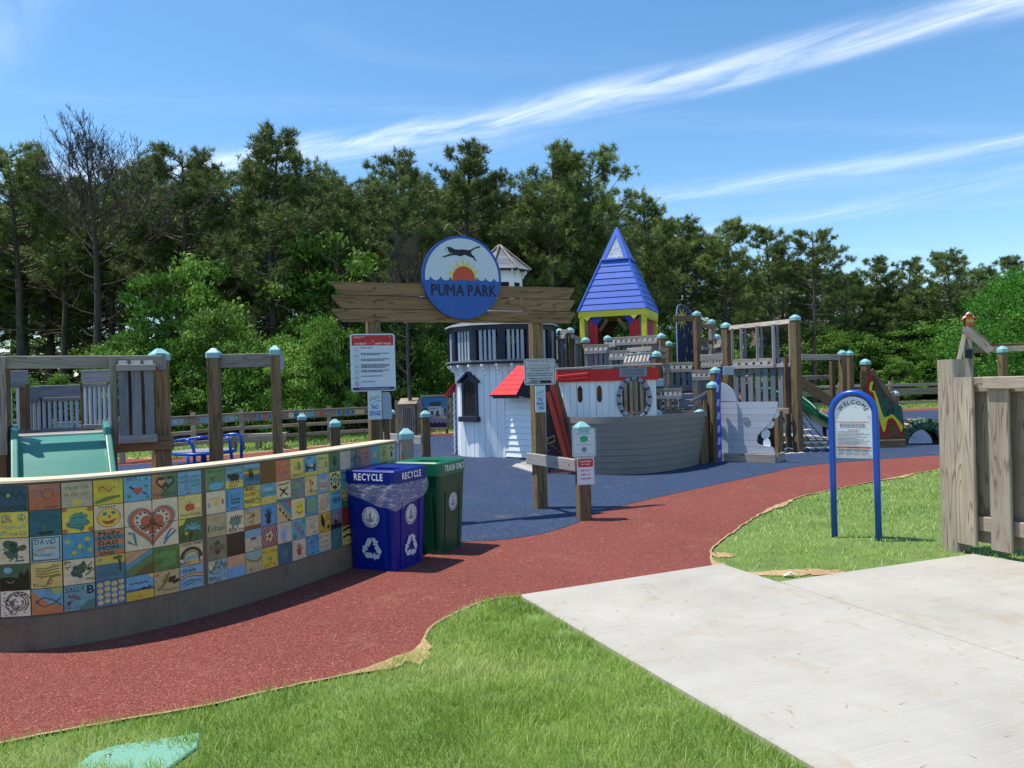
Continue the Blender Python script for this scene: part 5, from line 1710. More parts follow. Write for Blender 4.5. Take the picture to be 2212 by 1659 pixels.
colw_l = (s_sep - .016 - s_of_px(0, 1200)) / 7.02
sd = 100
for c in range(-6, 7):
    sm = s_sep - .016 - (6 - c + .5) * colw_l
    if sm - colw_l / 2 < 0.02: continue
    for rw in range(5):
        sd += 1
        tile(sm, colw_l - GAP, rw, LEFT[c][rw] if c >= 0 else filler, sd)
colw_r = (s_end - s_sep - .016) / 15.0
for c in range(15):
    sm = s_sep + .016 + (c + .5) * colw_r
    for rw in range(5):
        sd += 1
        rec = RIGHT[c][rw] if rw < len(RIGHT[c]) else filler
        tile(sm, colw_r - GAP, rw, rec, sd)

# ------------------------------------------------------------ litter bins
def seal(a, cx, cy, r, ink='#20242c', paper='#cfd4da'):
    a.ell(cx, cy, r, r, paper, 36)
    a.arc(cx, cy, r * .97, 0, 360, r * .02, ink, 36)
    a.arctext('TOWN OF TRURO', cx, cy, r * .73, r * .17, ink, 90, True, sp=.3)
    a.arctext('INCORPORATED 1709', cx, cy, r * .9, r * .17, ink, 270, True, inside=True, sp=.26)
    a.ell(cx - r * .86, cy, r * .05, r * .05, ink, 6); a.ell(cx + r * .86, cy, r * .05, r * .05, ink, 6)
    # a standing figure, a small mast and a shore
    a.arc(cx, cy, r * .62, 25, 155, r * .015, ink, 12)
    a.ell(cx - r * .02, cy + r * .5, r * .06, r * .07, ink, 8)
    a.poly([(cx - r * .12, cy - r * .2), (cx - r * .1, cy + r * .4), (cx + r * .06, cy + r * .42), (cx + r * .1, cy - r * .2)], '#59606c')
    a.line([(cx - r * .1, cy + r * .35), (cx - r * .24, cy + r * .1)], r * .05, ink)
    a.line([(cx + r * .08, cy + r * .36), (cx + r * .2, cy + r * .56)], r * .04, ink)
    a.line([(cx + r * .32, cy - r * .2), (cx + r * .52, cy + r * .3)], r * .03, ink)
    a.poly([(cx + r * .28, cy - r * .08), (cx + r * .48, cy + r * .22), (cx + r * .58, cy - r * .06)], '#8a909a')
    a.line([(cx - r * .5, cy - r * .05), (cx - r * .42, cy + r * .2), (cx - r * .34, cy - r * .05)], r * .03, ink)
    for i in range(4):
        y = cy - r * (.22 + .07 * i)
        a.line([(cx - r * (.52 - .06 * i), y), (cx - r * .1, y + r * .03), (cx + r * (.54 - .07 * i), y - r * .02)], r * .035, ink)
    a.text('1709', cx, cy - r * .56, r * .1, '#5c626c')


def recycle(a, cx, cy, s, col='#c9cfdc', sx=1.0):
    for k in range(3):
        t = -2.0944 * k
        c, q = math.cos(t), math.sin(t)
        f = lambda P: [(cx + s * sx * (x * c - y * q), cy + s * (x * q + y * c)) for x, y in P]
        a.poly(f([(-.66, .30), (-.36, .86), (-.10, .90), (.04, .66), (-.26, .14)]), col)
        a.poly(f([(-.02, .92), (.34, .92), (.50, .66), (.64, .74), (.52, .26), (.06, .36), (.20, .46), (.10, .66)]), col)


def litter_bin(name, label, cx, cy, yaw, base, top, h, lidh, bodymat, lidmat, yawfaces, liner=False):
    """tapered square bin with a deep lid; base/top are half widths"""
    b = thing(name, label, 'litter bin', (cx, cy, 0), 'litter bins at the end of the tile wall')
    c, q = math.cos(yaw), math.sin(yaw)
    def P(x, y, z): return V((cx + x * c - y * q, cy + x * q + y * c, z))
    zb = h - lidh
    vs, fs = [], []
    def ring(hw, z, e=.16):
        k = len(vs)
        e *= hw
        for (x, y) in ((-hw + e, -hw), (hw - e, -hw), (hw - e * .3, -hw + e * .3), (hw, -hw + e), (hw, hw - e), (hw - e * .3, hw - e * .3), (hw - e, hw), (-hw + e, hw), (-hw + e * .3, hw - e * .3), (-hw, hw - e), (-hw, -hw + e), (-hw + e * .3, -hw + e * .3)):
            vs.append(P(x, y, z))
        return k
    ks = [ring(base, .004), ring(base * 1.005, .03), ring(base + (top - base) * .8, zb)]
    for a_, b_ in zip(ks, ks[1:]):
        for i in range(12):
            j = (i + 1) % 12
            fs.append((a_ + i, a_ + j, b_ + j, b_ + i))
    fs.append(tuple(range(ks[0] + 11, ks[0] - 1, -1)))
    mk('body', vs, fs, bodymat, b)
    # pressed ribs near the corners and a shallow panel on each face
    for fx in range(4):
        ang = yaw + fx * math.pi / 2
        d = V((math.sin(ang), -math.cos(ang), 0)); t = V((math.cos(ang), math.sin(ang), 0))
        for sx in (-1, 1):
            b0 = V((cx, cy, .03)) + d * (base + .004) + t * sx * base * .62
            b1 = V((cx, cy, zb - .16)) + d * (base + (top - base) * .62 + .004) + t * sx * base * .64
            board('rib', b0, b1, .028, .012, bodymat, b, n=d, ch=.005)
    vs, fs = [], []
    k0 = ring(top - .012, zb - .004); k1 = ring(top, zb); k2 = ring(top, h - .012); k3 = ring(top - .012, h); 
    hw = top * .46
    for a_, b_ in ((k0, k1), (k1, k2), (k2, k3)):
        for i in range(12):
            j = (i + 1) % 12
            fs.append((a_ + i, a_ + j, b_ + j, b_ + i))
    # top with a square opening, dished
    k4 = len(vs)
    for (x, y) in ((-hw, -hw * .6), (hw, -hw * .6), (hw, hw * .6), (-hw, hw * .6)): vs.append(P(x, y, h - .012))
    k5 = len(vs)
    for (x, y) in ((-hw, -hw * .6), (hw, -hw * .6), (hw, hw * .6), (-hw, hw * .6)): vs.append(P(x * .96, y * .96, h - .10))
    q4 = [(k3 + 0, k3 + 1, k4 + 1, k4 + 0), (k3 + 1, k3 + 2, k3 + 3, k4 + 1), (k3 + 3, k3 + 4, k4 + 2, k4 + 1), (k3 + 4, k3 + 5, k3 + 6, k4 + 2), (k3 + 6, k3 + 7, k4 + 3, k4 + 2), (k3 + 7, k3 + 8, k3 + 9, k4 + 3), (k3 + 9, k3 + 10, k4 + 0, k4 + 3), (k3 + 10, k3 + 11, k3 + 0, k4 + 0)]
    fs += q4
    for i in range(4):
        j = (i + 1) % 4
        fs.append((k4 + i, k4 + j, k5 + j, k5 + i))
    fs.append((k5, k5 + 1, k5 + 2, k5 + 3))
    mk('lid', vs, fs, lidmat, b)
    tilt = math.atan2((top - base) * .8, zb)
    for fx, kind in yawfaces:
        ang = yaw + fx * math.pi / 2
        d = V((math.sin(ang), -math.cos(ang), 0)); t = V((math.cos(ang), math.sin(ang), 0))
        upv = (Z * math.cos(tilt) + d * math.sin(tilt))
        a = Art()
        if kind == 'blue':
            seal(a, 0, .46, .088)
            recycle(a, 0, .19, .105)
        else:
            seal(a, 0, .47, .085)
        a.build('emblem', V((cx, cy, 0)) + d * (base + .0035), t, upv, b, 'print')
        a = Art()
        if kind == 'blue': a.text('RECYCLE', 0, 0, .056, '#e8ebf2', True, w=.29, sp=.24)
        else: a.text('TRASH ONLY', 0.02, 0, .056, '#e2e8e6', True, w=.38, sp=.24)
        a.build('lettering', V((cx, cy, h - lidh * .72)) + d * (top + .002), t, Z, b, 'print')
    return b, P


YB = R(-25.5)
bb, PB = litter_bin('recycling_bin', 'blue recycling bin with a clear liner bag under its lid', -1.117, 6.853 + .005, YB, .222, .262, .855, .115, M['binblue'], M['binblue'], [(0, 'blue'), (1, 'blue')])
gb, PG_ = litter_bin('trash_bin', 'green trash only bin behind the blue recycling bin', -.80, 7.46, R(-24), .215, .255, .855, .125, M['bingreen'], M['binlid_g'], [(1, 'green')])
# liner bag hanging out below the blue lid
m_, k_, b_, o_ = newmat('clear_liner_plastic')
oc = k_.n('ShaderNodeTexCoord').outputs['Object']
nz = k_.noise(k_.vmul(oc, (1, 1, 3.4)), 9.0, 4.0, 0.6, 1.4)
setb(k_, b_, Base_Color=(.75, .77, .85, 1), Roughness=.22)
b_.inputs['Specular IOR Level'].default_value = .7
bump(k_, b_, nz, .6, .015)
tr_ = k_.n('ShaderNodeBsdfTransparent', {'Color': (.92, .93, .97, 1)})
fac = k_.m('ADD', .2, k_.m('MULTIPLY', smooth(k_, nz, .45, .75), .4))
mx_ = k_.n('ShaderNodeMixShader', {0: fac, 1: tr_.outputs[0], 2: b_.outputs[0]})
k_.link(mx_.outputs[0], o_.inputs[0])
vs, fs = [], []
rl = random.Random(4)
N_, Mz = 96, 7
for i in range(N_):
    a = i / N_ * 4
    side, f = int(a), a - int(a)
    hw = .257
    x, y = {0: (-hw + 2 * hw * f, -hw), 1: (hw, -hw + 2 * hw * f), 2: (hw - 2 * hw * f, hw), 3: (-hw, hw - 2 * hw * f)}[side]
    drop = {0: .075 + .16 * f ** .8, 1: .235 - .09 * f, 2: .14 - .04 * f, 3: .10 - .03 * f}[side] + .006 * math.sin(i * .5)
    for j in range(Mz):
        g = j / (Mz - 1)
        bulge = 1 + .02 * math.sin(g * math.pi) + .012 * math.sin(i * .9 + g * 5) + .008 * rl.random() - .012 * g
        vs.append(PB(x * bulge, y * bulge, .752 - drop * g))
for i in range(N_):
    k = (i + 1) % N_
    for j in range(Mz - 1):
        fs.append((i * Mz + j, i * Mz + j + 1, k * Mz + j + 1, k * Mz + j))
lb = mk('liner_bag', vs, fs, m_, None, smooth_=True, org=PB(0, 0, .6))
tag(lb, 'crumpled clear plastic liner bag hanging below the blue bin lid', 'bin bag')

# ------------------------------------------------------------ entrance gate
GD = V((.915, .40, 0)).normalized()          # along the beam
GN = V((GD.y, -GD.x, 0))                     # towards the camera
gate_o = V((0.31, 9.70, 0))
gate = thing('entrance_gate', 'timber entrance gate of two tall posts carrying three stacked planks', 'gate', gate_o)
gyaw = math.atan2(GD.y, GD.x)
pl = V((-1.55, 8.88, 0)); pr = gate_o
for p in (pl, pr):
    post(p.x, p.y, 0, 2.72, .14, gyaw, M['brownpost'], gate, cap=False)
rails = [(2.655, 2.40), (2.505, 2.40), (2.355, 2.40)]
for i, (zc, _) in enumerate(rails):
    z0, z1 = zc - .0705, zc + .0705
    l0, r0 = -2.50 + .0, .50
    off = GN * .10
    # planks with slanting ends
    o = gate_o + off
    outline = [(l0 + .11, z0), (r0 - .08, z0), (r0, z1 - .03), (r0 - .005, z1), (l0, z1), (l0 + .01, z1 - .035)]
    prism('plank', outline, o, GD, Z, .04, M['brown'], gate)
for xx in (-2.04, 0.0):
    a = Art()
    for zc, _ in rails:
        a.ell(xx + .01, zc + .004, .016, .016, '#1d1610', 10)
        a.ell(xx + .01, zc + .004, .009, .009, '#6a5b4a', 8)
    a.build('bolt', gate_o + GN * .1005, GD, Z, gate, 'print')

# the round sign
a = Art()
RD = .487
a.poly(circle(RD, 56), '#2a55a8')
a.poly([(x * .935, y * .935 + .0) for x, y in circle(RD, 56)], '#c3d0de')
wv = []
def disc_pt(X, Y): return ((X - 735) / 670 * RD, (880 - (Y - (X - 735) * .048)) / 725 * RD)
for ra in range(9):
    t = R(180 - 22.5 * ra) + (R(2) if ra % 2 else 0)
    cxs, cys = disc_pt(757, 890)
    r1 = .135
    L = .2 if ra % 2 == 0 else .215
    if ra == 4: L = .235
    a.poly([(cxs + r1 * math.cos(t - .17), cys + r1 * math.sin(t - .17)), (cxs + L * 1.08 * math.cos(t + .05), cys + L * 1.08 * math.sin(t + .05)), (cxs + r1 * math.cos(t + .17), cys + r1 * math.sin(t + .17))], '#dcc84a')
cxs, cys = disc_pt(757, 900)
a.ell(cxs, cys, .137, .142, '#8f2d20', 30)
a.ell(cxs, cys, .132, .137, '#c64a2c', 30)
water = [disc_pt(60, 905)]
crest = [(110, 912), (140, 915), (170, 905), (198, 850), (225, 895), (270, 920), (320, 915), (345, 895), (362, 855), (390, 900), (440, 928), (490, 922), (510, 905), (521, 872), (555, 915), (600, 945), (650, 930), (690, 895), (720, 925), (765, 935), (800, 910), (830, 915), (870, 945), (930, 945), (955, 925), (975, 890), (1005, 925), (1050, 945), (1090, 945), (1110, 930), (1123, 898), (1150, 935), (1200, 962), (1240, 955), (1258, 935), (1272, 903), (1300, 945), (1345, 968), (1375, 968), (1400, 960)]
wp = [disc_pt(*p) for p in crest]
ang0 = math.atan2(wp[-1][1], wp[-1][0]); ang1 = math.atan2(wp[0][1], wp[0][0])
rim = [(RD * .985 * math.cos(t), RD * .985 * math.sin(t)) for t in np.linspace(ang0, ang1 - 2 * math.pi if ang1 > 0 else ang1, 30)]
wp = [p if math.hypot(*p) < RD * .985 else (p[0] * RD * .985 / math.hypot(*p), p[1] * RD * .985 / math.hypot(*p)) for p in wp]
a.poly(wp + rim, '#2458a8')
cat = [(455, 405), (470, 365), (490, 342), (500, 352), (545, 350), (580, 375), (620, 395), (690, 398), (740, 392), (800, 400), (850, 408), (890, 400), (930, 375), (985, 350), (1035, 337), (1055, 345), (1050, 362), (1010, 370), (960, 385), (920, 410), (890, 432), (898, 470), (912, 495), (940, 510), (945, 540), (968, 575), (985, 598), (972, 604), (948, 585), (918, 540), (870, 525), (835, 510), (800, 495), (770, 490), (735, 508), (690, 512), (640, 495), (600, 492), (540, 500), (480, 520), (420, 532), (380, 522), (376, 512), (410, 512), (470, 495), (510, 478), (530, 448), (515, 425), (490, 440), (470, 425)]
a.poly([disc_pt(*p) for p in cat], '#12131a')
a.poly([disc_pt(*p) for p in [(478, 372), (490, 358), (498, 375), (488, 395), (498, 405), (505, 425), (488, 436), (472, 424), (462, 405)]], '#c3d0de')
a.line([disc_pt(*p) for p in [(640, 498), (680, 520), (735, 518), (775, 490)]], .006, '#c3d0de')
a.poly([disc_pt(*p) for p in [(380, 516), (412, 508), (418, 518), (400, 528)]], '#c3d0de')
a.line([disc_pt(*p) for p in [(525, 478), (548, 458), (566, 450)]], .006, '#c3d0de')
for wtx, x0, x1 in (('PUMA', 205, 755), ('PARK', 820, 1305)):
    lx, ly = disc_pt(x0, 1205 + (x0 - 735) * .048); rx_, _ = disc_pt(x1, 1205)
    a.text(wtx, lx, ly + .004, .128, '#0e1430', True, w=rx_ - lx, al='l', sp=.16)
zc = W(992.3, 601.8, 9.26).z
disc_o = V((-.60, 9.302, 0)) + GN * .145 + Z * zc
ds = a.build('park_sign', disc_o, GD, Z, None, 'print', base=circle(RD, 56), thick=.03, basecol='#244a9c')
tag(ds, 'round painted sign reading PUMA PARK, a black puma leaping over a rising sun', 'sign')


def sign(name, label, px, py, d, wd, hg, dirx, r, art, thick=.004, basecol='#cfd4da', off=0.0, mat='print', group=None):
    c = W(px, py, d)
    o = c - Z * (hg / 2)
    s = art.build(name, o, dirx, Z, None, mat, base=rr_outline(-wd / 2, 0, wd / 2, hg, r), thick=thick, basecol=basecol)
    tag(s, label, 'sign', group)
    return s


# safety rules sign
w_, h_ = .49, .635
a = Art()
INK = '#2a3354'
a.poly(rr_outline(-w_ / 2 + .016, h_ - .125, w_ / 2 - .016, h_ - .014, .014), '#b8262c')
a.rect(-w_ / 2 + .016, h_ - .13, w_ / 2 - .016, h_ - .11, '#b8262c')
a.smallprint(-w_ / 2 + .035, -.08, h_ - .037, .006, '#e2c8c8', seed=2, ragged=1)
a.smallprint(-w_ / 2 + .035, -.13, h_ - .047, .005, '#e2c8c8', seed=3, ragged=1)
a.rect(-.08, h_ - .118, .015, h_ - .09, '#c8444a')
a.text('COVID-19', -w_ / 2 + .048, h_ - .119, .02, '#efe4e4', True, al='l', w=.118)
a.text('SAFETY RULES', w_ / 2 - .045, h_ - .119, .02, '#efe4e4', True, al='r', w=.175)
a.arc(w_ / 2 - .05, h_ - .04, .008, 0, 360, .002, '#e2c8c8')
rows_ = [(1, .38), (2, .6), (2, .75), (3, .75), (2, .68), (1, .66), (1, .42)]
y = h_ - .143
rowh = (h_ - .143 - .055) / 7
for i, (nl, rg) in enumerate(rows_):
    yy = y - i * rowh
    a.line([(-w_ / 2 + .03, yy - .008), (-w_ / 2 + .096, yy - .008), (-w_ / 2 + .096, yy - rowh + .008), (-w_ / 2 + .03, yy - rowh + .008)], .0022, '#7d8db0', closed=True)
    cx_, cy_ = -w_ / 2 + .063, yy - rowh / 2
    if i == 6:
        a.arc(cx_, cy_, .018, 0, 360, .004, '#b8262c', 16); a.line([(cx_ - .012, cy_ + .012), (cx_ + .012, cy_ - .012)], .004, '#b8262c')
        a.line([(cx_ - .01, cy_ - .008), (cx_ + .008, cy_ + .01)], .003, INK)
    elif i == 1:
        for q in range(4): a.ell(cx_ - .018 + .012 * q, cy_ - .004, .005, .009, '#c98a54', 8)
    elif i == 5:
        for q in range(8): a.ell(cx_ - .018 + .012 * (q % 4), cy_ + .008 - .016 * (q // 4), .003, .005, INK, 7)
    elif i == 2:
        a.line([(cx_ - .02, cy_ - .01), (cx_ + .018, cy_ + .01)], .002, INK); a.ell(cx_ - .02, cy_ - .01, .004, .004, '#b8262c', 7); a.ell(cx_ + .018, cy_ + .012, .005, .005, INK, 7)
    else:
        a.arc(cx_, cy_ + .002, .012, -40, 220, .003, INK, 12); a.line([(cx_ - .014, cy_ - .012), (cx_ + .012, cy_ - .008)], .004, INK)
    for l in range(nl):
        a.smallprint(-w_ / 2 + .112, w_ / 2 - .03, yy - .016 - .0145 * l, .0088, INK, seed=20 + i * 5 + l, ragged=rg if l == nl - 1 else .9)
    if i: a.rect(-w_ / 2 + .112, yy + .0005, w_ / 2 - .03, yy + .0015, '#aab6c8')
a.poly(rr_outline(-w_ / 2 + .016, .014, w_ / 2 - .016, .045, .012), '#1f2c66')
a.smallprint(-.16, .17, .026, .007, '#b8c2dc', seed=77, ragged=1)
a.ell(.0, h_ - .075, .007, .007, '#d8d8d8', 10); a.ell(.01, .075, .005, .005, '#303848', 8)
SGN = V((.955, .297, 0))
sign('safety_rules_sign', 'tall white COVID-19 safety rules sign with red header on left gate post', 806, 783, 8.70, w_, h_, SGN, .03, a, basecol='#cdd6e4')
def hand_letter(a, txt, x, y, h, col, w, wd):
    a.text(txt, x, y, h, col, True, w=w, jit=.08, rot=.0)
a = Art()
a.text('please', 0, .222, .055, '#2f6b4a', w=.115, rot=.32, sp=.2)
a.line([(-.06, .165), (-.03, .17), (0, .195), (.03, .205), (.062, .21)], .006, '#2f6b4a')
a.text('NO', .0, .115, .045, '#2650a0', True, w=.07, sp=.2)
a.text('DOGS', 0, .045, .05, '#2650a0', True, w=.115, sp=.2)
a.ell(0, .31, .004, .004, '#2a2a2a', 7); a.ell(0, .012, .004, .004, '#2a2a2a', 7)
sign('no_dogs_sign', 'narrow hand painted board reading please NO DOGS below the safety rules sign', 810.3, 874.5, 8.735, .145, .325, SGN, .004, a, basecol='#bcd4e2', thick=.012)
a = Art()
a.text('please', 0, .222, .055, '#2f6b4a', w=.11, rot=.32, sp=.2)
a.line([(-.055, .165), (-.03, .17), (0, .195), (.03, .205), (.056, .21)], .006, '#2f6b4a')
a.text('NO', .0, .135, .038, '#2650a0', True, w=.06, sp=.2)
a.text('SMOK-', 0, .085, .038, '#2650a0', True, w=.11, sp=.2)
a.text('ING', .01, .035, .038, '#2650a0', True, w=.06, sp=.2)
a.ell(0, .308, .004, .004, '#2a2a2a', 7); a.ell(0, .012, .004, .004, '#2a2a2a', 7)
sign('no_smoking_sign', 'narrow hand painted board reading please NO SMOKING on right gate post', 1168, 862, 9.53, .135, .32, GD, .004, a, basecol='#bcd4e2', thick=.012)
w_, h_ = .42, .315
a = Art()
a.poly(rr_outline(-w_ / 2 + .012, .012, w_ / 2 - .012, h_ - .012, .03), '#14161c')
a.poly(rr_outline(-w_ / 2 + .019, .019, w_ / 2 - .019, h_ - .019, .024), '#b9c2ca')
RDK = '#7a1f2a'
a.text('TO PREVENT THE SPREAD', 0, .264, .026, RDK, w=.335)
a.text('OF THE CORONAVIRUS', 0, .226, .026, RDK, w=.30)
a.rect(-w_ / 2 + .022, .216, w_ / 2 - .022, .2175, K_)
for i, (t, ww) in enumerate((('ALL TRAVELERS TO MA ARE INSTRUCTED TO', .36), ('SELF-QUARANTINE FOR 14 DAYS', .27), ('ALL BEACH VISITORS ARE INSTRUCTED TO', .34), ('PRACTICE SOCIAL DISTANCING OF 6 FEET', .34), ('GATHERINGS OF OVER 10 PEOPLE ARE', .31), ('PROHIBITED THROUGHOUT THE', .25))):
    a.text(t, 0, .192 - .0275 * i - (.006 if i > 1 else 0) - (.006 if i > 3 else 0), .0155, '#20242c', True, w=ww)
a.text('COMMONWEALTH', -.085, .024, .0155, '#20242c', True, w=.14)
a.rect(.0, .021, .15, .05, '#0c0c10')
sign('virus_notice_sign', 'wide grey notice TO PREVENT THE SPREAD OF THE CORONAVIRUS on right gate post', 1166.5, 803, 9.52, w_, h_, GD, .034, a, basecol='#c4ccd2')

# the low wing on the right: a grey rail from the tall post to a short capped post
shp = V((.765, 8.82, 0))
sp_ = post(shp.x, shp.y, 0, 1.0, .14, R(14), M['brownpost'], None, True, 'capped_post', label='short capped brown post with mask and play area signs at red path edge', cat='post')
rd = (shp - pr).normalized()
rn = V((-abs(rd.y), -abs(rd.x), 0)) if False else V((rd.y, -rd.x, 0))
if rn.x > 0: rn = -rn
ra_ = pr + rn * .095 - rd * .13
rb_ = shp + rn * .02 + rd * .02 + rn * .075
rl_ = board('gate_rail', ra_ + Z * .625, rb_ + Z * .625, .14, .04, M['greylight'], None, n=rn, ch=.012)  # paler lumber carries the sun that falls on this rail
tag(rl_, 'short sunlit-toned rail bolted from the right gate post to the capped post', 'rail')
a = Art()
L_ = (rb_ - ra_).length
a.ell(.1, 0, .012, .012, '#2a2520', 10); a.ell(L_ - .12, 0, .012, .012, '#2a2520', 10)
a.build('bolt', ra_ + Z * .62 + rn * .0205, rd, Z, rl_, 'print') if rd.cross(Z).dot(rn) > 0 else a.build('bolt', ra_ + Z * .62 + rn * .0205, -rd, Z, rl_, 'print')
# signs on the short post
w_, h_ = .275, .32
a = Art()
GTL = '#1f6a6e'
a.poly(rr_outline(-w_ / 2 + .006, .006, w_ / 2 - .006, h_ - .006, .02), GTL)
a.poly(rr_outline(-w_ / 2 + .011, .011, w_ / 2 - .011, h_ - .011, .017), '#c6d2da')
a.text('MASK REQUIRED*', 0, .252, .019, '#5b7a86', w=.2)
a.line([(-.085, .205), (-.075, .222), (-.045, .224)], .003, '#8a9aa4'); a.line([(-.085, .205), (-.08, .185), (-.04, .185)], .003, '#8a9aa4')
a.line([(.085, .205), (.075, .222), (.045, .224)], .003, '#8a9aa4'); a.line([(.085, .205), (.08, .185), (.04, .185)], .003, '#8a9aa4')
a.ell(-.06, .204, .02, .017, '#dfe4e8', 10); a.ell(.06, .204, .02, .017, '#dfe4e8', 10)
a.poly([(-.048, .222), (-.02, .236), (0, .24), (.02, .236), (.048, .222), (.048, .19), (.028, .172), (0, .166), (-.028, .172), (-.048, .19)], '#1fa374')
a.text('Do your part', 0, .135, .018, '#6a8088', w=.16)
a.ell(0, .085, .03, .03, '#50585e', 20); a.arc(0, .085, .026, 0, 360, .003, '#c6d2da', 18); a.line([(-.014, .076), (0, .1), (.015, .074)], .004, '#c6d2da'); a.line([(-.018, .07), (.018, .07)], .004, '#c6d2da')
a.smallprint(-.115, .115, .036, .004, '#7d8c94', seed=5, ragged=.95)
MS = V((math.cos(R(14)), math.sin(R(14)), 0))
MN = V((MS.y, -MS.x, 0))
sg = a.build('mask_sign', shp + MN * .079 + Z * .715 + MS * -.003, MS, Z, None, 'print', base=rr_outline(-w_ / 2, 0, w_ / 2, h_, .024), thick=.003, basecol='#ccd8de')
tag(sg, 'small square sign MASK REQUIRED with a green mask on the short post', 'sign')
w_, h_ = .2, .30
a = Art()
a.line([(-w_ / 2 + .01, .01), (w_ / 2 - .01, .01), (w_ / 2 - .01, h_ - .01), (-w_ / 2 + .01, h_ - .01)], .002, '#c03a40', closed=True)
a.poly(rr_outline(-w_ / 2 + .012, .195, w_ / 2 - .012, h_ - .012, .018), '#c22a32')
a.text('UNSUPERVISED', 0, .25, .016, '#f0e2e2', True, w=.135)
a.text('PLAY AREA', 0, .218, .016, '#f0e2e2', True, w=.105)
for i, t in enumerate((('USE PLAY', .12), ('AREA AT', .105), ('OWN RISK', .125))):
    a.text(t[0], 0, .148 - .045 * i, .02, '#b02a34', True, w=t[1])
sg = a.build('play_area_sign', shp + MN * .077 + Z * .41 + MS * .01, MS, Z, None, 'print', base=rr_outline(-w_ / 2, 0, w_ / 2, h_, .006), thick=.003, basecol='#d8dde4')
tag(sg, 'small white and red sign USE PLAY AREA AT OWN RISK', 'sign')

# ------------------------------------------------------------ capped posts behind the tile wall and the second wing
for (px, ytop, d, lb) in ((652, 891, 14.9, 'capped post between wall and bench, left of the lower one'), (723, 902, 11.8, 'capped post rising just over the middle of the wall top'), (876, 920.7, 8.6, 'capped post with teal cap directly behind the bins'), (918, 884, 14.0, 'slim capped post right of the bins carrying a pale rail'), (847, 883, 21, 'far capped post right of the NO DOGS board')):
    t = W(px, ytop, d)
    post(t.x, d, 0, t.z - .13, .14 if d < 20 else .13, R(18), M['brown_dark'] if d > 9 else M['fence'], None, True, 'capped_post', label=lb, cat='post', group='capped posts of the entrance wing')
ra_, rb_ = W(818, 947, 15.3), W(911, 963, 13.7)
b_ = board('gate_rail', (ra_.x, ra_.y, .61), (rb_.x, rb_.y, .61), .15, .04, M['greylight'], None, n=(-.8, -.6, 0), ch=.008)
tag(b_, 'pale rail running back from the slim capped post behind the bins', 'rail')
# ------------------------------------------------------------ railing panels of sloping-topped slats
def slatgeo(c, t, n, wd, th_, z0, z1, bev):
    """upright slat: centre c, along t, facing n; the top is cut on a slope that faces the viewer"""
    c, t, n = V(c), V(t), V(n)
    vs = []
    for (sx, sn, z) in ((-1, 1, z0), (1, 1, z0), (1, -1, z0), (-1, -1, z0), (-1, 1, z1 - bev), (1, 1, z1 - bev), (1, -1, z1), (-1, -1, z1)):
        p = c + t * (sx * wd / 2) + n * (sn * th_ / 2)
        vs.append(V((p.x, p.y, z)))
    fs = [(0, 1, 5, 4), (1, 2, 6, 5), (2, 3, 7, 6), (3, 0, 4, 7), (4, 5, 6, 7), (3, 2, 1, 0)]
    if t.cross(V((0, 0, 1))).dot(n) < 0:
        fs = [f[::-1] for f in fs]
    ru, rv = RND.random() * 30, RND.random() * 30
    uv = []
    for f in fs:
        for i in f:
            v = vs[i]
            uv.append((ru + v.z, rv + (v - c).dot(t) + (v - c).dot(n)))
    return vs, fs, uv


def facing(a, b):
    t = (V((b.x, b.y, 0)) - V((a.x, a.y, 0))).normalized()
    n = V((t.y, -t.x, 0))
    return t, n


def slat_panel(par, px0, d0, px1, d1, ytop, ybot, n, fill=.62, rail='silver', slat='grey', cleat='greylight', name='railing_panel', bottom=True, top=True, bev=.055):
    a = W(px0, ytop, d0)
    b0 = W(px1, ytop, d1)
    ztop = a.z
    zbot = W(px0, ybot, d0).z
    A, B = V((a.x, a.y, 0)), V((b0.x, b0.y, 0))
    t, nn = facing(A, B)
    L = (B - A).length
    rl = [(A + t * .02 + Z * (ztop - .165) + nn * .04, B - t * .02 + Z * (ztop - .165) + nn * .04, .075, .04, nn)]
    if top:
        rl.insert(0, (A + Z * (ztop - .045) - nn * .045, B + Z * (ztop - .045) - nn * .045, .09, .04, nn))
    if bottom:
        rl.append((A + t * .02 + Z * (zbot + .08) - nn * .04, B - t * .02 + Z * (zbot + .08) - nn * .04, .09, .04, nn))
    pn = boards(name, rl[:1], M[rail if top else cleat], par)
    for q in rl[1:]:
        boards('cleat', [q], M[cleat], pn)
    pitch = L / n
    for i in range(n):
        c = A + t * (pitch * (i + .5))
        vs, fs, uv = slatgeo(c, t, nn, pitch * fill, .035, zbot, ztop - .068, bev)
        mk('slat', vs, fs, M[slat], pn, uv)
    return pn


def ppost(par, px, ycap, d, s=.14, z0=0.0, yaw=R(25), mat='brown', cap=True):
    t = W(px, ycap, d)
    return post(t.x, d, z0, t.z - .125 if cap else t.z, s, yaw, M[mat], par, cap)


def pboard(name, par, px0, y0, d0, px1, y1, d1, wd, t=.04, mat='silver', n=None):
    a, b = W(px0, y0, d0), W(px1, y1, d1)
    b.z = a.z if abs(y1 - y0) < 6 and n is None else b.z
    tt, nn = facing(a, b)
    return board(name, a, b, wd, t, M[mat], par, n=n or nn)


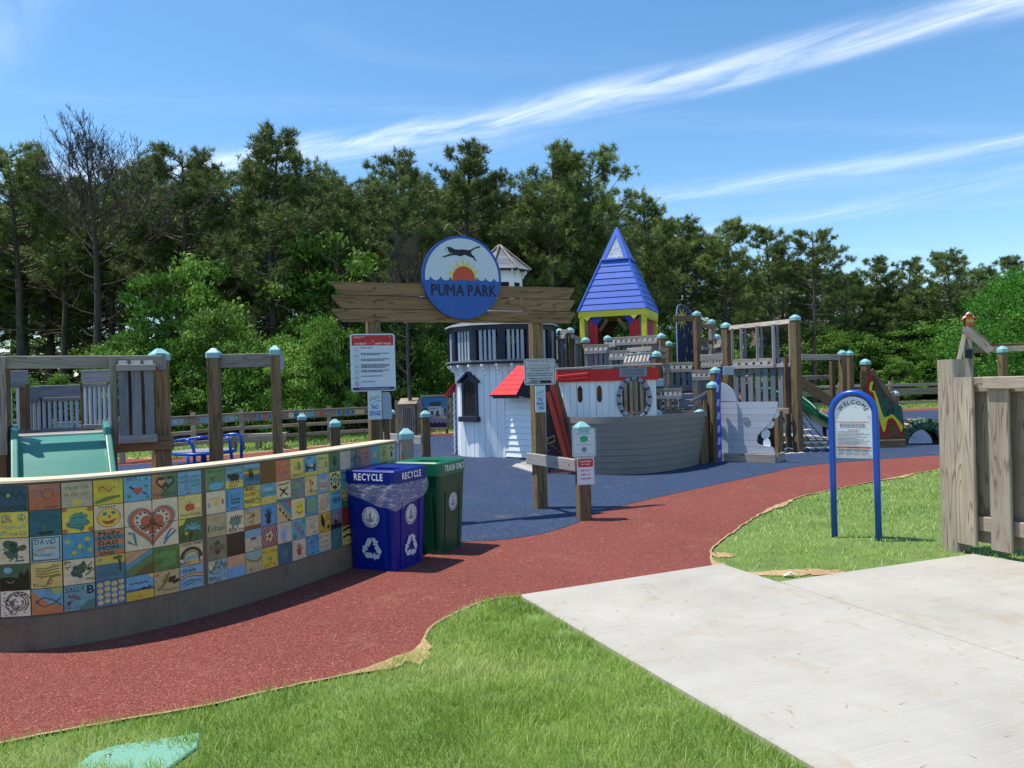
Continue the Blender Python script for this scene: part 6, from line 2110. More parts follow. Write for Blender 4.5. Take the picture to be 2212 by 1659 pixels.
# ------------------------------------------------------------ lighthouse
LX, LY = -.20, 17.6
lh = thing('lighthouse', 'white play lighthouse with black railed gallery and red awnings', 'playhouse', (LX, LY, 0))
NF = 12
rb = 1.02
ZF = 2.02
for f in range(NF):
    a0 = 2 * math.pi * f / NF + R(15)
    nn = V((math.sin(a0), -math.cos(a0), 0)); t = V((math.cos(a0), math.sin(a0), 0))
    hw = rb * math.tan(math.pi / NF)
    for q in range(4):
        s = (-.75 + .5 * q) * hw
        off = rb + RND.uniform(-.004, .004)
        c = V((LX, LY, 0)) + nn * off + t * s
        z0 = .015
        board('wall_board', c + Z * z0, c + Z * ZF, hw * .5 - .007, .03, M['white'], lh, n=nn, ch=.004)
    # dark felt behind the board joints
core_pts = [(LX + (rb - .03) * math.sin(2 * math.pi * i / 24), LY - (rb - .03) * math.cos(2 * math.pi * i / 24)) for i in range(24)]
vs = [(x, y, .0) for x, y in core_pts] + [(x, y, ZF) for x, y in core_pts]
fs = [(i, (i + 1) % 24, 24 + (i + 1) % 24, 24 + i) for i in range(24)] + [tuple(range(24, 48))]
mk('inner_wall', vs, fs, M['navy'], lh)


def ngon_ring(name, r0, r1, z0, z1, mat, par, cx, cy, nseg=12, rot=R(15), top_r=None):
    """flat ring or disc edge"""
    vs, fs = [], []
    for i in range(nseg):
        a = 2 * math.pi * i / nseg + math.pi / nseg + rot
        for (r, z) in ((r0, z0), (r1, z0), (top_r or r1, z1), (r0, z1)):
            vs.append((cx + r * math.sin(a), cy - r * math.cos(a), z))
    for i in range(nseg):
        k = (i + 1) % nseg
        for j in range(4):
            l = (j + 1) % 4
            fs.append((i * 4 + j, k * 4 + j, k * 4 + l, i * 4 + l))
    return mk(name, vs, fs, mat, par, uv=[(vs[i][0] + vs[i][1], vs[i][2]) for f in fs for i in f])


ngon_ring('gallery_floor', .1, 1.24, 1.985, 2.03, M['navy'], lh, LX, LY)
ngon_ring('floor_edge', 1.0, 1.27, 2.032, 2.065, M['granite'], lh, LX, LY)
ngon_ring('top_rail', 1.10, 1.22, 2.70, 2.80, M['navy'], lh, LX, LY)
ngon_ring('roof_edge', .62, 1.275, 2.803, 2.845, M['granite'], lh, LX, LY, top_r=1.25)
# low roof of the gallery, in boards
for f in range(NF):
    a0 = 2 * math.pi * f / NF + R(15)
    hh = math.pi / NF
    def RP(r, a, z): return V((LX + r * math.sin(a), LY - r * math.cos(a), z))
    for q, (ra, rb2) in enumerate(((1.25, 1.03), (1.02, .82), (.81, .62))):
        za, zb = 2.85 + .03 * q, 2.90 + .03 * q
        c0, c1, c2, c3 = RP(ra, a0 - hh, za), RP(ra, a0 + hh, za), RP(rb2, a0 + hh, zb), RP(rb2, a0 - hh, zb)
        vs = [c0, c1, c2, c3] + [p - Z * .02 for p in (c0, c1, c2, c3)]
        fs = [(0, 1, 2, 3), (7, 6, 5, 4), (0, 4, 5, 1), (1, 5, 6, 2), (2, 6, 7, 3), (3, 7, 4, 0)]
        mk('roof_board', vs, fs, M['grey'], lh, uv=[((vs[i] - c0).dot((c1 - c0).normalized()) + f, vs[i].z * 3 + q) for ff in fs for i in ff])
for f in range(NF):
    a0 = 2 * math.pi * f / NF + R(15) + math.pi / NF
    nn = V((math.sin(a0), -math.cos(a0), 0)); t = V((math.cos(a0), math.sin(a0), 0))
    c = V((LX, LY, 0)) + nn * 1.16
    board('gallery_post', c + Z * 2.03, c + Z * 2.70, .15, .10, M['navy'], lh, n=nn)
    a1 = a0 - math.pi / NF
    nn = V((math.sin(a1), -math.cos(a1), 0)); t = V((math.cos(a1), math.sin(a1), 0))
    for q in range(4):
        c = V((LX, LY, 0)) + nn * 1.13 + t * (-.15 + .1 * q)
        board('baluster', c + Z * 2.06, c + Z * 2.70, .05 if q % 3 else .07, .035, M['balu'], lh, n=nn)
# corbels
for f in range(24):
    a0 = 2 * math.pi * (f + .5) / 24
    if math.cos(a0) < -.2: continue
    nn = V((math.sin(a0), -math.cos(a0), 0)); t = V((math.cos(a0), math.sin(a0), 0))
    c = V((LX, LY, 1.985)) + nn * (rb + .016) - t * .0225 if False else V((LX, LY, 1.985)) + nn * (rb + .016) + t * .022
    prism('corbel', [(0, 0), (.20, 0), (.20, -.05), (.165, -.075), (.14, -.06), (.12, -.085), (.13, -.11), (.09, -.14), (.05, -.15), (.045, -.22), (0, -.24)], c, nn, Z, .045, M['white'], lh) if False else prism('corbel', [(0, 0), (0, -.24), (.045, -.22), (.05, -.15), (.09, -.14), (.13, -.11), (.12, -.085), (.14, -.06), (.165, -.075), (.20, -.05), (.20, 0)], c, nn, Z, .045, M['white'], lh)
# window, left of centre
wa = R(-42)
nn = V((math.sin(wa), -math.cos(wa), 0)); t = V((math.cos(wa), math.sin(wa), 0))
wc = V((LX, LY, 0)) + nn * (rb + .055)
wz0, wz1 = .87, 1.62
wn = prism('window', [(-.235, wz0), (.235, wz0), (.235, wz1 - .02), (.26, wz1), (0, wz1 + .17), (-.26, wz1), (-.235, wz1 - .02)], wc, t, Z, .07, M['navy'], lh, holes=[[(-.16, wz0 + .05), (.16, wz0 + .05), (.16, wz1 - .06), (0, wz1 + .06), (-.16, wz1 - .06)]])
prism('opening', [(-.17, wz0 + .04), (.17, wz0 + .04), (.17, wz1 - .05), (0, wz1 + .07), (-.17, wz1 - .05)], wc - nn * .008, t, Z, .008, M['black'], wn)  # black plate stands for the unlit inside of the window
board('window_gable', wc + t * -.30 + Z * (wz1 - .01) + nn * .02, wc + Z * (wz1 + .2) + nn * .02, .05, .09, M['navy'], wn, n=nn)
board('window_gable', wc + t * .30 + Z * (wz1 - .01) + nn * .02, wc + Z * (wz1 + .2) + nn * .02, .05, .09, M['navy'], wn, n=nn)
board('sill', wc + t * -.28 + Z * (wz0 - .045) + nn * .02, wc + t * .28 + Z * (wz0 - .045) + nn * .02, .11, .11, M['navy'], wn, n=nn)
# clapboard porch with door
d0, d1 = V((-.155, 16.50, 0)), V((.41, 15.98, 0))
t, nn = facing(d0, d1)
for q in range(10):
    z = .03 + .125 * q
    board('clapboard', d0 + Z * (z + .06) + nn * (.01 - .0012 * q), d1 + Z * (z + .06) + nn * (.01 - .0012 * q), .122, .022, M['white'], lh, n=nn + Z * .18)
board('corner_board', d0 - t * .03 + Z * .015 + nn * .012, d0 - t * .03 + Z * 1.30 + nn * .012, .07, .04, M['white'], lh, n=nn)
board('corner_board', d1 + t * .0 + Z * .015 + nn * .016, d1 + Z * 1.30 + nn * .016, .05, .04, M['white'], lh, n=nn)
e1 = d1 - nn * .9
for q in range(6):
    s = .08 + .15 * q
    c = d1 - nn * s + t * .03
    board('porch_board', c + Z * .015, c + Z * 1.30, .145, .025, M['white'], lh, n=t)
e0 = d0 - nn * .2
# red awning
ac = (d0 + d1) / 2 + t * .05
zt, zb_ = 1.93, 1.34
A_, B_ = ac - t * .38 + nn * .52, ac + t * .36 + nn * .52
D_, C_ = ac - t * .02 + nn * .04, ac + t * .36 + nn * .04
def quadbox(name, pts, th_, mat, par):
    n_ = (pts[1] - pts[0]).cross(pts[2] - pts[0]).normalized()
    vs = list(pts) + [p - n_ * th_ for p in pts]
    k = len(pts)
    fs = [tuple(range(k)), tuple(range(2 * k - 1, k - 1, -1))] + [(i, k + i, k + (i + 1) % k, (i + 1) % k) for i in range(k)]
    ax = (pts[1] - pts[0]).normalized()
    return mk(name, vs, fs, mat, par, uv=[((vs[i] - pts[0]).dot(ax) + vs[i].z, vs[i].z * 1.3) for f in fs for i in f])
zz = np.linspace(0, 1, 7)
for i in range(6):
    f0, f1 = zz[i], zz[i + 1] - .012
    def L_(f): 
        p = A_.lerp(D_, f); return V((p.x, p.y, zb_ + (zt - zb_) * f))
    def Rr_(f):
        p = B_.lerp(C_, f); return V((p.x, p.y, zb_ + (zt - zb_) * f))
    quadbox('awning_board', [L_(f0), Rr_(f0), Rr_(f1), L_(f1)], .02, M['red'], lh)
A1, B1 = A_ + Z * (zb_ - .03), B_ + Z * (zb_ - .03)
quadbox('awning_soffit', [A_ - nn * .02 + Z * (zb_ - .025), B_ - nn * .02 + Z * (zb_ - .025), C_ + Z * (zt - .06), D_ + Z * (zt - .06)][::-1], .02, M['navy'], lh)
quadbox('awning_side', [B_ + Z * (zb_ - .02), C_ + Z * (zb_ - .10), C_ + Z * (zt - .05)], .02, M['navy'], lh)
board('awning_brace', A_ + t * .06 - nn * .06 + Z * (zb_ - .045), B_ - nn * .06 + Z * (zb_ - .045), .06, .05, M['navy'], lh, n=nn)
quadbox('awning_side', [A_ + Z * (zb_ - .02), A_ - nn * .45 + Z * (zb_ - .05), D_ + Z * (zt - .05)][::-1], .02, M['navy'], lh)
# second awning on the left flank
la = R(-100)
nn2 = V((math.sin(la), -math.cos(la), 0)); t2 = V((math.cos(la), math.sin(la), 0))
lc = V((LX, LY, 0)) + nn2 * rb
for i in range(5):
    f0, f1 = i / 5, (i + 1) / 5 - .015
    def q_(f, s): return lc + nn2 * (.24 * (1 - f) + .015) + t2 * (s * .40) + Z * (1.33 + .28 * f)
    quadbox('awning_board', [q_(f0, -1), q_(f0, 1), q_(f1, 1), q_(f1, -1)], .02, M['red'], lh)
# a second clapboard face low on the left flank
for q in range(11):
    z = .03 + .125 * q
    c = lc + nn2 * (.05 - .0012 * q)
    board('clapboard', c - t2 * .34 + Z * (z + .06), c + t2 * .34 + Z * (z + .06), .122, .022, M['white'], lh, n=nn2 + Z * .18)
# lantern room
LZ = 2.9
for f in range(8):
    a0 = 2 * math.pi * f / 8 + R(10)
    nn3 = V((math.sin(a0), -math.cos(a0), 0)); t3 = V((math.cos(a0), math.sin(a0), 0))
    hw = .46 * math.tan(math.pi / 8)
    c = V((LX, LY, 0)) + nn3 * .46
    prism('lantern_panel', [(-hw, LZ), (hw, LZ), (hw, 4.05), (-hw, 4.05)], c, t3, Z, .03, M['white'], lh, holes=[[(-hw * .62, 3.35), (hw * .62, 3.35), (hw * .62, 3.78), (-hw * .62, 3.78)]])
    prism('lantern_window', [(-hw * .64, 3.33), (hw * .64, 3.33), (hw * .64, 3.80), (-hw * .64, 3.80)], c - nn3 * .032, t3, Z, .01, M['black'], lh)
    for sx in (-1, 1):
        cc = c + t3 * sx * hw * .75 + nn3 * .005
        prism('corbel', [(0, 4.045), (0, 3.88), (.05, 3.90), (.06, 3.95), (.12, 3.99), (.12, 4.045)], cc + t3 * .015, nn3, Z, .03, M['white'], lh)
    # roof: boards on each of eight slopes
    for q in range(5):
        r0_, r1_ = .64 * (1 - q / 5) + .0, .64 * (1 - (q + 1) / 5) + .006
        z0_, z1_ = 4.06 + .57 * q / 5, 4.06 + .57 * (q + 1) / 5 - .006
        h8 = math.pi / 8
        pts = [RP(r0_ / math.cos(h8), a0 - h8, z0_), RP(r0_ / math.cos(h8), a0 + h8, z0_), RP(r1_ / math.cos(h8), a0 + h8, z1_), RP(r1_ / math.cos(h8), a0 - h8, z1_)]
        quadbox('roof_board', pts, .02, M['grey'], lh)
    board('roof_batten', RP(.66 / math.cos(math.pi / 8), a0 + math.pi / 8, 4.07), RP(.02, a0 + math.pi / 8, 4.66), .04, .03, M['silver'], lh, n=nn3)
ngon_ring('roof_edge', .3, .62, 4.03, 4.06, M['navy'], lh, LX, LY, nseg=8, rot=R(10))
# low ramp lying beside the lighthouse
q0, q1, q2, q3 = G(1105, 1010), G(1150, 1023), G(1176, 1010), G(1140, 999)
rp = thing('ramp', 'low pale wooden ramp lying on the blue surface in front of the lighthouse door', 'ramp', (q0 + q2) / 2)
for i in range(3):
    f0, f1 = i / 3 + .008, (i + 1) / 3
    def rl(f, s): return q0.lerp(q3, f).lerp(q1.lerp(q2, f), s)
    pts = [rl(f0, 0) + Z * .03, rl(f0, 1) + Z * .03, rl(f1, 1) + Z * .05, rl(f1, 0) + Z * .05]
    if (pts[1] - pts[0]).cross(pts[2] - pts[0]).z < 0: pts = pts[::-1]
    quadbox('plank', pts, .03, M['greylight'], rp)

# ------------------------------------------------------------ pirate board leaning between lighthouse and boat
pb = thing('climbing_board', 'dark maroon painted board with pale flecks and a black belt, framed by leaning red rails', 'play panel', W(1205, 1030, 13.4))
pa = Art(seed=3)
tl, tr, br, bl = (.0, 1.56), (.12, 1.56), (.46, .05), (0, .02)
pa.poly([tl, tr, br, bl], '#2c1320')
rr3 = random.Random(12)
for _ in range(120):
    y = rr3.uniform(.05, 1.58)
    x = rr3.uniform(.02, .11 + .32 * (1.6 - y) / 1.6)
    if .52 < y < .72: continue
    a0 = rr3.uniform(0, 3)
    pa.line([(x, y), (x + .022 * math.cos(a0), y + .022 * math.sin(a0))], .007, rr3.choice(['#a89aa4', '#8a7488', '#5e4a5c']))
pa.poly([(0, .50), (.28, .64), (.27, .74), (0, .60)], '#0c0a0c')
pa.line([(.02, .52), (.14, .57), (.14, .66), (.02, .61)], .016, '#b8935a', closed=True)
pa.poly([(.0, .02), (.45, .05), (.40, .3), (.2, .14)], '#7a4434')
po = W(1183, 1028, 13.35); po.z = 0
pt = V((.98, -.2, 0)).normalized()
pa.build('painted_board', po, pt, Z, pb, 'mural', base=[bl, br, tr, tl], thick=.03, basecol='#2c1320')
pn_ = V((pt.y, -pt.x, 0))
board('rail', po + pt * .12 + Z * 1.58 + pn_ * .03, po + pt * .45 + Z * .03 + pn_ * .03, .085, .09, M['darkred'], pb, n=pn_)
board('rail', po + pt * .06 + Z * 1.40 + pn_ * .10, po + pt * .40 + Z * .03 + pn_ * .10, .08, .07, M['darkred'], pb, n=pn_)
board('rail', po + pt * .15 + Z * 1.60 - pn_ * .06, po + pt * .42 + Z * .5 - pn_ * .06, .10, .05, M['brown'], pb, n=pn_)

# ------------------------------------------------------------ the boat
bo = thing('play_boat', 'grey planked play boat with white cabin, red trim and striped lifebuoy', 'play boat', W(1370, 1029, 13.4))
hx_ = [(1206, 14.6), (1208, 13.75), (1228, 13.25), (1290, 12.86), (1360, 12.80), (1420, 12.98), (1475, 13.45), (1512, 13.98), (1527.6, 14.4)]
hxy = [W(px, 900, d).xy for px, d in hx_]
hs = spline(hxy, 5)
cx_b = sum(p[0] for p in hs) / len(hs); cy_b = 14.2
NPL = 9
def hull_z(i): return .01 + .965 * i / NPL
for i in range(NPL):
    z0, z1 = hull_z(i), hull_z(i + 1) - .004
    VS, FS, UV = [], [], []
    m_ = len(hs)
    for k, p in enumerate(hs):
        for (f, z, o_) in ((i / NPL, z0, .008), ((i + 1) / NPL, z1, -.004), ((i + 1) / NPL, z1, -.03), (i / NPL, z0, -.03)):
            g = .90 + .10 * f ** .8
            x, y = cx_b + (p[0] - cx_b) * g, cy_b + (p[1] - cy_b) * g
            a, b = V(hs[max(k - 1, 0)]), V(hs[min(k + 1, m_ - 1)])
            tt = (b - a).normalized()
            VS.append((x + tt.y * o_, y - tt.x * o_, z))
    for k in range(m_ - 1):
        for j in range(4):
            l = (j + 1) % 4
            FS.append((k * 4 + j, (k + 1) * 4 + j, (k + 1) * 4 + l, k * 4 + l))
            UV += [(k * .1 + i * 3.7, j * .12), (k * .1 + .1 + i * 3.7, j * .12), (k * .1 + .1 + i * 3.7, j * .12 + .12), (k * .1 + i * 3.7, j * .12 + .12)]
    FS.append((3, 2, 1, 0)); FS.append(tuple((m_ - 1) * 4 + j for j in range(4)))
    UV += [(0, 0)] * 8
    mk('hull_plank', VS, FS, M['hull'], bo, UV)
# far side and deck
fa, fb = W(1206, 900, 15.6), W(1500, 900, 15.6)
for i in range(4):
    board('hull_plank', V((fa.x, 15.55, .13 + .23 * i)), V((fb.x, 15.5, .13 + .23 * i)), .22, .03, M['hull'], bo)
board('deck', V((cx_b - 1.0, 14.4, .32)), V((cx_b + .85, 14.4, .32)), 1.5, .03, M['silver'], bo, n=(0, 0, 1))
# cabin: front boards with cut-outs
CD = 13.72
czb, czt = .55, 1.57
cl, cr_ = W(1219, 850, CD).x, W(1411, 850, CD).x
NB = 14
bw = (cr_ - cl) / NB
Lc = W(1367.7, 859.9, CD)
rx_, rz_ = .235, .325
TW = .20
CX = V((1, -TW, 0)).normalized()
cn0 = V((-TW, -1, 0)).normalized()
def CY(x): return CD + .12 - (x - cl) * TW
def cab(x, z0, z1, wdt): return board('cabin_board', V((x, CY(x), z0)), V((x, CY(x), z1)), wdt - .003, .025, M['white'], bo, n=cn0, ch=.003)
for i in range(NB):
    x = cl + bw * (i + .5)
    e = abs(x - Lc.x)
    if e < rx_ - .02:
        h_ = rz_ * math.sqrt(1 - (max(e - bw * .2, 0) / rx_) ** 2) - .01
        cab(x, Lc.z + h_, czt, bw)
        if Lc.z - h_ > czb: cab(x, czb, Lc.z - h_, bw)
        continue
    hole = None
    for hp in (1253, 1296):
        X = W(hp, 852, CD).x
        if abs(X - x) <= bw * .5 + .001: hole = X
    if hole is not None:
        hc = W(1253, 852, CD).z
        hw_, hh_ = bw * .40, .145
        hl = [(-hw_, hc - hh_ * .7), (-hw_ * .45, hc - hh_), (hw_ * .45, hc - hh_), (hw_, hc - hh_ * .7), (hw_, hc + hh_ * .65), (hw_ * .4, hc + hh_), (-hw_ * .4, hc + hh_), (-hw_, hc + hh_ * .65)]
        w2 = bw * .5 - .002
        prism('cabin_board', [(-w2, czb), (w2, czb), (w2, czt), (-w2, czt)], V((x, CY(x) - .0125, 0)), CX, (0, 0, 1), .025, M['white'], bo, holes=[hl])
    else:
        cab(x, czb, czt, bw)
# left cheek and right cheek of the cabin
for k in range(9):
    y = CD + .22 + .14 * k
    board('cabin_board', V((cl - .012 - .04 * k * .3, y, czb)), V((cl - .012 - .04 * k * .3, y, czt)), .135, .025, M['white'], bo, n=(-1, 0, 0))
    if k < 6:
        board('cabin_board', V((cr_ + .012, y - .3, czb)), V((cr_ + .012, y - .3, czt)), .135, .025, M['white'], bo, n=(1, 0, 0))
# red band and roof
rzt = 1.775
board('red_band', V((cl - .10, CY(cl - .1) - .05, 1.66)), V((cr_ + .06, CY(cr_ + .06) - .05, 1.66)), .20, .03, M['red'], bo, n=cn0)
board('red_band', V((cl - .085, CD + .13, 1.66)), V((cl - .15, CD + 1.2, 1.66)), .20, .03, M['red'], bo, n=(-1, 0, 0))
board('red_band', V((cr_ + .05, CD - .18, 1.66)), V((cr_ + .05, CD + .6, 1.66)), .20, .03, M['red'], bo, n=(1, 0, 0))
board('lit_band_strip', V((cl - .10, CY(cl - .1) - .085, 1.60)), V((cl + .42, CY(cl + .42) - .085, 1.625)), .045, .04, M['red'], bo, n=cn0)  # added strips in place of the sunlit patch on the red band
board('lit_band_strip', V((cl - .10, CY(cl - .1) - .085, 1.65)), V((cl + .42, CY(cl + .42) - .085, 1.69)), .05, .04, M['red'], bo, n=cn0)
board('roof_board', V((cl - .14, CY(cl - .14) + .02, 1.79)), V((cl + .50, CY(cl + .5) + .02, 1.80)), .24, .035, M['greylight'], bo, n=(0, 0, 1))
board('roof_board', V((cl + .51, CY(cl + .51) + .02, 1.808)), V((cr_ + .13, CY(cr_ + .13) + .02, 1.82)), .26, .035, M['greylight'], bo, n=(0, 0, 1))
for k in range(3):
    board('roof_board', V((cl - .12, CD + .42 + .24 * k, 1.77)), V((Lc.x - .3, CD + .42 + .24 * k, 1.78)), .23, .03, M['greylight'], bo, n=(0, 0, 1))
board('dark_backing', V((cl, CD + 1.0, 1.0)), V((Lc.x - .35, CD + 1.0, 1.0)), 1.2, .03, M['brown_dark'], bo)  # unseen dark board added so the portholes look unlit inside
# plaque
a = Art()
a.rect(-.23, 0, .23, .145, '#83888f')
a.rect(-.232, -.002, .232, .0, '#5c6066')
for row, yy, xx in ((0, .088, .19), (1, .03, .17)):
    rr4 = random.Random(31 + row)
    x = -xx
    while x < xx:
        hgt = .032
        a.line([(x, yy), (x, yy + hgt)], .005, '#565c66')
        if rr4.random() < .6: a.line([(x, yy + hgt * rr4.choice((.1, .9, .5))), (x + .012, yy + hgt * rr4.choice((.1, .9, .5)))], .005, '#565c66')
        if rr4.random() < .5: a.line([(x + .013, yy), (x + .013, yy + hgt)], .005, '#565c66')
        x += .022 if rr4.random() < .8 else .04
px_ = W(1367.5, 804, CY(Lc.x) - .09)
a.build('plaque', px_ - Z * .072, CX, Z, bo, 'print', base=[(-.235, -.005), (.235, -.005), (.235, .15), (-.235, .15)], thick=.02, basecol='#9a9ea4')
# lifebuoy: an oval ring in grey and navy bands
NSEG, TS = 60, 10
vs, fs, cols = [], [], []
for i in range(NSEG):
    a0 = 2 * math.pi * i / NSEG
    ct = CX * (math.cos(a0) * .26) + Z * (math.sin(a0) * .345)
    rd_ = (CX * (math.cos(a0) / .26) + Z * (math.sin(a0) / .345)).normalized()
    for j in range(TS):
        b = 2 * math.pi * j / TS
        p = V((Lc.x, CY(Lc.x), Lc.z)) + ct + rd_ * (.042 * math.cos(b)) + cn0 * .045 - cn0 * (.042 * math.sin(b))
        vs.append(p)
cg, cn = hx('8f969e'), hx('20284c')
for i in range(NSEG):
    k = (i + 1) % NSEG
    for j in range(TS):
        l = (j + 1) % TS
        fs.append((i * TS + j, i * TS + l, k * TS + l, k * TS + j))
        cols += [(*(cn if i % 4 == 0 else cg), 1)] * 4
mk('lifebuoy', vs, fs, M['print'], bo, cols=cols, smooth_=True)
# slats and a bench inside, seen through the ring
for k in range(8):
    x = Lc.x - .36 + .1 * k
    board('cabin_slat', V((x, 14.9, .35)), V((x, 14.9, 1.75)), .055, .03, M['tan'], bo)
board('bench', V((Lc.x - .5, 14.7, .80)), V((Lc.x + .6, 14.7, .80)), .10, .05, M['tan'], bo)
for (px, yc, d) in ((1416, 881.5, 13.9), (1511, 882, 14.35)):
    ppost(bo, px, yc, d, .16, 0, R(38), 'brown')
# tall post with brown boards closing the stern
ppost(bo, 1538.5, 822, 14.45, .145, 0, R(30), 'brownpost')
for k in range(3):
    p = W(1524 - 4 * k, 900, 14.45 + .04 * k)
    board('stern_board', V((p.x, p.y, .02)), V((p.x, p.y, 1.15 - .1 * k)), .07, .05, M['brown'], bo)
pboard('stern_rail', bo, 1493, 869, 14.9, 1530, 846, 14.55, .05, .06, 'greylight', n=V((-.3, -.9, 0)))

# ------------------------------------------------------------ whale
wh = thing('whale_panel', 'grey clapboard whale panel with open mouth and white teeth', 'play panel', W(1620, 999, 14.3))
wo_ = W(1557, 999, 14.62); wo_.z = 0
we_ = W(1677, 999, 14.06); we_.z = 0
wt_, wn_ = facing(wo_, we_)
def wpt(px, py):
    k = ray(px, py)
    s_ = (wo_.x - k[0] * wo_.y) / (k[0] * wt_.y - wt_.x)
    y_ = wo_.y + wt_.y * s_
    return (s_, CAMH + k[1] * y_)
edge_w = [(1680.5, 867), (1680, 876), (1677, 889), (1669, 905), (1660, 917), (1651, 926), (1641, 935), (1637, 941), (1635, 949), (1636, 957), (1643, 962), (1652, 963), (1667, 963), (1672, 968), (1674.5, 980)]
ew = [wpt(*p) for p in edge_w]
def xr(z):
    """right edge of the whale's body at height z"""
    for (xa, za), (xb_, zb2) in zip(ew, ew[1:]):
        if zb2 <= z <= za: return xa + (xb_ - xa) * (za - z) / max(za - zb2, 1e-6)
    return ew[-1][0] if z < ew[-1][1] else ew[0][0]
ztop_w, zbot_w = ew[0][1], ew[-1][1]
NWB = 8
for i in range(NWB):
    z0 = zbot_w + (ztop_w - zbot_w) * i / NWB
    z1 = zbot_w + (ztop_w - zbot_w) * (i + 1) / NWB - .005
    steps = [z0 + (z1 - z0) * q / 3 for q in range(4)]
    out = [(0, z0)] + [(xr(z), z) for z in steps] + [(0, z1)]
    prism('whale_board', out, wo_ + wn_ * (.02 - .001 * i), wt_, Z, .03, M['whale'], wh)
# rounded back rising behind the mouth
bk = [wpt(1558, 826), wpt(1566, 829), wpt(1575, 835), wpt(1583, 843), wpt(1588, 853), wpt(1592, 867), wpt(1557, 867)]
prism('whale_back', bk[::-1], wo_ + wn_ * .01, wt_, Z, .04, M['bluegrey'], wh)
# mouth lining and teeth
mo = [wpt(1650, 925), wpt(1641, 935), wpt(1636, 945), wpt(1637, 957), wpt(1645, 962), wpt(1652, 955), wpt(1655, 938)]
prism('mouth', mo[::-1] if False else mo, wo_ - wn_ * .03, wt_, Z, .02, M['navy'], wh)
for (px, py, rx, ry, rot) in ((1675, 895, .058, .075, -25), (1663.5, 917, .06, .075, -28), (1653, 938, .075, .09, -30), (1656, 958, .065, .10, 10)):
    cx, cz = wpt(px, py)
    c, q = math.cos(R(rot)), math.sin(R(rot))
    prism('tooth', [(cx + rx * math.cos(a) * c - ry * math.sin(a) * q, cz + rx * math.cos(a) * q + ry * math.sin(a) * c) for a in [6.2832 * i / 16 for i in range(16)]], wo_ - wn_ * .012, wt_, Z, .025, M['white'], wh)
ex_, ez_ = wpt(1612.5, 907)
prism('eye', circle(.066, 18, .055, ex_, ez_), wo_ + wn_ * .03, wt_, Z, .012, M['granite'], wh)
board('sole_plank', wo_ + Z * .09 + wn_ * .035, we_ + wt_ * .0 + Z * .09 + wn_ * .035, .155, .05, M['silver'], wh, n=wn_)
board('sole_plank', we_ + Z * .09 - wn_ * .0, we_ + Z * .09 - wn_ * .5, .155, .05, M['silver'], wh, n=wt_)
# blue wave strut standing on edge
stz = [W(1555, y, 14.5).z for y in (806, 998)]
sx_ = W(1553, 900, 14.42)
prism('wave_strut', [(0, .0), (.085, .0), (.085, 1.25), (.06, 1.45), (.11, 1.66), (.16, 1.70), (.10, 1.70), (.03, 1.5), (0, 1.3)], V((sx_.x - .055, 14.40, 0)), (1, 0, 0), Z, .05, M['strutblue'], wh)
for zz_ in (.17, .40, .62, .86, 1.10, 1.36):
    board('wave_block', V((sx_.x - .03, 14.385, zz_ - .06)), V((sx_.x - .015, 14.385, zz_ + .07)), .05, .03, M['pale_blue'], wh)

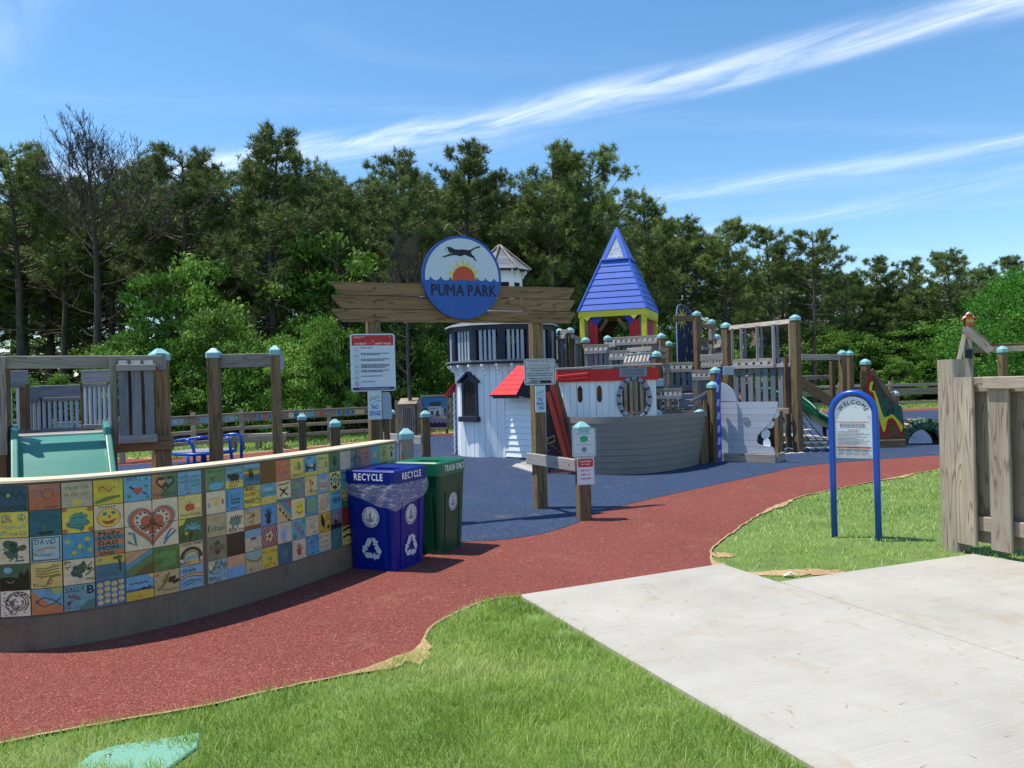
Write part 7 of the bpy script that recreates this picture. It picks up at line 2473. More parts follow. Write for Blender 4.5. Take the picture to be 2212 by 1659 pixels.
# ------------------------------------------------------------ castle tower
CD0 = 19.0
D = CD0
cc_ = [V((.0889 * 1.029 * D / 1.0 if False else .0889 * D, 1.029 * D, 0)), V((.1737 * D, D, 0)), V((.2034 * D, 1.082 * D, 0))]
cc_.append(cc_[0] + cc_[2] - cc_[1])
ct_ = thing('castle_tower', 'blue pyramid roofed play tower with yellow trim and red walls', 'play tower', (cc_[0] + cc_[2]) / 2)
ctr = (cc_[0] + cc_[2]) / 2
ZE = 3.30
ZA = 5.46
def inset(p, r_): return ctr + (p - ctr) * r_
apex = ctr + Z * ZA
for k in range(4):
    p, q = cc_[k], cc_[(k + 1) % 4]
    zr = [0.0, .075, .15, .225, .30, .375, .45, .525, .60]
    for i in range(8):
        f0, f1 = zr[i], zr[i + 1] - .004
        lift = .012
        pts = [p.lerp(ctr, f0) + Z * (ZE + (ZA - ZE) * f0), q.lerp(ctr, f0) + Z * (ZE + (ZA - ZE) * f0), q.lerp(ctr, f1) + Z * (ZE + (ZA - ZE) * f1 - .002), p.lerp(ctr, f1) + Z * (ZE + (ZA - ZE) * f1 - .002)]
        n_ = (pts[1] - pts[0]).cross(pts[2] - pts[0]).normalized()
        pts[0] += n_ * lift; pts[1] += n_ * lift
        quadbox('roof_board', pts, .025, M['roofblue'], ct_)
    # upper triangle: frame with a pane
    f0 = .60
    b0, b1 = p.lerp(ctr, f0) + Z * (ZE + (ZA - ZE) * f0), q.lerp(ctr, f0) + Z * (ZE + (ZA - ZE) * f0)
    n_ = (b1 - b0).cross(apex - b0).normalized()
    mid = (b0 + b1) / 2
    e_x = (b1 - b0).normalized()
    e_y = (apex - mid)
    Ht = e_y.length
    e_y.normalize()
    hw = (b1 - b0).length / 2
    prism('gable_frame', [(-hw, 0), (hw, 0), (0.004, Ht), (-.004, Ht)], mid + n_ * .03, e_x, e_y, .03, M['roofblue'], ct_, holes=[[(-hw * .70, .03), (hw * .66, .03), (0, Ht * .72)]] if k == 0 else ())
    if k == 0:
        m_, k_, b_, o_ = newmat('dusty_skylight')
        oc = k_.n('ShaderNodeTexCoord').outputs['Object']
        nz = k_.noise(k_.vmul(oc, (1, 1, 2.5)), 9.0, 4.0, .65, .8)
        setb(k_, b_, Base_Color=k_.ramp(nz, [(.35, hx('7d8894')), (.6, hx('b4bcc4')), (.75, hx('e2e6ea'))]), Roughness=.25)
        bump(k_, b_, nz, .5, .02)
        prism('skylight', [(-hw * .72, .02), (hw * .68, .02), (0, Ht * .74)], mid + n_ * .012, e_x, e_y, .01, m_, ct_)
    board('gable_sill', b0 + n_ * .03, b1 + n_ * .03, .05, .05, M['roofblue'], ct_, n=n_)
    # hip batten
    board('hip_batten', p + Z * ZE + (p - ctr).normalized() * .01, apex, .05, .045, M['roofblue'], ct_, n=(p - ctr).normalized() + Z * .4)
    # yellow fascia, scalloped on the right-hand side
    t, nn = facing(p, q)
    Lf = (q - p).length
    prism('fascia', [(0, 3.145), (Lf, 3.145), (Lf, 3.29), (0, 3.29)], p * .995 + ctr * .005 + nn * .0, t, Z, .035, M['yellow'], ct_)
    if k == 0:
        for s in (.22, Lf - .32):
            prism('pendant', [(s - .09, 3.146), (s, 3.05), (s + .09, 3.146)], p + nn * -.003, t, Z, .03, M['yellow'], ct_)
    if k == 1:
        n_s = 9
        for i in range(n_s):
            s0 = Lf * i / n_s
            wd_ = Lf / n_s * .8
            prism('scallop', [(s0 + wd_ * .5 + wd_ * .5 * math.cos(a), 3.146 - .10 * math.sin(a)) for a in np.linspace(math.pi, 0, 7)][::-1] if False else [(s0, 3.146)] + [(s0 + wd_ * .5 - wd_ * .5 * math.cos(a), 3.146 - .10 * math.sin(a)) for a in np.linspace(0.05, math.pi - .05, 7)] + [(s0 + wd_, 3.146)], p + nn * -.003, t, Z, .03, M['yellow'], ct_)
    pi = inset(p, .90)
    board('corner_post', pi + Z * .0, pi + Z * 3.16, .12, .12, M['yellow'], ct_, n=nn)
    # inner grey post
    pj = inset(p, .80)
    board('inner_post', pj + Z * .0, pj + Z * 3.2, .10, .10, M['silver'], ct_, n=nn)
# walls: red boards left and right of the opening at the front, solid back with an arch
P0, P1, P2, P3 = (inset(p, .86) for p in cc_)
t, nn = facing(P0, P1)
Lw = (P1 - P0).length
for (s0, s1) in ((.12, .34), (Lw - .34, Lw - .10)):
    m2 = 2
    for i in range(m2):
        s = s0 + (s1 - s0) * (i + .5) / m2
        board('red_wall_board', P0 + t * s + Z * 1.6, P0 + t * s + Z * 3.05, (s1 - s0) / m2 - .006, .03, M['red'], ct_, n=nn)
for s, sg_ in ((.30, 1), (Lw - .30, -1)):
    prism('valance', [(s - .2, 3.16), (s + .2, 3.16), (s, 2.93)][::-1], P0 - nn * -.0 + nn * .03, t, Z, .02, M['strutblue'], ct_)
    board('brace', P0 + t * (s + .10 * sg_) + Z * 2.80 + nn * .04, P0 + t * (s + .30 * sg_) + Z * 3.08 + nn * .04, .08, .06, M['brown'], ct_, n=nn)
t1, nn1 = facing(P1, P2)
for i in range(6):
    s = .12 + (Lw - .24) * (i + .5) / 6
    board('red_wall_board', P1 + t1 * s + Z * 1.5, P1 + t1 * s + Z * 3.12, (Lw - .24) / 6 - .02, .03, M['red'] if i % 3 else M['strutblue'], ct_, n=nn1)
for (Pa, Pb) in ((P3, P2),):
    tb, nb = facing(Pa, Pb)
    Lb = (Pb - Pa).length
    sA = min((abs((Pa + tb * s_).x / (Pa + tb * s_).y - ray(1353, 712)[0]), s_) for s_ in np.linspace(.3, Lb - .3, 200))[1]
    zc_ = W(1353, 712, (Pa + tb * sA).y).z - .12
    arch = [(sA + .34 * math.cos(a), zc_ + .38 * math.sin(a)) for a in [6.2832 * i / 24 for i in range(24)]]
    prism('back_wall', [(0, 1.5), (Lb, 1.5), (Lb, 3.14), (0, 3.14)], Pa, tb, Z, .04, M['brown_dark'], ct_, holes=[arch])
tb, nb = facing(P0, P3)
for i in range(7):
    s = (P3 - P0).length * (i + .5) / 7
    board('side_board', P0 + tb * s + Z * 1.5, P0 + tb * s + Z * 3.1, .2, .03, M['brown_dark'] if i % 2 else M['red'], ct_, n=nb)
quadbox('deck', [P0 + Z * 1.62, P1 + Z * 1.62, P2 + Z * 1.62, P3 + Z * 1.62], .06, M['silver'], ct_)

# ------------------------------------------------------------ timber play fort between boat and castle
fo = thing('play_fort', 'weathered grey timber play fort of stepped decks and slatted railings behind the boat', 'play fort', W(1380, 960, 17.0))
slat_panel(fo, 1203, 17.6, 1224, 17.2, 714, 806, 2, .6)
slat_panel(fo, 1240, 17.0, 1259, 18.6, 722, 806, 4, .55, bottom=False)
slat_panel(fo, 1261, 16.9, 1313, 16.7, 745, 800, 5, .72)
slat_panel(fo, 1315, 16.5, 1357, 16.3, 758, 800, 4, .7)
slat_panel(fo, 1319, 18.6, 1422, 18.0, 729, 772, 9, .62)
slat_panel(fo, 1430, 16.1, 1497, 15.9, 784, 846, 5, .66)
slat_panel(fo, 1493, 15.5, 1537, 15.4, 800, 892, 4, .66)
slat_panel(fo, 1411, 15.3, 1474, 15.2, 840, 902, 6, .6)
slat_panel(fo, 1514, 17.6, 1561, 17.3, 775, 803, 7, .6, top=False)
# tilted hatch above the cabin roof
ha, hb = W(1347, 786, 15.2), W(1404, 782, 15.2)
hn = V((-.25, -.7, .66)).normalized()
board('hatch_rail', ha, hb, .05, .05, M['greylight'], fo)
board('hatch_rail', W(1352, 769, 15.45), W(1408, 764, 15.45), .07, .05, M['greylight'], fo)
for i in range(7):
    a_ = ha.lerp(hb, (i + .3) / 7); b_ = W(1354 + 8 * i, 771 - .6 * i, 15.42)
    board('hatch_slat', a_ + Z * .02, b_, .045, .03, M['greylight'], fo, n=hn)
pboard('beam', fo, 1513, 773.5, 17.45, 1562, 772, 17.15, .145, .04, 'greylight')
for (px, yc, d, s, mt) in ((1231, 706, 17.3, .14, 'brown'), (1208, 708, 18.6, .14, 'silver'), (1264, 727, 17.6, .14, 'brown'), (1312, 723, 18.6, .13, 'silver'), (1428, 718, 18.0, .14, 'brown'), (1444, 735, 18.4, .13, 'brown'), (1385, 751, 17.0, .14, 'silver'), (1362, 761, 16.8, .14, 'silver'), (1417, 756, 15.7, .14, 'brown_dark'), (1504.5, 670, 18.3, .14, 'brown'), (1537, 688, 19.6, .13, 'silver'), (1548, 720, 19.2, .12, 'silver'), (1544.5, 791, 15.3, .145, 'brown')):
    ppost(fo, px, yc, d, s, 0, R(25), mt)
pboard('beam', fo, 1454.5, 688.5, 18.15, 1500, 688, 18.15, .135, .05, 'brown')
pboard('beam', fo, 1511, 702.5, 18.6, 1543, 701, 19.5, .10, .04, 'brown')
pboard('beam', fo, 1514, 737, 18.6, 1543, 737, 19.5, .10, .04, 'brown')
slat_panel(fo, 1512, 18.7, 1530, 18.9, 738, 772, 3, .6)
slat_panel(fo, 1546, 18.8, 1562, 17.8, 735, 775, 4, .7)
pboard('beam', fo, 1424, 752, 15.75, 1440, 752, 17.6, .09, .04, 'silver')
pboard('beam', fo, 1424, 768, 15.75, 1440, 768, 17.6, .09, .04, 'silver')
pboard('beam', fo, 1355, 757, 16.6, 1408, 753, 16.0, .09, .04, 'greylight')
pboard('beam', fo, 1310, 746, 17.2, 1330, 747, 16.9, .10, .04, 'greylight')
pboard('gusset', fo, 1563, 801, 15.5, 1584, 801, 15.5, .17, .04, 'bluegrey')
pboard('gusset', fo, 1412, 827, 15.6, 1432, 827, 15.6, .15, .12, 'bluegrey')
# decks and lower framing
for (px0, px1, d0, d1, y, dep) in ((1205, 1262, 17.4, 17.4, 812, 1.3), (1262, 1440, 16.8, 16.4, 800, 1.4), (1430, 1545, 16.1, 15.6, 892, 1.2)):
    a_, b_ = W(px0, y, d0), W(px1, y, d1)
    b_.z = a_.z
    board('deck', a_ + V((0, dep / 2, 0)), b_ + V((0, dep / 2, 0)), dep, .08, M['brown_dark'], fo, n=(0, 0, 1))
    for f in (.05, .5, .95):
        p = a_.lerp(b_, f) + V((0, .15, 0))
        board('leg', V((p.x, p.y, 0)), V((p.x, p.y, p.z)), .13, .13, M['brown_dark'], fo)
for k in range(5):
    a_, b_ = W(1430, 905 - 13 * k, 15.9 + .2 * k), W(1500, 905 - 13 * k, 15.9 + .2 * k)
    board('step', V((a_.x, a_.y, a_.z)), V((b_.x, a_.y, a_.z)), .22, .04, M['silver'], fo, n=(0, 0, 1))

# starry panel
sp = Art(seed=8)
sp.poly([(-.19, 0), (.21, 0), (.21, 1.72), (.16, 1.92), (.05, 2.06), (-.08, 2.12), (-.15, 2.08), (-.19, 1.9)], '#22304e')
sp.poly([(-.02 + (.16 if i % 2 == 0 else .05) * math.cos(R(18 * i)) - .05, 1.78 + (.30 if i % 2 == 0 else .09) * math.sin(R(18 * i))) for i in range(20)], '#d8c23c')
rs_ = random.Random(2)
for _ in range(14):
    x, y = rs_.uniform(-.13, .17), rs_.uniform(.4, 1.5)
    sp.poly([(x - .012, y), (x, y - .07), (x + .012, y), (x, y + .07)], '#a8a078')
for _ in range(22):
    x, y = rs_.uniform(-.02, .15), rs_.uniform(.05, .42)
    sp.line([(x, y), (x + rs_.uniform(-.03, .03), y + .07)], .012, rs_.choice(['#6f93bc', '#a8bcd0', '#4a6c9a']))
for _ in range(6):
    x, y = rs_.uniform(0, .12), rs_.uniform(1.0, 1.4)
    sp.line([(x, y), (x + .05, y + .1), (x + rs_.uniform(-.03, .1), y + .18)], .014, '#141c30')
so_ = W(1479, 690, 18.6)
zt_ = W(1479, 657, 18.6).z
sa = sp.build('star_panel', V((so_.x, 18.6, zt_ - 2.12)), (1, .15, 0), Z, None, 'mural', base=[(-.2, -.6), (.22, -.6), (.22, 1.72), (.17, 1.93), (.05, 2.07), (-.08, 2.13), (-.16, 2.09), (-.2, 1.9)], thick=.05, basecol='#8a9cb4')
tag(sa, 'tall round topped dark blue board painted with a yellow sun and stars', 'play panel')

# ------------------------------------------------------------ bridge tower
bt_ = thing('bridge_tower', 'timber ladder bridge tower with slatted railing and tall brown posts', 'play tower', W(1720, 979, 15.9))
ppost(bt_, 1717, 677.8, 15.95, .155, 0, R(30), 'brownpost')
ppost(bt_, 1567.5, 695, 17.5, .155, 0, R(40), 'brownpost')
ra_, rb_ = W(1577, 709, 17.4), W(1708, 695, 16.05)
board('top_rail', ra_, rb_, .11, .05, M['silver'], bt_, n=(0, -1, .3))
board('top_rail', ra_ - Z * .08 + V((0, .06, 0)), rb_ - Z * .08 + V((0, .06, 0)), .06, .05, M['brown_dark'], bt_)
for px, f in ((1575, .02), (1602, .21), (1638, .48), (1673.5, .74), (1704, .97)):
    p = ra_.lerp(rb_, f)
    for s in ((-.035, .035) if 0.1 < f < .9 else (0,)):
        o = p + V((s * 1.3, -.06 + s * .4, 0))
        vs, fs, uv = slatgeo(V((o.x, o.y, 0)), V((1, -.2, 0)).normalized(), V((-.2, -1, 0)).normalized(), .05, .12, W(px, 778, o.y).z - .1, p.z + .03, .05)
        mk('upright', vs, fs, M['greylight'] if s <= 0 else M['grey'], bt_, uv)
slat_panel(bt_, 1581, 17.0, 1711, 16.1, 777, 893, 8, .62)
a_, b_ = W(1676, 888, 16.1), W(1705, 888, 15.95)
board('sill', a_, b_, .12, .12, M['tan'], bt_)
p = W(1684, 979, 15.95)
board('leg', V((p.x, 15.95, 0)), V((p.x, 15.95, .86)), .13, .13, M['brownpost'], bt_, n=(.3, -1, 0))
p = W(1704, 979, 16.15)
board('leg', V((p.x, 16.15, 0)), V((p.x, 16.15, 1.95)), .10, .10, M['brown_dark'], bt_)
for (px, d) in ((1590, 18.2), (1668, 17.6)):
    p = W(px, 979, d)
    board('leg', V((p.x, d, 0)), V((p.x, d, .86)), .13, .13, M['brown_dark'], bt_)
a_, b_ = W(1585, 890, 17.7), W(1712, 890, 16.9)
b_.z = a_.z = .84
board('deck', a_, b_, 1.2, .06, M['silver'], bt_, n=(0, 0, 1))
# rails and ramp running back to the right
ramp = thing('ramp_rails', 'brown timber rails and sloping ramp side right of the bridge tower', 'ramp', W(1770, 960, 17.2))
pboard('beam', ramp, 1731, 772, 16.6, 1827, 770.5, 17.6, .125, .045, 'silver')
pboard('beam', ramp, 1731, 816.5, 17.4, 1802, 816, 18.0, .10, .045, 'silver')
for (px, yc, d, cap) in ((1819, 754.6, 17.5, True), (1834.5, 755.5, 18.2, True)):
    ppost(ramp, px, yc, d, .13, 0, R(20), 'brown')
ppost(ramp, 1797, 780, 17.7, .10, 0, R(20), 'brown_dark', cap=False)
a_, b_ = W(1729, 824, 16.3), W(1806, 876, 16.9)
board('ramp_side', a_, b_, .20, .05, M['brown'], ramp)
b2 = W(1856, 910, 17.3)
board('ramp_side', b_ , b2, .20, .05, M['brown'], ramp)
# green curved slide behind
gs = thing('tube_slide', 'dark green curved slide chute behind the rope net', 'slide', W(1770, 960, 17.9))
cur = [(1640, 834, 19.5), (1672, 848, 19.0), (1700, 853, 18.6), (1722, 858, 18.2), (1740, 872, 17.9), (1758, 890, 17.7), (1780, 902, 17.5), (1805, 910, 17.3), (1835, 915, 17.2)]
cp = [W(*q) for q in cur]
VS, FS = [], []
for p in cp:
    for j in range(7):
        a0 = math.pi * (1 + j / 6)
        VS.append(p + V((0, .28 * math.cos(a0), .20 * math.sin(a0))))
    for j in range(7):
        a0 = math.pi * (2 - j / 6)
        VS.append(p + V((0, .32 * math.cos(a0), .24 * math.sin(a0))))
m_ = 14
for i in range(len(cp) - 1):
    for j in range(m_):
        k = (j + 1) % m_
        FS.append((i * m_ + j, i * m_ + k, (i + 1) * m_ + k, (i + 1) * m_ + j))
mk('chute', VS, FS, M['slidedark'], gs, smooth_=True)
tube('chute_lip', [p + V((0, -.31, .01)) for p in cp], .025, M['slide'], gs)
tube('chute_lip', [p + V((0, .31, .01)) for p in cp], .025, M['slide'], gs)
for q in (3, 6, 8):
    p = cp[q]
    tube('support', [V((p.x, p.y, 0)), p - Z * .2], .04, M['black'], gs)
# rope net
rn_ = thing('rope_net', 'sagging rope climbing net with pale and black ropes beside the bridge tower', 'net', W(1740, 970, 16.2))
def netp(u, v):
    """u along the tower face, v from top edge to the ground"""
    top = W(1665 + 70 * u, 893 + 2 * u, 16.6 + .5 * (1 - u))
    bot = W(1690 + 130 * u, 985 - 6 * u, 15.55 + .5 * u)
    p = top.lerp(bot, v)
    p.z -= .09 * math.sin(math.pi * v)
    return p
for i in range(7):
    tube('rope', [netp(i / 6, v) for v in np.linspace(0, 1, 8)], .011, M['ropedark'], rn_, 5)
for j in range(1, 7):
    v = j / 6.5
    pts = [netp(u, v) + Z * (-.02 * math.sin(u * 6 * math.pi) ** 2) for u in np.linspace(0, 1, 19)]
    tube('rope', pts, .019, M['rope'], rn_, 5)
kn = []
vsK, fsK = [], []
for i in range(7):
    for j in range(1, 7):
        p = netp(i / 6, j / 6.5)
        k = len(vsK)
        for o in ((1, 0, 0), (0, 1, 0), (-1, 0, 0), (0, -1, 0), (0, 0, 1), (0, 0, -1)): vsK.append(p + V(o) * .024)
        for f in ((0, 1, 4), (1, 2, 4), (2, 3, 4), (3, 0, 4), (1, 0, 5), (2, 1, 5), (3, 2, 5), (0, 3, 5)): fsK.append(tuple(q + k for q in f))
ko = mk('knots', vsK, fsK, M['ropedark'], rn_)
ko['kind'] = 'stuff'
# low timber box edge
a_, b_ = G(1700, 968), G(1800, 966)
bx = thing('sand_box', 'low timber sided box under the rope net', 'sand box', (a_ + b_) / 2)
board('side_board', a_ + Z * .09, b_ + Z * .09, .18, .05, M['tan'], bx)
board('side_board', a_ + Z * .09 + V((0, .04, 0)), a_ + V((-.1, 1.6, .09)), .18, .05, M['tan'], bx, n=(-1, 0, 0))
board('lid', a_ + V((.02, .85, .19)), b_ + V((0, .85, .19)), 1.5, .03, M['greylight'], bx, n=(0, 0, 1))

# ------------------------------------------------------------ dragon panel and tyre
dg = thing('dragon_panel', 'painted dragon panel with yellow zigzag, red edge and green scales on brown boards', 'play panel', W(1925, 968, 16.4))
dd = 16.45
do = W(1900, 968, dd); do.z = 0
dtx = V((1, -.03, 0)).normalized()
def dp(px, py):
    p = W(px, py, dd)
    return ((p - do).dot(dtx), p.z)
def zc2(x, y): return (2120 + x / 7.9) / 1.17541, (960 + y / 7.9) / 1.17541     # zoomed-detail -> picture
def dz(x, y): return dp(*zc2(x, y))
outl = [dz(*p) for p in [(530, -140), (530, 110), (600, 300), (700, 500), (800, 800), (870, 1260), (1400, 1260), (1390, 1100), (1365, 800), (1330, 560), (1215, 520), (1130, 430), (1010, 300), (900, 110), (800, -60), (700, -150)]]
NBD = 7
prism('panel_boards', outl, do, dtx, Z, .05, M['brown_dark'], dg)
da = Art(seed=4)
P_ = lambda l: [dz(*p) for p in l]
da.poly(P_([(700, -40), (800, -40), (900, 110), (1010, 300), (1130, 430), (1215, 520), (1330, 560), (1365, 800), (1390, 1100), (1330, 1100), (1200, 760), (980, 800), (870, 500), (780, 240), (790, 90)]), '#4a3b2e')
da.poly(P_([(850, 270), (950, 265), (940, 330), (930, 470), (1000, 380), (1110, 430), (1040, 520), (1020, 620), (1130, 560), (1150, 520), (1250, 530), (1330, 570), (1340, 700), (1365, 900), (1350, 930), (1180, 760), (980, 800), (940, 640), (880, 400)]), '#1d5a4c')
da.poly(P_([(1290, 620), (1325, 600), (1340, 720), (1310, 790)]), '#6a5348')
da.poly(P_([(1030, 560), (1070, 500), (1130, 530), (1060, 640)]), '#5c483c')
da.line(P_([(790, 90), (770, 160), (760, 235), (800, 260)]), .03, '#15130f')
da.line(P_([(1100, 610), (1060, 690), (1050, 745)]), .035, '#101512')
da.line(P_([(1160, 590), (1150, 700), (1160, 780)]), .035, '#101512')
red = [(690, -80), (690, 60), (660, 190), (660, 260), (760, 380), (790, 560), (830, 780), (890, 960), (940, 1080), (1000, 1170), (1040, 1130), (1050, 960), (1080, 860), (1140, 825), (1210, 880), (1270, 1010), (1310, 1130), (1380, 1180)]
da.line(P_(red), .08, '#a3221e')
yel = [(735, 75), (775, 75), (745, 170), (740, 250), (800, 255), (860, 420), (920, 620), (980, 790), (1080, 760), (1140, 720), (1190, 760), (1290, 870), (1360, 970), (1330, 1090), (1280, 990), (1220, 870), (1150, 800), (1080, 810), (1035, 880), (1020, 1000), (990, 1085), (960, 1060), (900, 860), (850, 620), (800, 400), (770, 290), (690, 250), (690, 180), (715, 75)]
da.poly(P_(yel), '#e6d228')
da.build('dragon_painting', do, dtx, Z, dg, 'mural')
ppost(dg, 1869, 773.6, 16.6, .15, 0, R(30), 'brown_dark')
a_, b_ = W(1866, 960, 16.4), W(1955, 959.5, 16.4)
board('sole_plank', V((a_.x - .2, 16.38, .09)), V((b_.x, 16.38, .09)), .17, .06, M['brown'], dg)
board('edge_batten', W(1880, 800, 16.5), W(1944, 890, 16.5), .12, .08, M['brown'], dg)
for (px, yc, d, lb) in ((1934, 843, 19, 'white capped post right behind the dragon panel'), (1941, 873, 17.2, 'lower white capped post at the tail of the dragon panel')):
    t = W(px, yc, d)
    post(t.x, d, 0, t.z - .12, .11, R(20), M['brown'], None, True, 'capped_post', M['bluegrey'], lb, 'post')
board_ = board('beam', W(1922, 853, 18.9), W(1932, 851, 18.9), .12, .05, M['greylight'], None)
tag(board_, 'short pale block bolted to the white capped post behind the dragon', 'beam')
# half buried tyre
ty = thing('tyre_arch', 'half buried tractor tyre painted in green camouflage beside the dragon', 'tyre', W(1988, 958, 17.0))
tc_ = W(1988, 958, 17.0); tc_.z = -.02
ro, ri, wd_ = .56, .36, .42
VS, FS, CL = [], [], []
prof = [(ri, -wd_ * .42), (ri + .06, -wd_ * .5), (ro - .05, -wd_ * .5), (ro, -wd_ * .36), (ro + .01, 0), (ro, wd_ * .36), (ro - .05, wd_ * .5), (ri + .06, wd_ * .5), (ri, wd_ * .42)]
NS = 36
cam_c = [hx('2f5a48'), hx('4a6a4c'), hx('1c2c26'), hx('7a8a72'), hx('3a4a34')]
rt = random.Random(6)
for i in range(NS + 1):
    a0 = math.pi * i / NS
    for (r_, y) in prof: VS.append((tc_.x + r_ * math.cos(a0), tc_.y + y, tc_.z + r_ * math.sin(a0)))
m_ = len(prof)
for i in range(NS):
    for j in range(m_ - 1):
        FS.append((i * m_ + j, i * m_ + j + 1, (i + 1) * m_ + j + 1, (i + 1) * m_ + j))
        CL += [(*rt.choice(cam_c[:3] if j < 2 else cam_c), 1)] * 4
mk('tyre_wall', VS, FS, M['mural'], ty, cols=CL)
for i in range(18):
    a0 = math.pi * (i + .5) / 18
    for s in (-1, 1):
        vs, fs = [], []
        for (r_, w_) in ((ro - .04, 1), (ro + .045, .85)):
            for (da_, y) in ((-.055, .05), (.05, .0), (.11, .52), (.0, .56)):
                aa = a0 + (da_ + (.04 if s > 0 else 0)) * w_
                vs.append((tc_.x + r_ * math.cos(aa), tc_.y + s * y * wd_, tc_.z + r_ * math.sin(aa)))
        fs = [(4, 5, 6, 7), (0, 1, 5, 4), (1, 2, 6, 5), (2, 3, 7, 6), (3, 0, 4, 7)]
        if s < 0: fs = [f[::-1] for f in fs]
        c = rt.choice(cam_c + [hx('8a9a86'), hx('a88f80')])
        mk('tread', vs, fs, M['mural'], ty, cols=[(*c, 1)] * 20)
# ------------------------------------------------------------ slide tower at the left
st = thing('slide_tower', 'brown and grey timber slide tower with pale balusters at the left edge', 'play tower', W(340, 1000, 7.7))
tp = W(343, 747, 7.7)
post(tp.x, 7.7, 0, tp.z - .135, .15, R(40), M['brown'], st, True)
zr = 1.86
ra_, rb_ = W(-120, 781, 6.72), W(350, 781, 7.62)
ra_.z = rb_.z = zr
t, nn = facing(ra_, rb_)
board('top_rail', ra_, rb_, .115, .045, M['silver'], st, n=nn)
def on_face(px, off=0.0):
    """point of the front plane under a pixel column"""
    k = ray(px, 850)[0]
    s = (ra_.x - k * ra_.y) / (k * t.y - t.x)
    p = ra_ + t * s
    return V((p.x, p.y, 0)) + nn * off
for px, zl, zh in ((5, 1.05, 1.90), (245, 1.08, 1.90)):
    p = on_face(px, .045)
    board('stud', p + Z * zl, p + Z * zh, .06, .045, M['silver'], st, n=nn)
a_, b_ = on_face(251, .09), on_face(333, .09)
pn2 = boards('railing_panel', [(a_ + Z * 1.80 + nn * .035, b_ + Z * 1.80 + nn * .035, .06, .045, nn)], M['greylight'], st)
boards('cleat', [(a_ + Z * 1.13 + nn * .03, b_ + Z * 1.13 + nn * .03, .075, .04, nn)], M['greylight'], pn2)
for i in range(3):
    c = a_.lerp(b_, (i + .5) / 3)
    vs, fs, uv = slatgeo(c, t, nn, .078, .035, 1.10, 1.87, .05)
    mk('slat', vs, fs, M['grey'], pn2, uv)
for px in (275, 305, 338):
    p = on_face(px, -.06)
    board('backing_board', p + Z * 1.05, p + Z * 1.83, .10, .04, M['brown_dark'], st, n=nn)
p0, p1 = on_face(236, -.01), on_face(372, .02)
board('deck_beam', p0 + Z * 1.07, p1 + Z * 1.07, .13, .05, M['brown'], st, n=nn)
board('beam_end', p1 - t * .06 + Z * 1.07, p1 - t * .06 - nn * .35 + Z * 1.07, .13, .10, M['grey'], st, n=t)
board('beam_end', p1 - t * .09 + Z * zr - nn * .02, p1 - t * .09 - nn * .3 + Z * (zr - .02), .16, .08, M['grey'], st, n=t)
# deck
dk0, dk1 = on_face(-110, -.75), on_face(245, -.75)
for i in range(8):
    o = -nn * (-.62 + .18 * i)
    board('deck_board', dk0 + o * 1.0 + Z * 1.15, dk1 + o + Z * 1.15, .172, .035, M['silver'], st, n=(0, 0, 1))
# back railings: grey cap boards over pale balusters, stepping down to the middle
def back_rail(px0, d0, px1, d1, ytop, ylow, nb, par=st):
    a, b = W(px0, ytop, d0), W(px1, ytop, d1)
    b.z = a.z
    tt, n2 = facing(a, b)
    h_ = .145
    pn = boards('back_railing', [(a - Z * h_ / 2, b - Z * h_ / 2, h_, .045, n2)], M['grey'], par)
    for q in [(a - Z * (h_ + .025) + n2 * .01 + tt * .03, b - Z * (h_ + .025) + n2 * .01 - tt * .03, .045, .05, n2), (V((a.x, a.y, W(px0, ylow, d0).z)), V((b.x, b.y, W(px0, ylow, d0).z)), .05, .05, n2)]:
        boards('under_rail', [q], M['grey'], pn)
    L = (b - a).length
    for i in range(nb):
        c = a + tt * L * (i + .5) / nb
        board('baluster', V((c.x, c.y, W(px0, ylow, d0).z)), V((c.x, c.y, a.z - h_ - .02)), .032, .03, M['whale'], pn, n=n2)
back_rail(13, 8.9, 61, 9.0, 801, 934, 3)
back_rail(58, 9.6, 88, 9.7, 835, 934, 3)
back_rail(88, 9.7, 183, 9.7, 833, 930, 8)
back_rail(178, 9.0, 240, 8.9, 800, 922, 6)
back_rail(-60, 9.0, 13, 8.9, 801, 934, 4)
for px, y0, d in ((49, 830, 9.0), (78, 860, 9.75), (98, 860, 9.8), (187, 830, 9.1), (2, 775, 7.0)):
    p = W(px, y0, d)
    board('post', V((p.x, d, 0)), V((p.x, d, p.z)), .11, .09, M['brown_dark'], st)
for px, d in ((20, 9.2), (235, 8.9)):
    p = W(px, 950, d)
    board('leg', V((p.x, d, 0)), V((p.x, d, 1.12)), .13, .13, M['brown_dark'], st)
# the slide: a wide green bedway with raised sides, running down behind the wall
sl = thing('slide', 'wide double green plastic slide coming down behind the tile wall', 'slide', on_face(120, .6))
s0, s1 = on_face(37, .02), on_face(221, .02)
tt = (s1 - s0).normalized()
prof_s = [(-.12, 1.185), (.0, 1.185), (.10, 1.15), (.28, 1.0), (.75, .58), (1.1, .30), (1.35, .18), (1.55, .16)]
def sp_(s, o, z): return s0.lerp(s1, s) + nn * o + Z * z
VS, FS = [], []
for o, z in prof_s:
    for s in np.linspace(0, 1, 5): VS.append(sp_(s, o, z))
for i in range(len(prof_s) - 1):
    for j in range(4): FS.append((i * 5 + j, (i + 1) * 5 + j, (i + 1) * 5 + j + 1, i * 5 + j + 1))
FS = [f[::-1] if (VS[f[1]] - VS[f[0]]).cross(VS[f[2]] - VS[f[0]]).z < 0 else f for f in FS]
mk('bedway', VS, FS, M['slide'], sl)
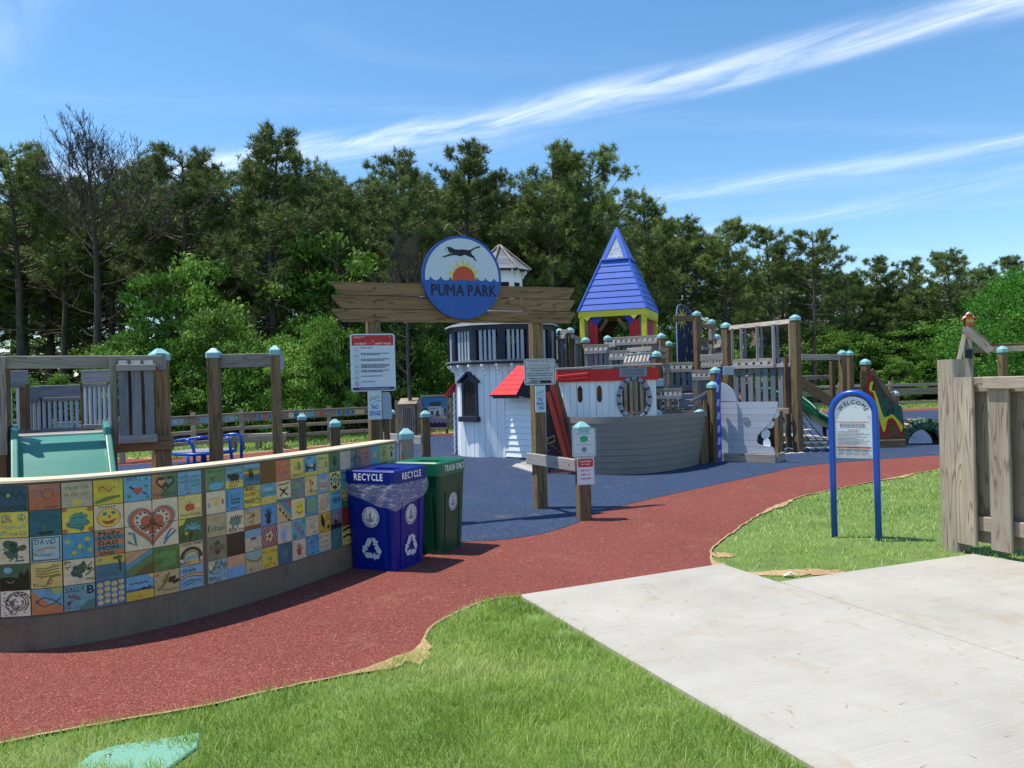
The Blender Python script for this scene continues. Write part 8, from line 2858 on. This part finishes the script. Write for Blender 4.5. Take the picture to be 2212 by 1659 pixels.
for s, e in ((0, -1), (1, 1)):
    pts_lo = [sp_(s, o, z - .05) for o, z in prof_s]
    pts_hi = [sp_(s, o, z + (.10 if o > -.05 else .12)) for o, z in prof_s]
    vs, fs = [], []
    for a, b in zip(pts_lo, pts_hi):
        vs += [a, b, b + tt * e * .055, a + tt * e * .055]
    for i in range(len(prof_s) - 1):
        for j in range(4):
            k = (j + 1) % 4
            q = (i * 4 + j, i * 4 + k, (i + 1) * 4 + k, (i + 1) * 4 + j)
            fs.append(q if e > 0 else q[::-1])
    fs.append((0, 3, 2, 1) if e > 0 else (0, 1, 2, 3)); n_ = (len(prof_s) - 1) * 4
    fs.append((n_, n_ + 1, n_ + 2, n_ + 3))
    ob = mk('side_wall', vs, fs, M['slide'], sl)
    bv = ob.modifiers.new('round', 'BEVEL'); bv.width = .012; bv.segments = 2; bv.limit_method = 'ANGLE'
    cap_ = sp_(s, -.06, 1.30) + tt * e * .027
board('entry_lip', sp_(0, -.16, 1.19), sp_(1, -.16, 1.19), .12, .03, M['greylight'], sl, n=(0, 0, 1))

# ------------------------------------------------------------ two post frame
fr = thing('post_frame', 'tall frame of two capped brown posts joined by one plank', 'frame', W(525, 1000, 9.35))
for px, yc, d in ((461, 749, 9.3), (594, 743, 9.4)):
    ppost(fr, px, yc, d, .135 if px < 500 else .105, 0, R(8), 'brown')
pboard('cross_plank', fr, 473, 780, 9.32, 586, 777, 9.36, .16, .045, 'silver')
p = W(606, 778, 9.42)
board('bracket', V((p.x, 9.42, p.z - .12)), V((p.x, 9.42, p.z + .07)), .05, .08, M['bluegrey'], fr)

# ------------------------------------------------------------ blue tube roundabout
rb_c = W(440, 990, 16.9); rb_c.z = 0
mg = thing('roundabout', 'small playground roundabout with bright blue tube handrails', 'roundabout', rb_c)
VS = [(rb_c.x + .62 * math.cos(a), rb_c.y + .62 * math.sin(a), z) for z in (.27, .31) for a in [6.2832 * i / 28 for i in range(28)]]
FS = [(i, (i + 1) % 28, 28 + (i + 1) % 28, 28 + i) for i in range(28)] + [tuple(range(28, 56)), tuple(range(27, -1, -1))]
mk('platform', VS, FS, M['granite'], mg)
tube('rim', [(rb_c.x + .63 * math.cos(a), rb_c.y + .63 * math.sin(a), .27) for a in [6.2832 * i / 28 for i in range(29)]], .03, M['tubeblue'], mg, 8)
tube('pedestal', [V((rb_c.x, rb_c.y, 0)), V((rb_c.x, rb_c.y, .3))], .06, M['tubeblue'], mg)
def wpts(l, d): return [W(px, py, d) for px, py in l]
tube('handrail', wpts([(365, 956), (385, 951), (430, 945.5), (447, 944)], 16.4) , .03, M['tubeblue'], mg)
tube('handrail', wpts([(401, 949), (408, 953), (415, 962), (419, 975), (421, 1008)], 16.3), .032, M['tubeblue'], mg)
tube('handrail', wpts([(478, 947), (484, 941), (496, 938.5), (510, 938), (518, 940), (521, 948), (522, 996)], 17.0), .032, M['tubeblue'], mg)
tube('handrail', wpts([(488, 944), (495, 950), (502, 998)], 16.6), .032, M['tubeblue'], mg)
tube('handrail', wpts([(405, 985), (408, 1010)], 16.2), .03, M['tubeblue'], mg)
tube('handrail', wpts([(447, 944), (470, 941), (484, 941)], 16.7), .03, M['tubeblue'], mg)

# ------------------------------------------------------------ plank bench and the tile-banded rail fence
pbn = thing('plank_bench', 'long low timber bench behind the blue roundabout', 'bench', W(550, 967, 20.5))
a_, b_ = W(484, 950, 20.6), W(619, 944, 20.9)
a_.z = b_.z = .40
t, nn = facing(a_, b_)
for i in range(3):
    board('seat_plank', a_ - nn * (.15 * i - .12), b_ - nn * (.15 * i - .12), .14, .05, M['silver'], pbn, n=(0, 0, 1))
board('apron', a_ + nn * .19 - Z * .10, b_ + nn * .19 - Z * .10, .15, .04, M['silver'], pbn, n=nn)
for f in (.15, .55, .92):
    p = a_.lerp(b_, f)
    for o in (.12, -.12):
        board('leg', V((p.x, p.y, 0)) + nn * o, V((p.x, p.y, .37)) + nn * o, .12, .12, M['tan'], pbn, n=nn)

fl_ = thing('rail_fence', 'low split rail fence with a band of small painted tiles along the left wood edge', 'fence', W(600, 965, 21.5))
fpts = [(-330, 15.4), (-120, 16.0), (90, 16.9), (262, 17.7), (417, 19.4), (522, 20.8), (711, 22.6), (805, 23.6)]
fxy = [V((W(px, 900, d).x, d, 0)) for px, d in fpts]
tilec = ['#4c8aa8', '#cdb25e', '#3f7f82', '#d8c8a4', '#5f8a54', '#6aa0c0', '#d0c040', '#5ab0c4', '#b5674a', '#7fb0b8']
rf = random.Random(3)
for i, p in enumerate(fxy):
    board('post', p, p + Z * 1.06, .10, .09, M['fence'], fl_)
for i in range(len(fxy) - 1):
    a, b = fxy[i], fxy[i + 1]
    t, nn = facing(a, b)
    for z, wd in ((.58, .09), (.30, .09)):
        board('rail', a + Z * z - nn * .0, b + Z * (z + rf.uniform(-.03, .03)), wd, .06, M['fence'], fl_, n=nn)
    board('tile_board', a + Z * .86 + nn * .06, b + Z * .86 + nn * .06, .21, .03, M['silver'], fl_, n=nn)
    board('cap_rail', a + Z * .975 + nn * .06, b + Z * .975 + nn * .06, .10, .03, M['silver'], fl_, n=(0, 0, 1))
    L = (b - a).length
    m_ = int(L / .155)
    for k in range(m_):
        if k in (0, m_ - 1) or rf.random() < .07: continue
        c = a + t * (.155 * (k + .5) + (L - m_ * .155) / 2) + nn * .083
        ar = Art(clip=(0, 1), seed=rf.randrange(9999))
        ar.rect(0, 0, 1, 1, rf.choice(tilec))
        if rf.random() < .75: blob(ar, .5, .5, .3, rf.choice(['#23282c', '#d8c23a', '#b5463c', '#e0d8c0', '#2e5e7a']), 4)
        ar.v = [(x * .145 - .0725, y * .145, l) for x, y, l in ar.v]
        ar.build('tile', c + Z * .785, t, Z, fl_, 'glaze', base=[(-.0725, 0), (.0725, 0), (.0725, .145), (-.0725, .145)], thick=.01, step=.0006)
# right-hand continuation behind gate and lighthouse
f2 = thing('rail_fence', 'plain split rail fence behind the mural board near the lighthouse', 'fence', W(950, 928, 27.5))
pts = [W(px, 900, d) for px, d in ((858, 25.0), (905, 26.3), (974, 28.2), (1075, 29.5), (1210, 31))]
pts = [V((p.x, p.y, 0)) for p in pts]
for p in pts: board('post', p, p + Z * 1.12, .12, .1, M['tan'], f2)
for a, b in zip(pts, pts[1:]):
    for z in (.92, .60, .30): board('rail', a + Z * z, b + Z * z, .13, .06, M['fence'], f2)
f3 = thing('rail_fence', 'split rail fence with sunlit-toned top rail at far right behind the tyre', 'fence', W(1980, 880, 36))
pts = [W(px, 850, d) for px, d in ((1700, 37.5), (1815, 37), (1924, 36.4), (2060, 36), (2230, 35.5), (2400, 35))]
pts = [V((p.x, p.y, 0)) for p in pts]
for p in pts: board('post', p, p + Z * 1.22, .14, .12, M['tan'], f3)
for a, b in zip(pts, pts[1:]):
    board('rail', a + Z * 1.02 - V((0, .09, 0)), b + Z * 1.02 - V((0, .09, 0)), .13, .06, M['greylight'], f3)  # sun on the upper rail is put into its paler lumber
    board('rail', a + Z * .72 - V((0, .09, 0)), b + Z * .72 - V((0, .09, 0)), .30, .06, M['silver'], f3)
    board('rail', a + Z * .22 - V((0, .09, 0)), b + Z * .22 - V((0, .09, 0)), .10, .06, M['fence'], f3)

# ------------------------------------------------------------ kiosk, mailbox, mural
ko_ = thing('slatted_kiosk', 'small slatted wooden bin shelter with sloping plank roof behind the gate', 'shelter', W(880, 930, 24))
kc = W(880, 930, 24.2); kc.z = 0
kd = 24.2
kx0, kx1 = W(866, 900, kd).x, W(895, 900, kd).x
for x in (kx0, kx1):
    board('corner_post', V((x, kd, 0)), V((x, kd, 1.02)), .07, .07, M['silver'], ko_)
    board('corner_post', V((x, kd + .6, 0)), V((x, kd + .6, 1.10)), .07, .07, M['silver'], ko_)
for k in range(6):
    x = kx0 + .06 + (kx1 - kx0 - .12) * k / 5
    board('slat', V((x, kd - .02, .12)), V((x, kd - .02, .93)), .035, .03, M['silver'], ko_)
board('crosspiece', V((kx0, kd - .045, .95)), V((kx1, kd - .045, .95)), .09, .03, M['silver'], ko_)
board('crosspiece', V((kx0, kd - .045, .12)), V((kx1, kd - .045, .12)), .09, .03, M['silver'], ko_)
for k in range(3):
    f0, f1 = k / 3, (k + 1) / 3 - .02
    pt_ = lambda x, f: V((x, kd - .12 + .8 * f, 1.03 + .17 * f))
    quadbox('roof_plank', [pt_(kx0 - .08, f0), pt_(kx1 + .08, f0), pt_(kx1 + .08, f1), pt_(kx0 - .08, f1)], .025, M['tan'], ko_)
quadbox('back_panel', [V((kx0, kd + .5, .1)), V((kx1, kd + .5, .1)), V((kx1, kd + .5, 1.0)), V((kx0, kd + .5, 1.0))], .02, M['brown_dark'], ko_)
mb = thing('mail_box', 'rounded white box on a post just behind the NO DOGS board', 'box', W(836, 905, 13.5))
mc = W(834, 877, 13.5)
prism('box_body', [(-.105, -.22), (.105, -.22), (.09, .17), (.06, .23), (-.105, .23)], V((mc.x, 13.4, mc.z)), (1, .1, 0), Z, .22, M['bluegrey'], mb)
board('support_post', V((mc.x, 13.52, 0)), V((mc.x, 13.52, mc.z - .222)), .09, .09, M['brown'], mb)
# mural board of a white house
mu = Art(seed=5)
mu.rect(-.46, 0, .46, 1.02, '#3f8fc0')
mu.rect(-.46, .42, .46, .72, '#5f9fc4')
for i in range(9): mu.ell(-.44 + .11 * i, .56 + .03 * math.sin(i * 2), .09, .09, '#2f6a54', 9)
mu.poly([(-.24, .70), (-.17, .86), (.26, .90), (.26, .70)], '#55524e')
mu.rect(-.24, .40, .26, .72, '#d8dcd4')
mu.rect(.26, .40, .36, .66, '#c2c8c2')
for x in (-.16, -.06, -.02, .09): mu.rect(x, .62, x + .03, .67, '#46505a')
mu.rect(-.14, .42, -.04, .56, '#4a6474'); mu.rect(.06, .42, .17, .56, '#3c4a54')
for x in (-.18, 0, .2): mu.rect(x, .4, x + .03, .60, '#ecefe8')
mu.rect(-.46, .0, .46, .40, '#8d96a4')
mu.poly([(-.1, .34), (.46, .28), (.46, .38), (0, .40)], '#c8c2b4')
mu.rect(.02, .36, .2, .43, '#8a6a54'); mu.rect(.03, .40, .07, .47, '#3f6aa8')
mu.poly([(-.46, .0), (.46, 0), (.46, .16)] + [(.4 - .08 * i, .10 + (.09 if i % 2 else .02)) for i in range(11)], '#2a2c48')
moo = W(939, 893, 25.5)
md = thing('mural_board', 'framed mural of a white house under blue sky standing on the grass', 'mural', V((moo.x, 25.5, 0)))
mt_ = V((1, -.12, 0)).normalized()
z0m = W(939, 924, 25.5).z
mu.v = [(x * .86, y * .94, l) for x, y, l in mu.v]
mu.build('painting', V((moo.x, 25.46, z0m + .02)), mt_, Z, md, 'mural', base=[(-.41, -.02), (.41, -.02), (.41, .98), (-.41, .98)], thick=.03, basecol='#5a6672')
mnn = V((mt_.y, -mt_.x, 0))
for s in (-1, 1):
    board('frame', V((moo.x, 25.45, z0m - .03)) + mt_ * .42 * s, V((moo.x, 25.45, z0m + 1.02)) + mt_ * .42 * s, .06, .05, M['silver'], md, n=mnn)
    board('frame', V((moo.x, 25.45, z0m + (1.03 if s > 0 else -.03))) - mt_ * .45, V((moo.x, 25.45, z0m + (1.03 if s > 0 else -.03))) + mt_ * .45, .06, .05, M['silver'], md, n=mnn)
    board('stake', V((moo.x, 25.54, 0)) + mt_ * .38 * s, V((moo.x, 25.54, z0m + .9)) + mt_ * .38 * s, .08, .06, M['brown'], md, n=mnn)

# ------------------------------------------------------------ welcome sign
ws = thing('welcome_sign', 'arched blue tube sign with white WELCOME board standing in the grass', 'sign', V((3.21, 7.42, 0)))
wa_, wb_ = V((3.045, 7.53, 0)), V((3.365, 7.31, 0))
t = (wb_ - wa_).normalized(); nn = V((t.y, -t.x, 0))
hw = (wb_ - wa_).length / 2
mid = (wa_ + wb_) / 2
pts = [wa_ - Z * .05, wa_ + Z * .6, wa_ + Z * (1.38 - hw)] + [mid + t * hw * math.cos(a) + Z * (1.38 - hw + hw * math.sin(a)) for a in np.linspace(math.pi - .15, .15, 15)] + [wb_ + Z * (1.38 - hw), wb_ + Z * .6, wb_ - Z * .05]
tube('frame', pts, .029, M['tubeblue'], ws, 16)
a = Art()
z0 = .765
pw = hw - .031
top = 1.345
ph = top - z0
base = [(-pw, 0), (pw, 0), (pw, ph - pw)] + [(pw * math.cos(q), ph - pw + pw * math.sin(q)) for q in np.linspace(.1, math.pi - .1, 14)] + [(-pw, ph - pw)]
a.arctext('WELCOME', 0, ph - pw - .02, pw * .70, .037, '#14161a', 90, True, sp=.2)
a.smallprint(-pw + .02, pw - .02, .335, .010, '#c4574a', seed=1, ragged=1)
for i in range(3): a.smallprint(-pw + .045, pw - .045, .318 - .014 * i, .008, '#4a4e56', seed=10 + i, ragged=.96)
a.rect(-pw + .02, .276, pw - .02, .2775, '#8a8e94')
a.smallprint(-.045, .055, .262, .008, '#c4574a', seed=3, ragged=1)
for i in range(11): a.smallprint(-pw + .02, pw - .015, .246 - .0125 * i, .0055, '#4a4e56', seed=30 + i, ragged=.62 + .36 * ((i * 7) % 5) / 4)
a.line([(-pw + .012, .012), (pw - .012, .012), (pw - .012, .108), (-pw + .012, .108)], .0025, '#b4552c', closed=True)
a.rect(-pw + .012, .092, pw - .012, .108, '#bd5a2c')
a.text('WARNING', .005, .0955, .009, '#20140c', True, w=.07); a.poly([(-.052, .095), (-.036, .095), (-.044, .107)], '#20140c')
for c_ in range(4):
    x0 = -pw + .02 + c_ * (2 * pw - .04) / 4
    for i in range(8): a.smallprint(x0, x0 + (2 * pw - .04) / 4 - .008, .082 - .0085 * i, .0052, '#6a6e74', seed=60 + c_ * 9 + i, ragged=1 if i < 7 else .5)
for (x, y) in ((0, ph - .028), (-pw + .022, ph - pw - .03), (pw - .022, ph - pw - .03), (-pw + .024, .018), (pw - .024, .018)):
    a.ell(x, y, .010, .010, '#5c6066', 12); a.ell(x - .001, y + .001, .0085, .0085, '#b4b8bc', 12); a.ell(x - .002, y + .003, .003, .003, '#eef0f2', 8)
a.build('board', mid + Z * z0 + nn * .008, t, Z, ws, 'print', base=base, thick=.012, basecol='#cfd5da')

# ------------------------------------------------------------ near fence at the right
fp = V((3.83, 6.86, 0))
fd = V((.38, -.925, 0)).normalized()
fn = V((fd.y, -fd.x, 0))
nf = thing('picket_fence', 'weathered timber shadow box fence with thick end post at right edge', 'fence', fp)
ob = board('end_post', fp, fp + Z * 1.66, .165, .165, M['fence'], nf, n=fn, ch=.012)
def pk(s, off, z0, z1, wd=.178, th_=.036, mat='fence'):
    c = fp + fd * s + fn * off
    return board('picket', c + Z * z0, c + Z * z1, wd, th_, M[mat], nf, n=fn, ch=.010)
for i, s in enumerate((.16, .47, .78, 1.09, 1.40)):
    pk(s, .062, .085 - .003 * i, 1.505)
for i, s in enumerate((.225, .535, .845, 1.155, 1.46)):
    pk(s, -.062, .10, 1.50)
board('rail', fp + fd * .09 + Z * 1.44, fp + fd * 1.7 + Z * 1.44, .125, .04, M['fence'], nf, n=fn, ch=.008)
board('rail', fp + fd * .09 + Z * .27, fp + fd * 1.7 + Z * .27, .125, .04, M['fence'], nf, n=fn, ch=.008)
board('cap_rail', fp + fd * .38 + fn * .102 + Z * 1.455, fp + fd * 1.8 + fn * .102 + Z * 1.455, .10, .038, M['fence'], nf, n=fn, ch=.008)
board('middle_post', fp + fd * 1.45 - fn * .04, fp + fd * 1.45 - fn * .04 + Z * 1.48, .13, .13, M['fence'], nf, n=fn, ch=.01)

# ------------------------------------------------------------ birdhouse pole with beams, right
bh = thing('zip_pole', 'tall weathered pole with sloping braces and a long beam at right', 'play frame', W(2090, 860, 14.5))
p = W(2090, 705, 14.5)
board('pole', V((p.x, 14.5, 0)), V((p.x, 14.5, p.z)), .14, .14, M['silver'], bh, n=(-.6, -.8, 0))
pboard('brace', bh, 2083, 709, 14.38, 2140, 759, 14.2, .14, .05, 'silver', n=V((-.3, -.95, 0)))
pboard('brace', bh, 2094, 712, 14.9, 2136, 746, 15.3, .12, .05, 'silver', n=V((-.3, -.95, 0)))
pboard('brace', bh, 2084, 722, 14.5, 2071, 778, 14.3, .07, .05, 'silver', n=V((-.3, -.95, 0)))
pboard('beam', bh, 2093, 757, 14.5, 2290, 752, 13.9, .10, .06, 'tan')
pboard('beam', bh, 2130, 749, 15.3, 2290, 742, 14.9, .09, .12, 'brown_dark')
pz_ = W(2092, 764, 14.38)
board('hinge_plate', V((pz_.x, 14.37, pz_.z - .08)), V((pz_.x, 14.37, pz_.z + .08)), .13, .02, M['navy'], bh)
ppost(bh, 2165, 745, 14.0, .12, 0, R(10), 'brown')
for px in (2330,):
    ppost(bh, px, 745, 14.0, .12, 0, R(10), 'brown')
bp = W(2091, 690, 14.5)
hs_ = thing('bird_house', 'tiny orange bird house with red and white striped roof on top of the pole', 'bird house', V((p.x, 14.5, p.z)))
bz = p.z
ba = Art()
ba.poly([(-.075, 0), (.075, 0), (.06, .16), (0, .24), (-.06, .16)], '#c4571c')
for i, c in enumerate(('#d8752a', '#e0b22c', '#e8d89a', '#e0b22c', '#d8752a')):
    ba.line([(-.06 + .003 * i + .12 * k / 6, .045 + .025 * i + (.012 if k % 2 else 0)) for k in range(7)], .016, c)
ba.build('front', V((p.x - .02, 14.40, bz)), V((.9, -.35, 0)), Z, hs_, 'print', base=[(-.075, 0), (.075, 0), (.06, .16), (0, .24), (-.06, .16)], thick=.16, basecol='#3a2430', step=.001)
bt0 = V((.9, -.35, 0)).normalized(); bn0 = V((bt0.y, -bt0.x, 0))
c0 = V((p.x - .02, 14.40, bz)) + bn0 * .03
for s in (-1, 1):
    for k in range(4):
        f0, f1 = k / 4, (k + 1) / 4
        q = lambda f, o: c0 - bn0 * (o * .24) + bt0 * s * (.115 * (1 - f)) + Z * (.12 + .14 * f)
        pts = [q(f0, 0), q(f0, 1), q(f1, 1), q(f1, 0)]
        if (pts[1] - pts[0]).cross(pts[2] - pts[0]).z < 0: pts = pts[::-1]
        quadbox('roof_strip', pts, .012, M['red'] if k % 2 == 0 else M['white'], hs_)
# far grey house seen between trunks
hs2 = thing('far_house', 'grey shingled house half hidden by the trees beyond the welcome sign', 'house', V((22, 52, 0)))
hc_ = W(1785, 800, 50)
for i in range(16):
    board('siding', V((hc_.x - 3.2, 50, .3 + .28 * i)), V((hc_.x + 2.4, 50, .3 + .28 * i)), .27, .04, M['silver'], hs2, n=(0, -1, .12))
for dx in (-1.5, 1.2):
    wv_ = board('window', V((hc_.x + dx, 49.93, 1.4)), V((hc_.x + dx, 49.93, 3.0)), .95, .06, M['white'], hs2)
    board('pane', V((hc_.x + dx, 49.89, 1.5)), V((hc_.x + dx, 49.89, 2.9)), .78, .03, M['black'], wv_)
for s in (0, 1):
    y0_ = 49.4 + 6 * s
    pts = [V((hc_.x - 3.5, y0_, 4.7)), V((hc_.x + 2.7, y0_, 4.7)), V((hc_.x + 2.7, 52.4, 7.2)), V((hc_.x - 3.5, 52.4, 7.2))]
    quadbox('roof', pts if s == 0 else pts[::-1], .1, M['granite'], hs2)
quadbox('back_wall', [V((hc_.x + 2.4, 55, 0)), V((hc_.x - 3.2, 55, 0)), V((hc_.x - 3.2, 55, 4.8)), V((hc_.x + 2.4, 55, 4.8))], .1, M['silver'], hs2)
for x in (hc_.x - 3.2, hc_.x + 2.4):
    prism('gable_wall', [(0, 0), (5, 0), (5, 4.7), (2.4, 6.9), (0, 4.7)], V((x, 50, 0)), (0, 1, 0), Z, .08, M['silver'], hs2)

# ------------------------------------------------------------ utility cover in the near grass
ut = thing('utility_cover', 'pale green plastic utility cover set in the near lawn', 'cover', G(300, 1640))
def sheetbox(pts, z0, z1, mat, par, name):
    P = [V((p[0], p[1], 0)) for p in pts]
    n_ = len(P)
    ar = sum(P[i].x * P[(i + 1) % n_].y - P[(i + 1) % n_].x * P[i].y for i in range(n_))
    if ar < 0: P = P[::-1]
    vs = [(p.x, p.y, z1) for p in P] + [(p.x, p.y, z0) for p in P]
    fs = [tuple(range(n_))] + [(n_ + i, n_ + (i + 1) % n_, (i + 1) % n_, i) for i in range(n_)]
    return mk(name, vs, fs, mat, par)
M['cover'] = paint('pale_green_plastic', hx('76a891'), .5, .1, grain=False)
uo = sheetbox(gp([(120, 1700), (196, 1635), (250, 1617), (434, 1589), (428, 1618), (318, 1700)]), -.02, .016, M['cover'], ut, 'lid')
bv = uo.modifiers.new('edge', 'BEVEL'); bv.width = .006
for (px, py) in ((400, 1606), (235, 1640)):
    c = G(px, py)
    tube('bolt', [V((c.x, c.y, .016)), V((c.x, c.y, .018))], .012, M['steel'], ut)
# scrap of paper by the slab
sc_p = G(1706, 1248)
vs = [(sc_p.x + dx, sc_p.y + dy, z) for dx, dy, z in ((-.05, 0, .012), (0, -.02, .045), (.05, .01, .014), (.02, .03, .04), (-.03, .03, .02), (0.0, .01, .03))]
so2 = mk('paper_scrap', vs, [(0, 1, 5), (1, 2, 5), (2, 3, 5), (3, 4, 5), (4, 0, 5)], M['white'], None, org=sc_p)
tag(so2, 'crumpled white scrap of paper at the slab edge', 'litter')
# ------------------------------------------------------------ a grown-up standing behind the bridge railing
def skinned(name, joints, bones, mat, par, root=0):
    me = bpy.data.meshes.new(name)
    me.from_pydata([j[0] for j in joints], bones, [])
    o = bpy.data.objects.new(name, me)
    COL.objects.link(o)
    o.modifiers.new('skin', 'SKIN')
    sk = me.skin_vertices[0].data
    for i, j in enumerate(joints):
        sk[i].radius = (j[1], j[2] if len(j) > 2 else j[1])
        sk[i].use_root = (i == root)
    o.modifiers.new('sub', 'SUBSURF').levels = 2
    o.modifiers['sub'].render_levels = 2
    me.materials.append(mat)
    o.parent = par
    return o
q = W(1616, 980, 18.9)
pe = thing('person', 'adult in dark top standing behind the grey slats of the bridge tower', 'person', V((q.x, 18.9, 0)))
pe.rotation_euler = (0, 0, .5)
H_ = 1.66 / 7.5
J = [((0, 0, .92), .13, .10), ((0, 0, 1.12), .115, .085), ((0, .01, 1.30), .14, .09), ((0, .01, 1.41), .06, .055), ((0, 0, 1.48), .05), ((0, -.01, 1.56), .075, .085), ((0, -.01, 1.62), .07, .08)]
B = [(0, 1), (1, 2), (2, 3), (3, 4), (4, 5), (5, 6)]
for s in (-1, 1):
    k = len(J)
    J += [((s * .17, 0, 1.37), .05), ((s * .22, .02, 1.12), .04), ((s * .20, -.12, .95), .032), ((s * .19, -.17, .90), .03), ((s * .10, 0, .84), .085), ((s * .11, -.01, .47), .055), ((s * .12, .02, .10), .04), ((s * .13, -.10, .04), .04, .03)]
    B += [(2, k), (k, k + 1), (k + 1, k + 2), (k + 2, k + 3), (0, k + 4), (k + 4, k + 5), (k + 5, k + 6), (k + 6, k + 7)]
    for f in range(5):
        m_ = len(J)
        a0 = (f - 2) * .014
        J += [((s * .19 + a0, -.20, .88), .009), ((s * .19 + a0 * 1.2, -.235 + abs(f - 2) * .006, .865), .008), ((s * .185 + a0 * 1.2, -.25 + abs(f - 2) * .008, .84), .007)]
        B += [(k + 3, m_), (m_, m_ + 1), (m_ + 1, m_ + 2)]
skinned('body', J, B, M['skin'], pe)
JS = [((0, 0, .90), .145, .115), ((0, 0, 1.12), .13, .10), ((0, .01, 1.30), .155, .105), ((0, .01, 1.38), .09, .08), ((-.18, 0, 1.36), .065), ((-.215, .015, 1.2), .06), ((.18, 0, 1.36), .065), ((.215, .015, 1.2), .06)]
skinned('shirt', JS, [(0, 1), (1, 2), (2, 3), (2, 4), (4, 5), (2, 6), (6, 7)], M['shirt'], pe)
JT = [((0, 0, .90), .14, .115), ((-.10, 0, .80), .10), ((-.11, 0, .55), .085), ((.10, 0, .80), .10), ((.11, 0, .55), .085)]
skinned('shorts', JT, [(0, 1), (1, 2), (0, 3), (3, 4)], M['bluegrey'], pe)
skinned('hair', [((0, .035, 1.58), .075, .07), ((0, .02, 1.66), .075, .08), ((0, .06, 1.46), .04, .04)], [(0, 1), (0, 2)], M['hair'], pe)
def ball(name, c, rx, ry, rz, mat):
    vs = [(c[0] + rx * math.sin(t) * math.cos(a), c[1] + ry * math.sin(t) * math.sin(a), c[2] + rz * math.cos(t)) for t in np.linspace(.01, 3.13, 6) for a in np.linspace(0, 2 * math.pi, 9)[:-1]]
    fs = [(i * 8 + j, i * 8 + (j + 1) % 8, i * 8 + 8 + (j + 1) % 8, i * 8 + 8 + j) for i in range(5) for j in range(8)]
    me = bpy.data.meshes.new(name)
    me.from_pydata(vs, [], fs)
    me.materials.append(mat)
    me.shade_smooth()
    o = bpy.data.objects.new(name, me)
    COL.objects.link(o)
    o.parent = pe
for s in (-1, 1):
    ball('eye', (s * .03, -.088, 1.585), .012, .008, .008, M['hair'])
    ball('ear', (s * .078, .005, 1.57), .012, .02, .03, M['skin'])
    ball('shoe', (s * .13, -.06, .035), .045, .12, .04, M['hair'])
ball('nose', (0, -.098, 1.56), .012, .018, .02, M['skin'])
ball('mouth', (0, -.09, 1.525), .022, .006, .006, M['darkred'])
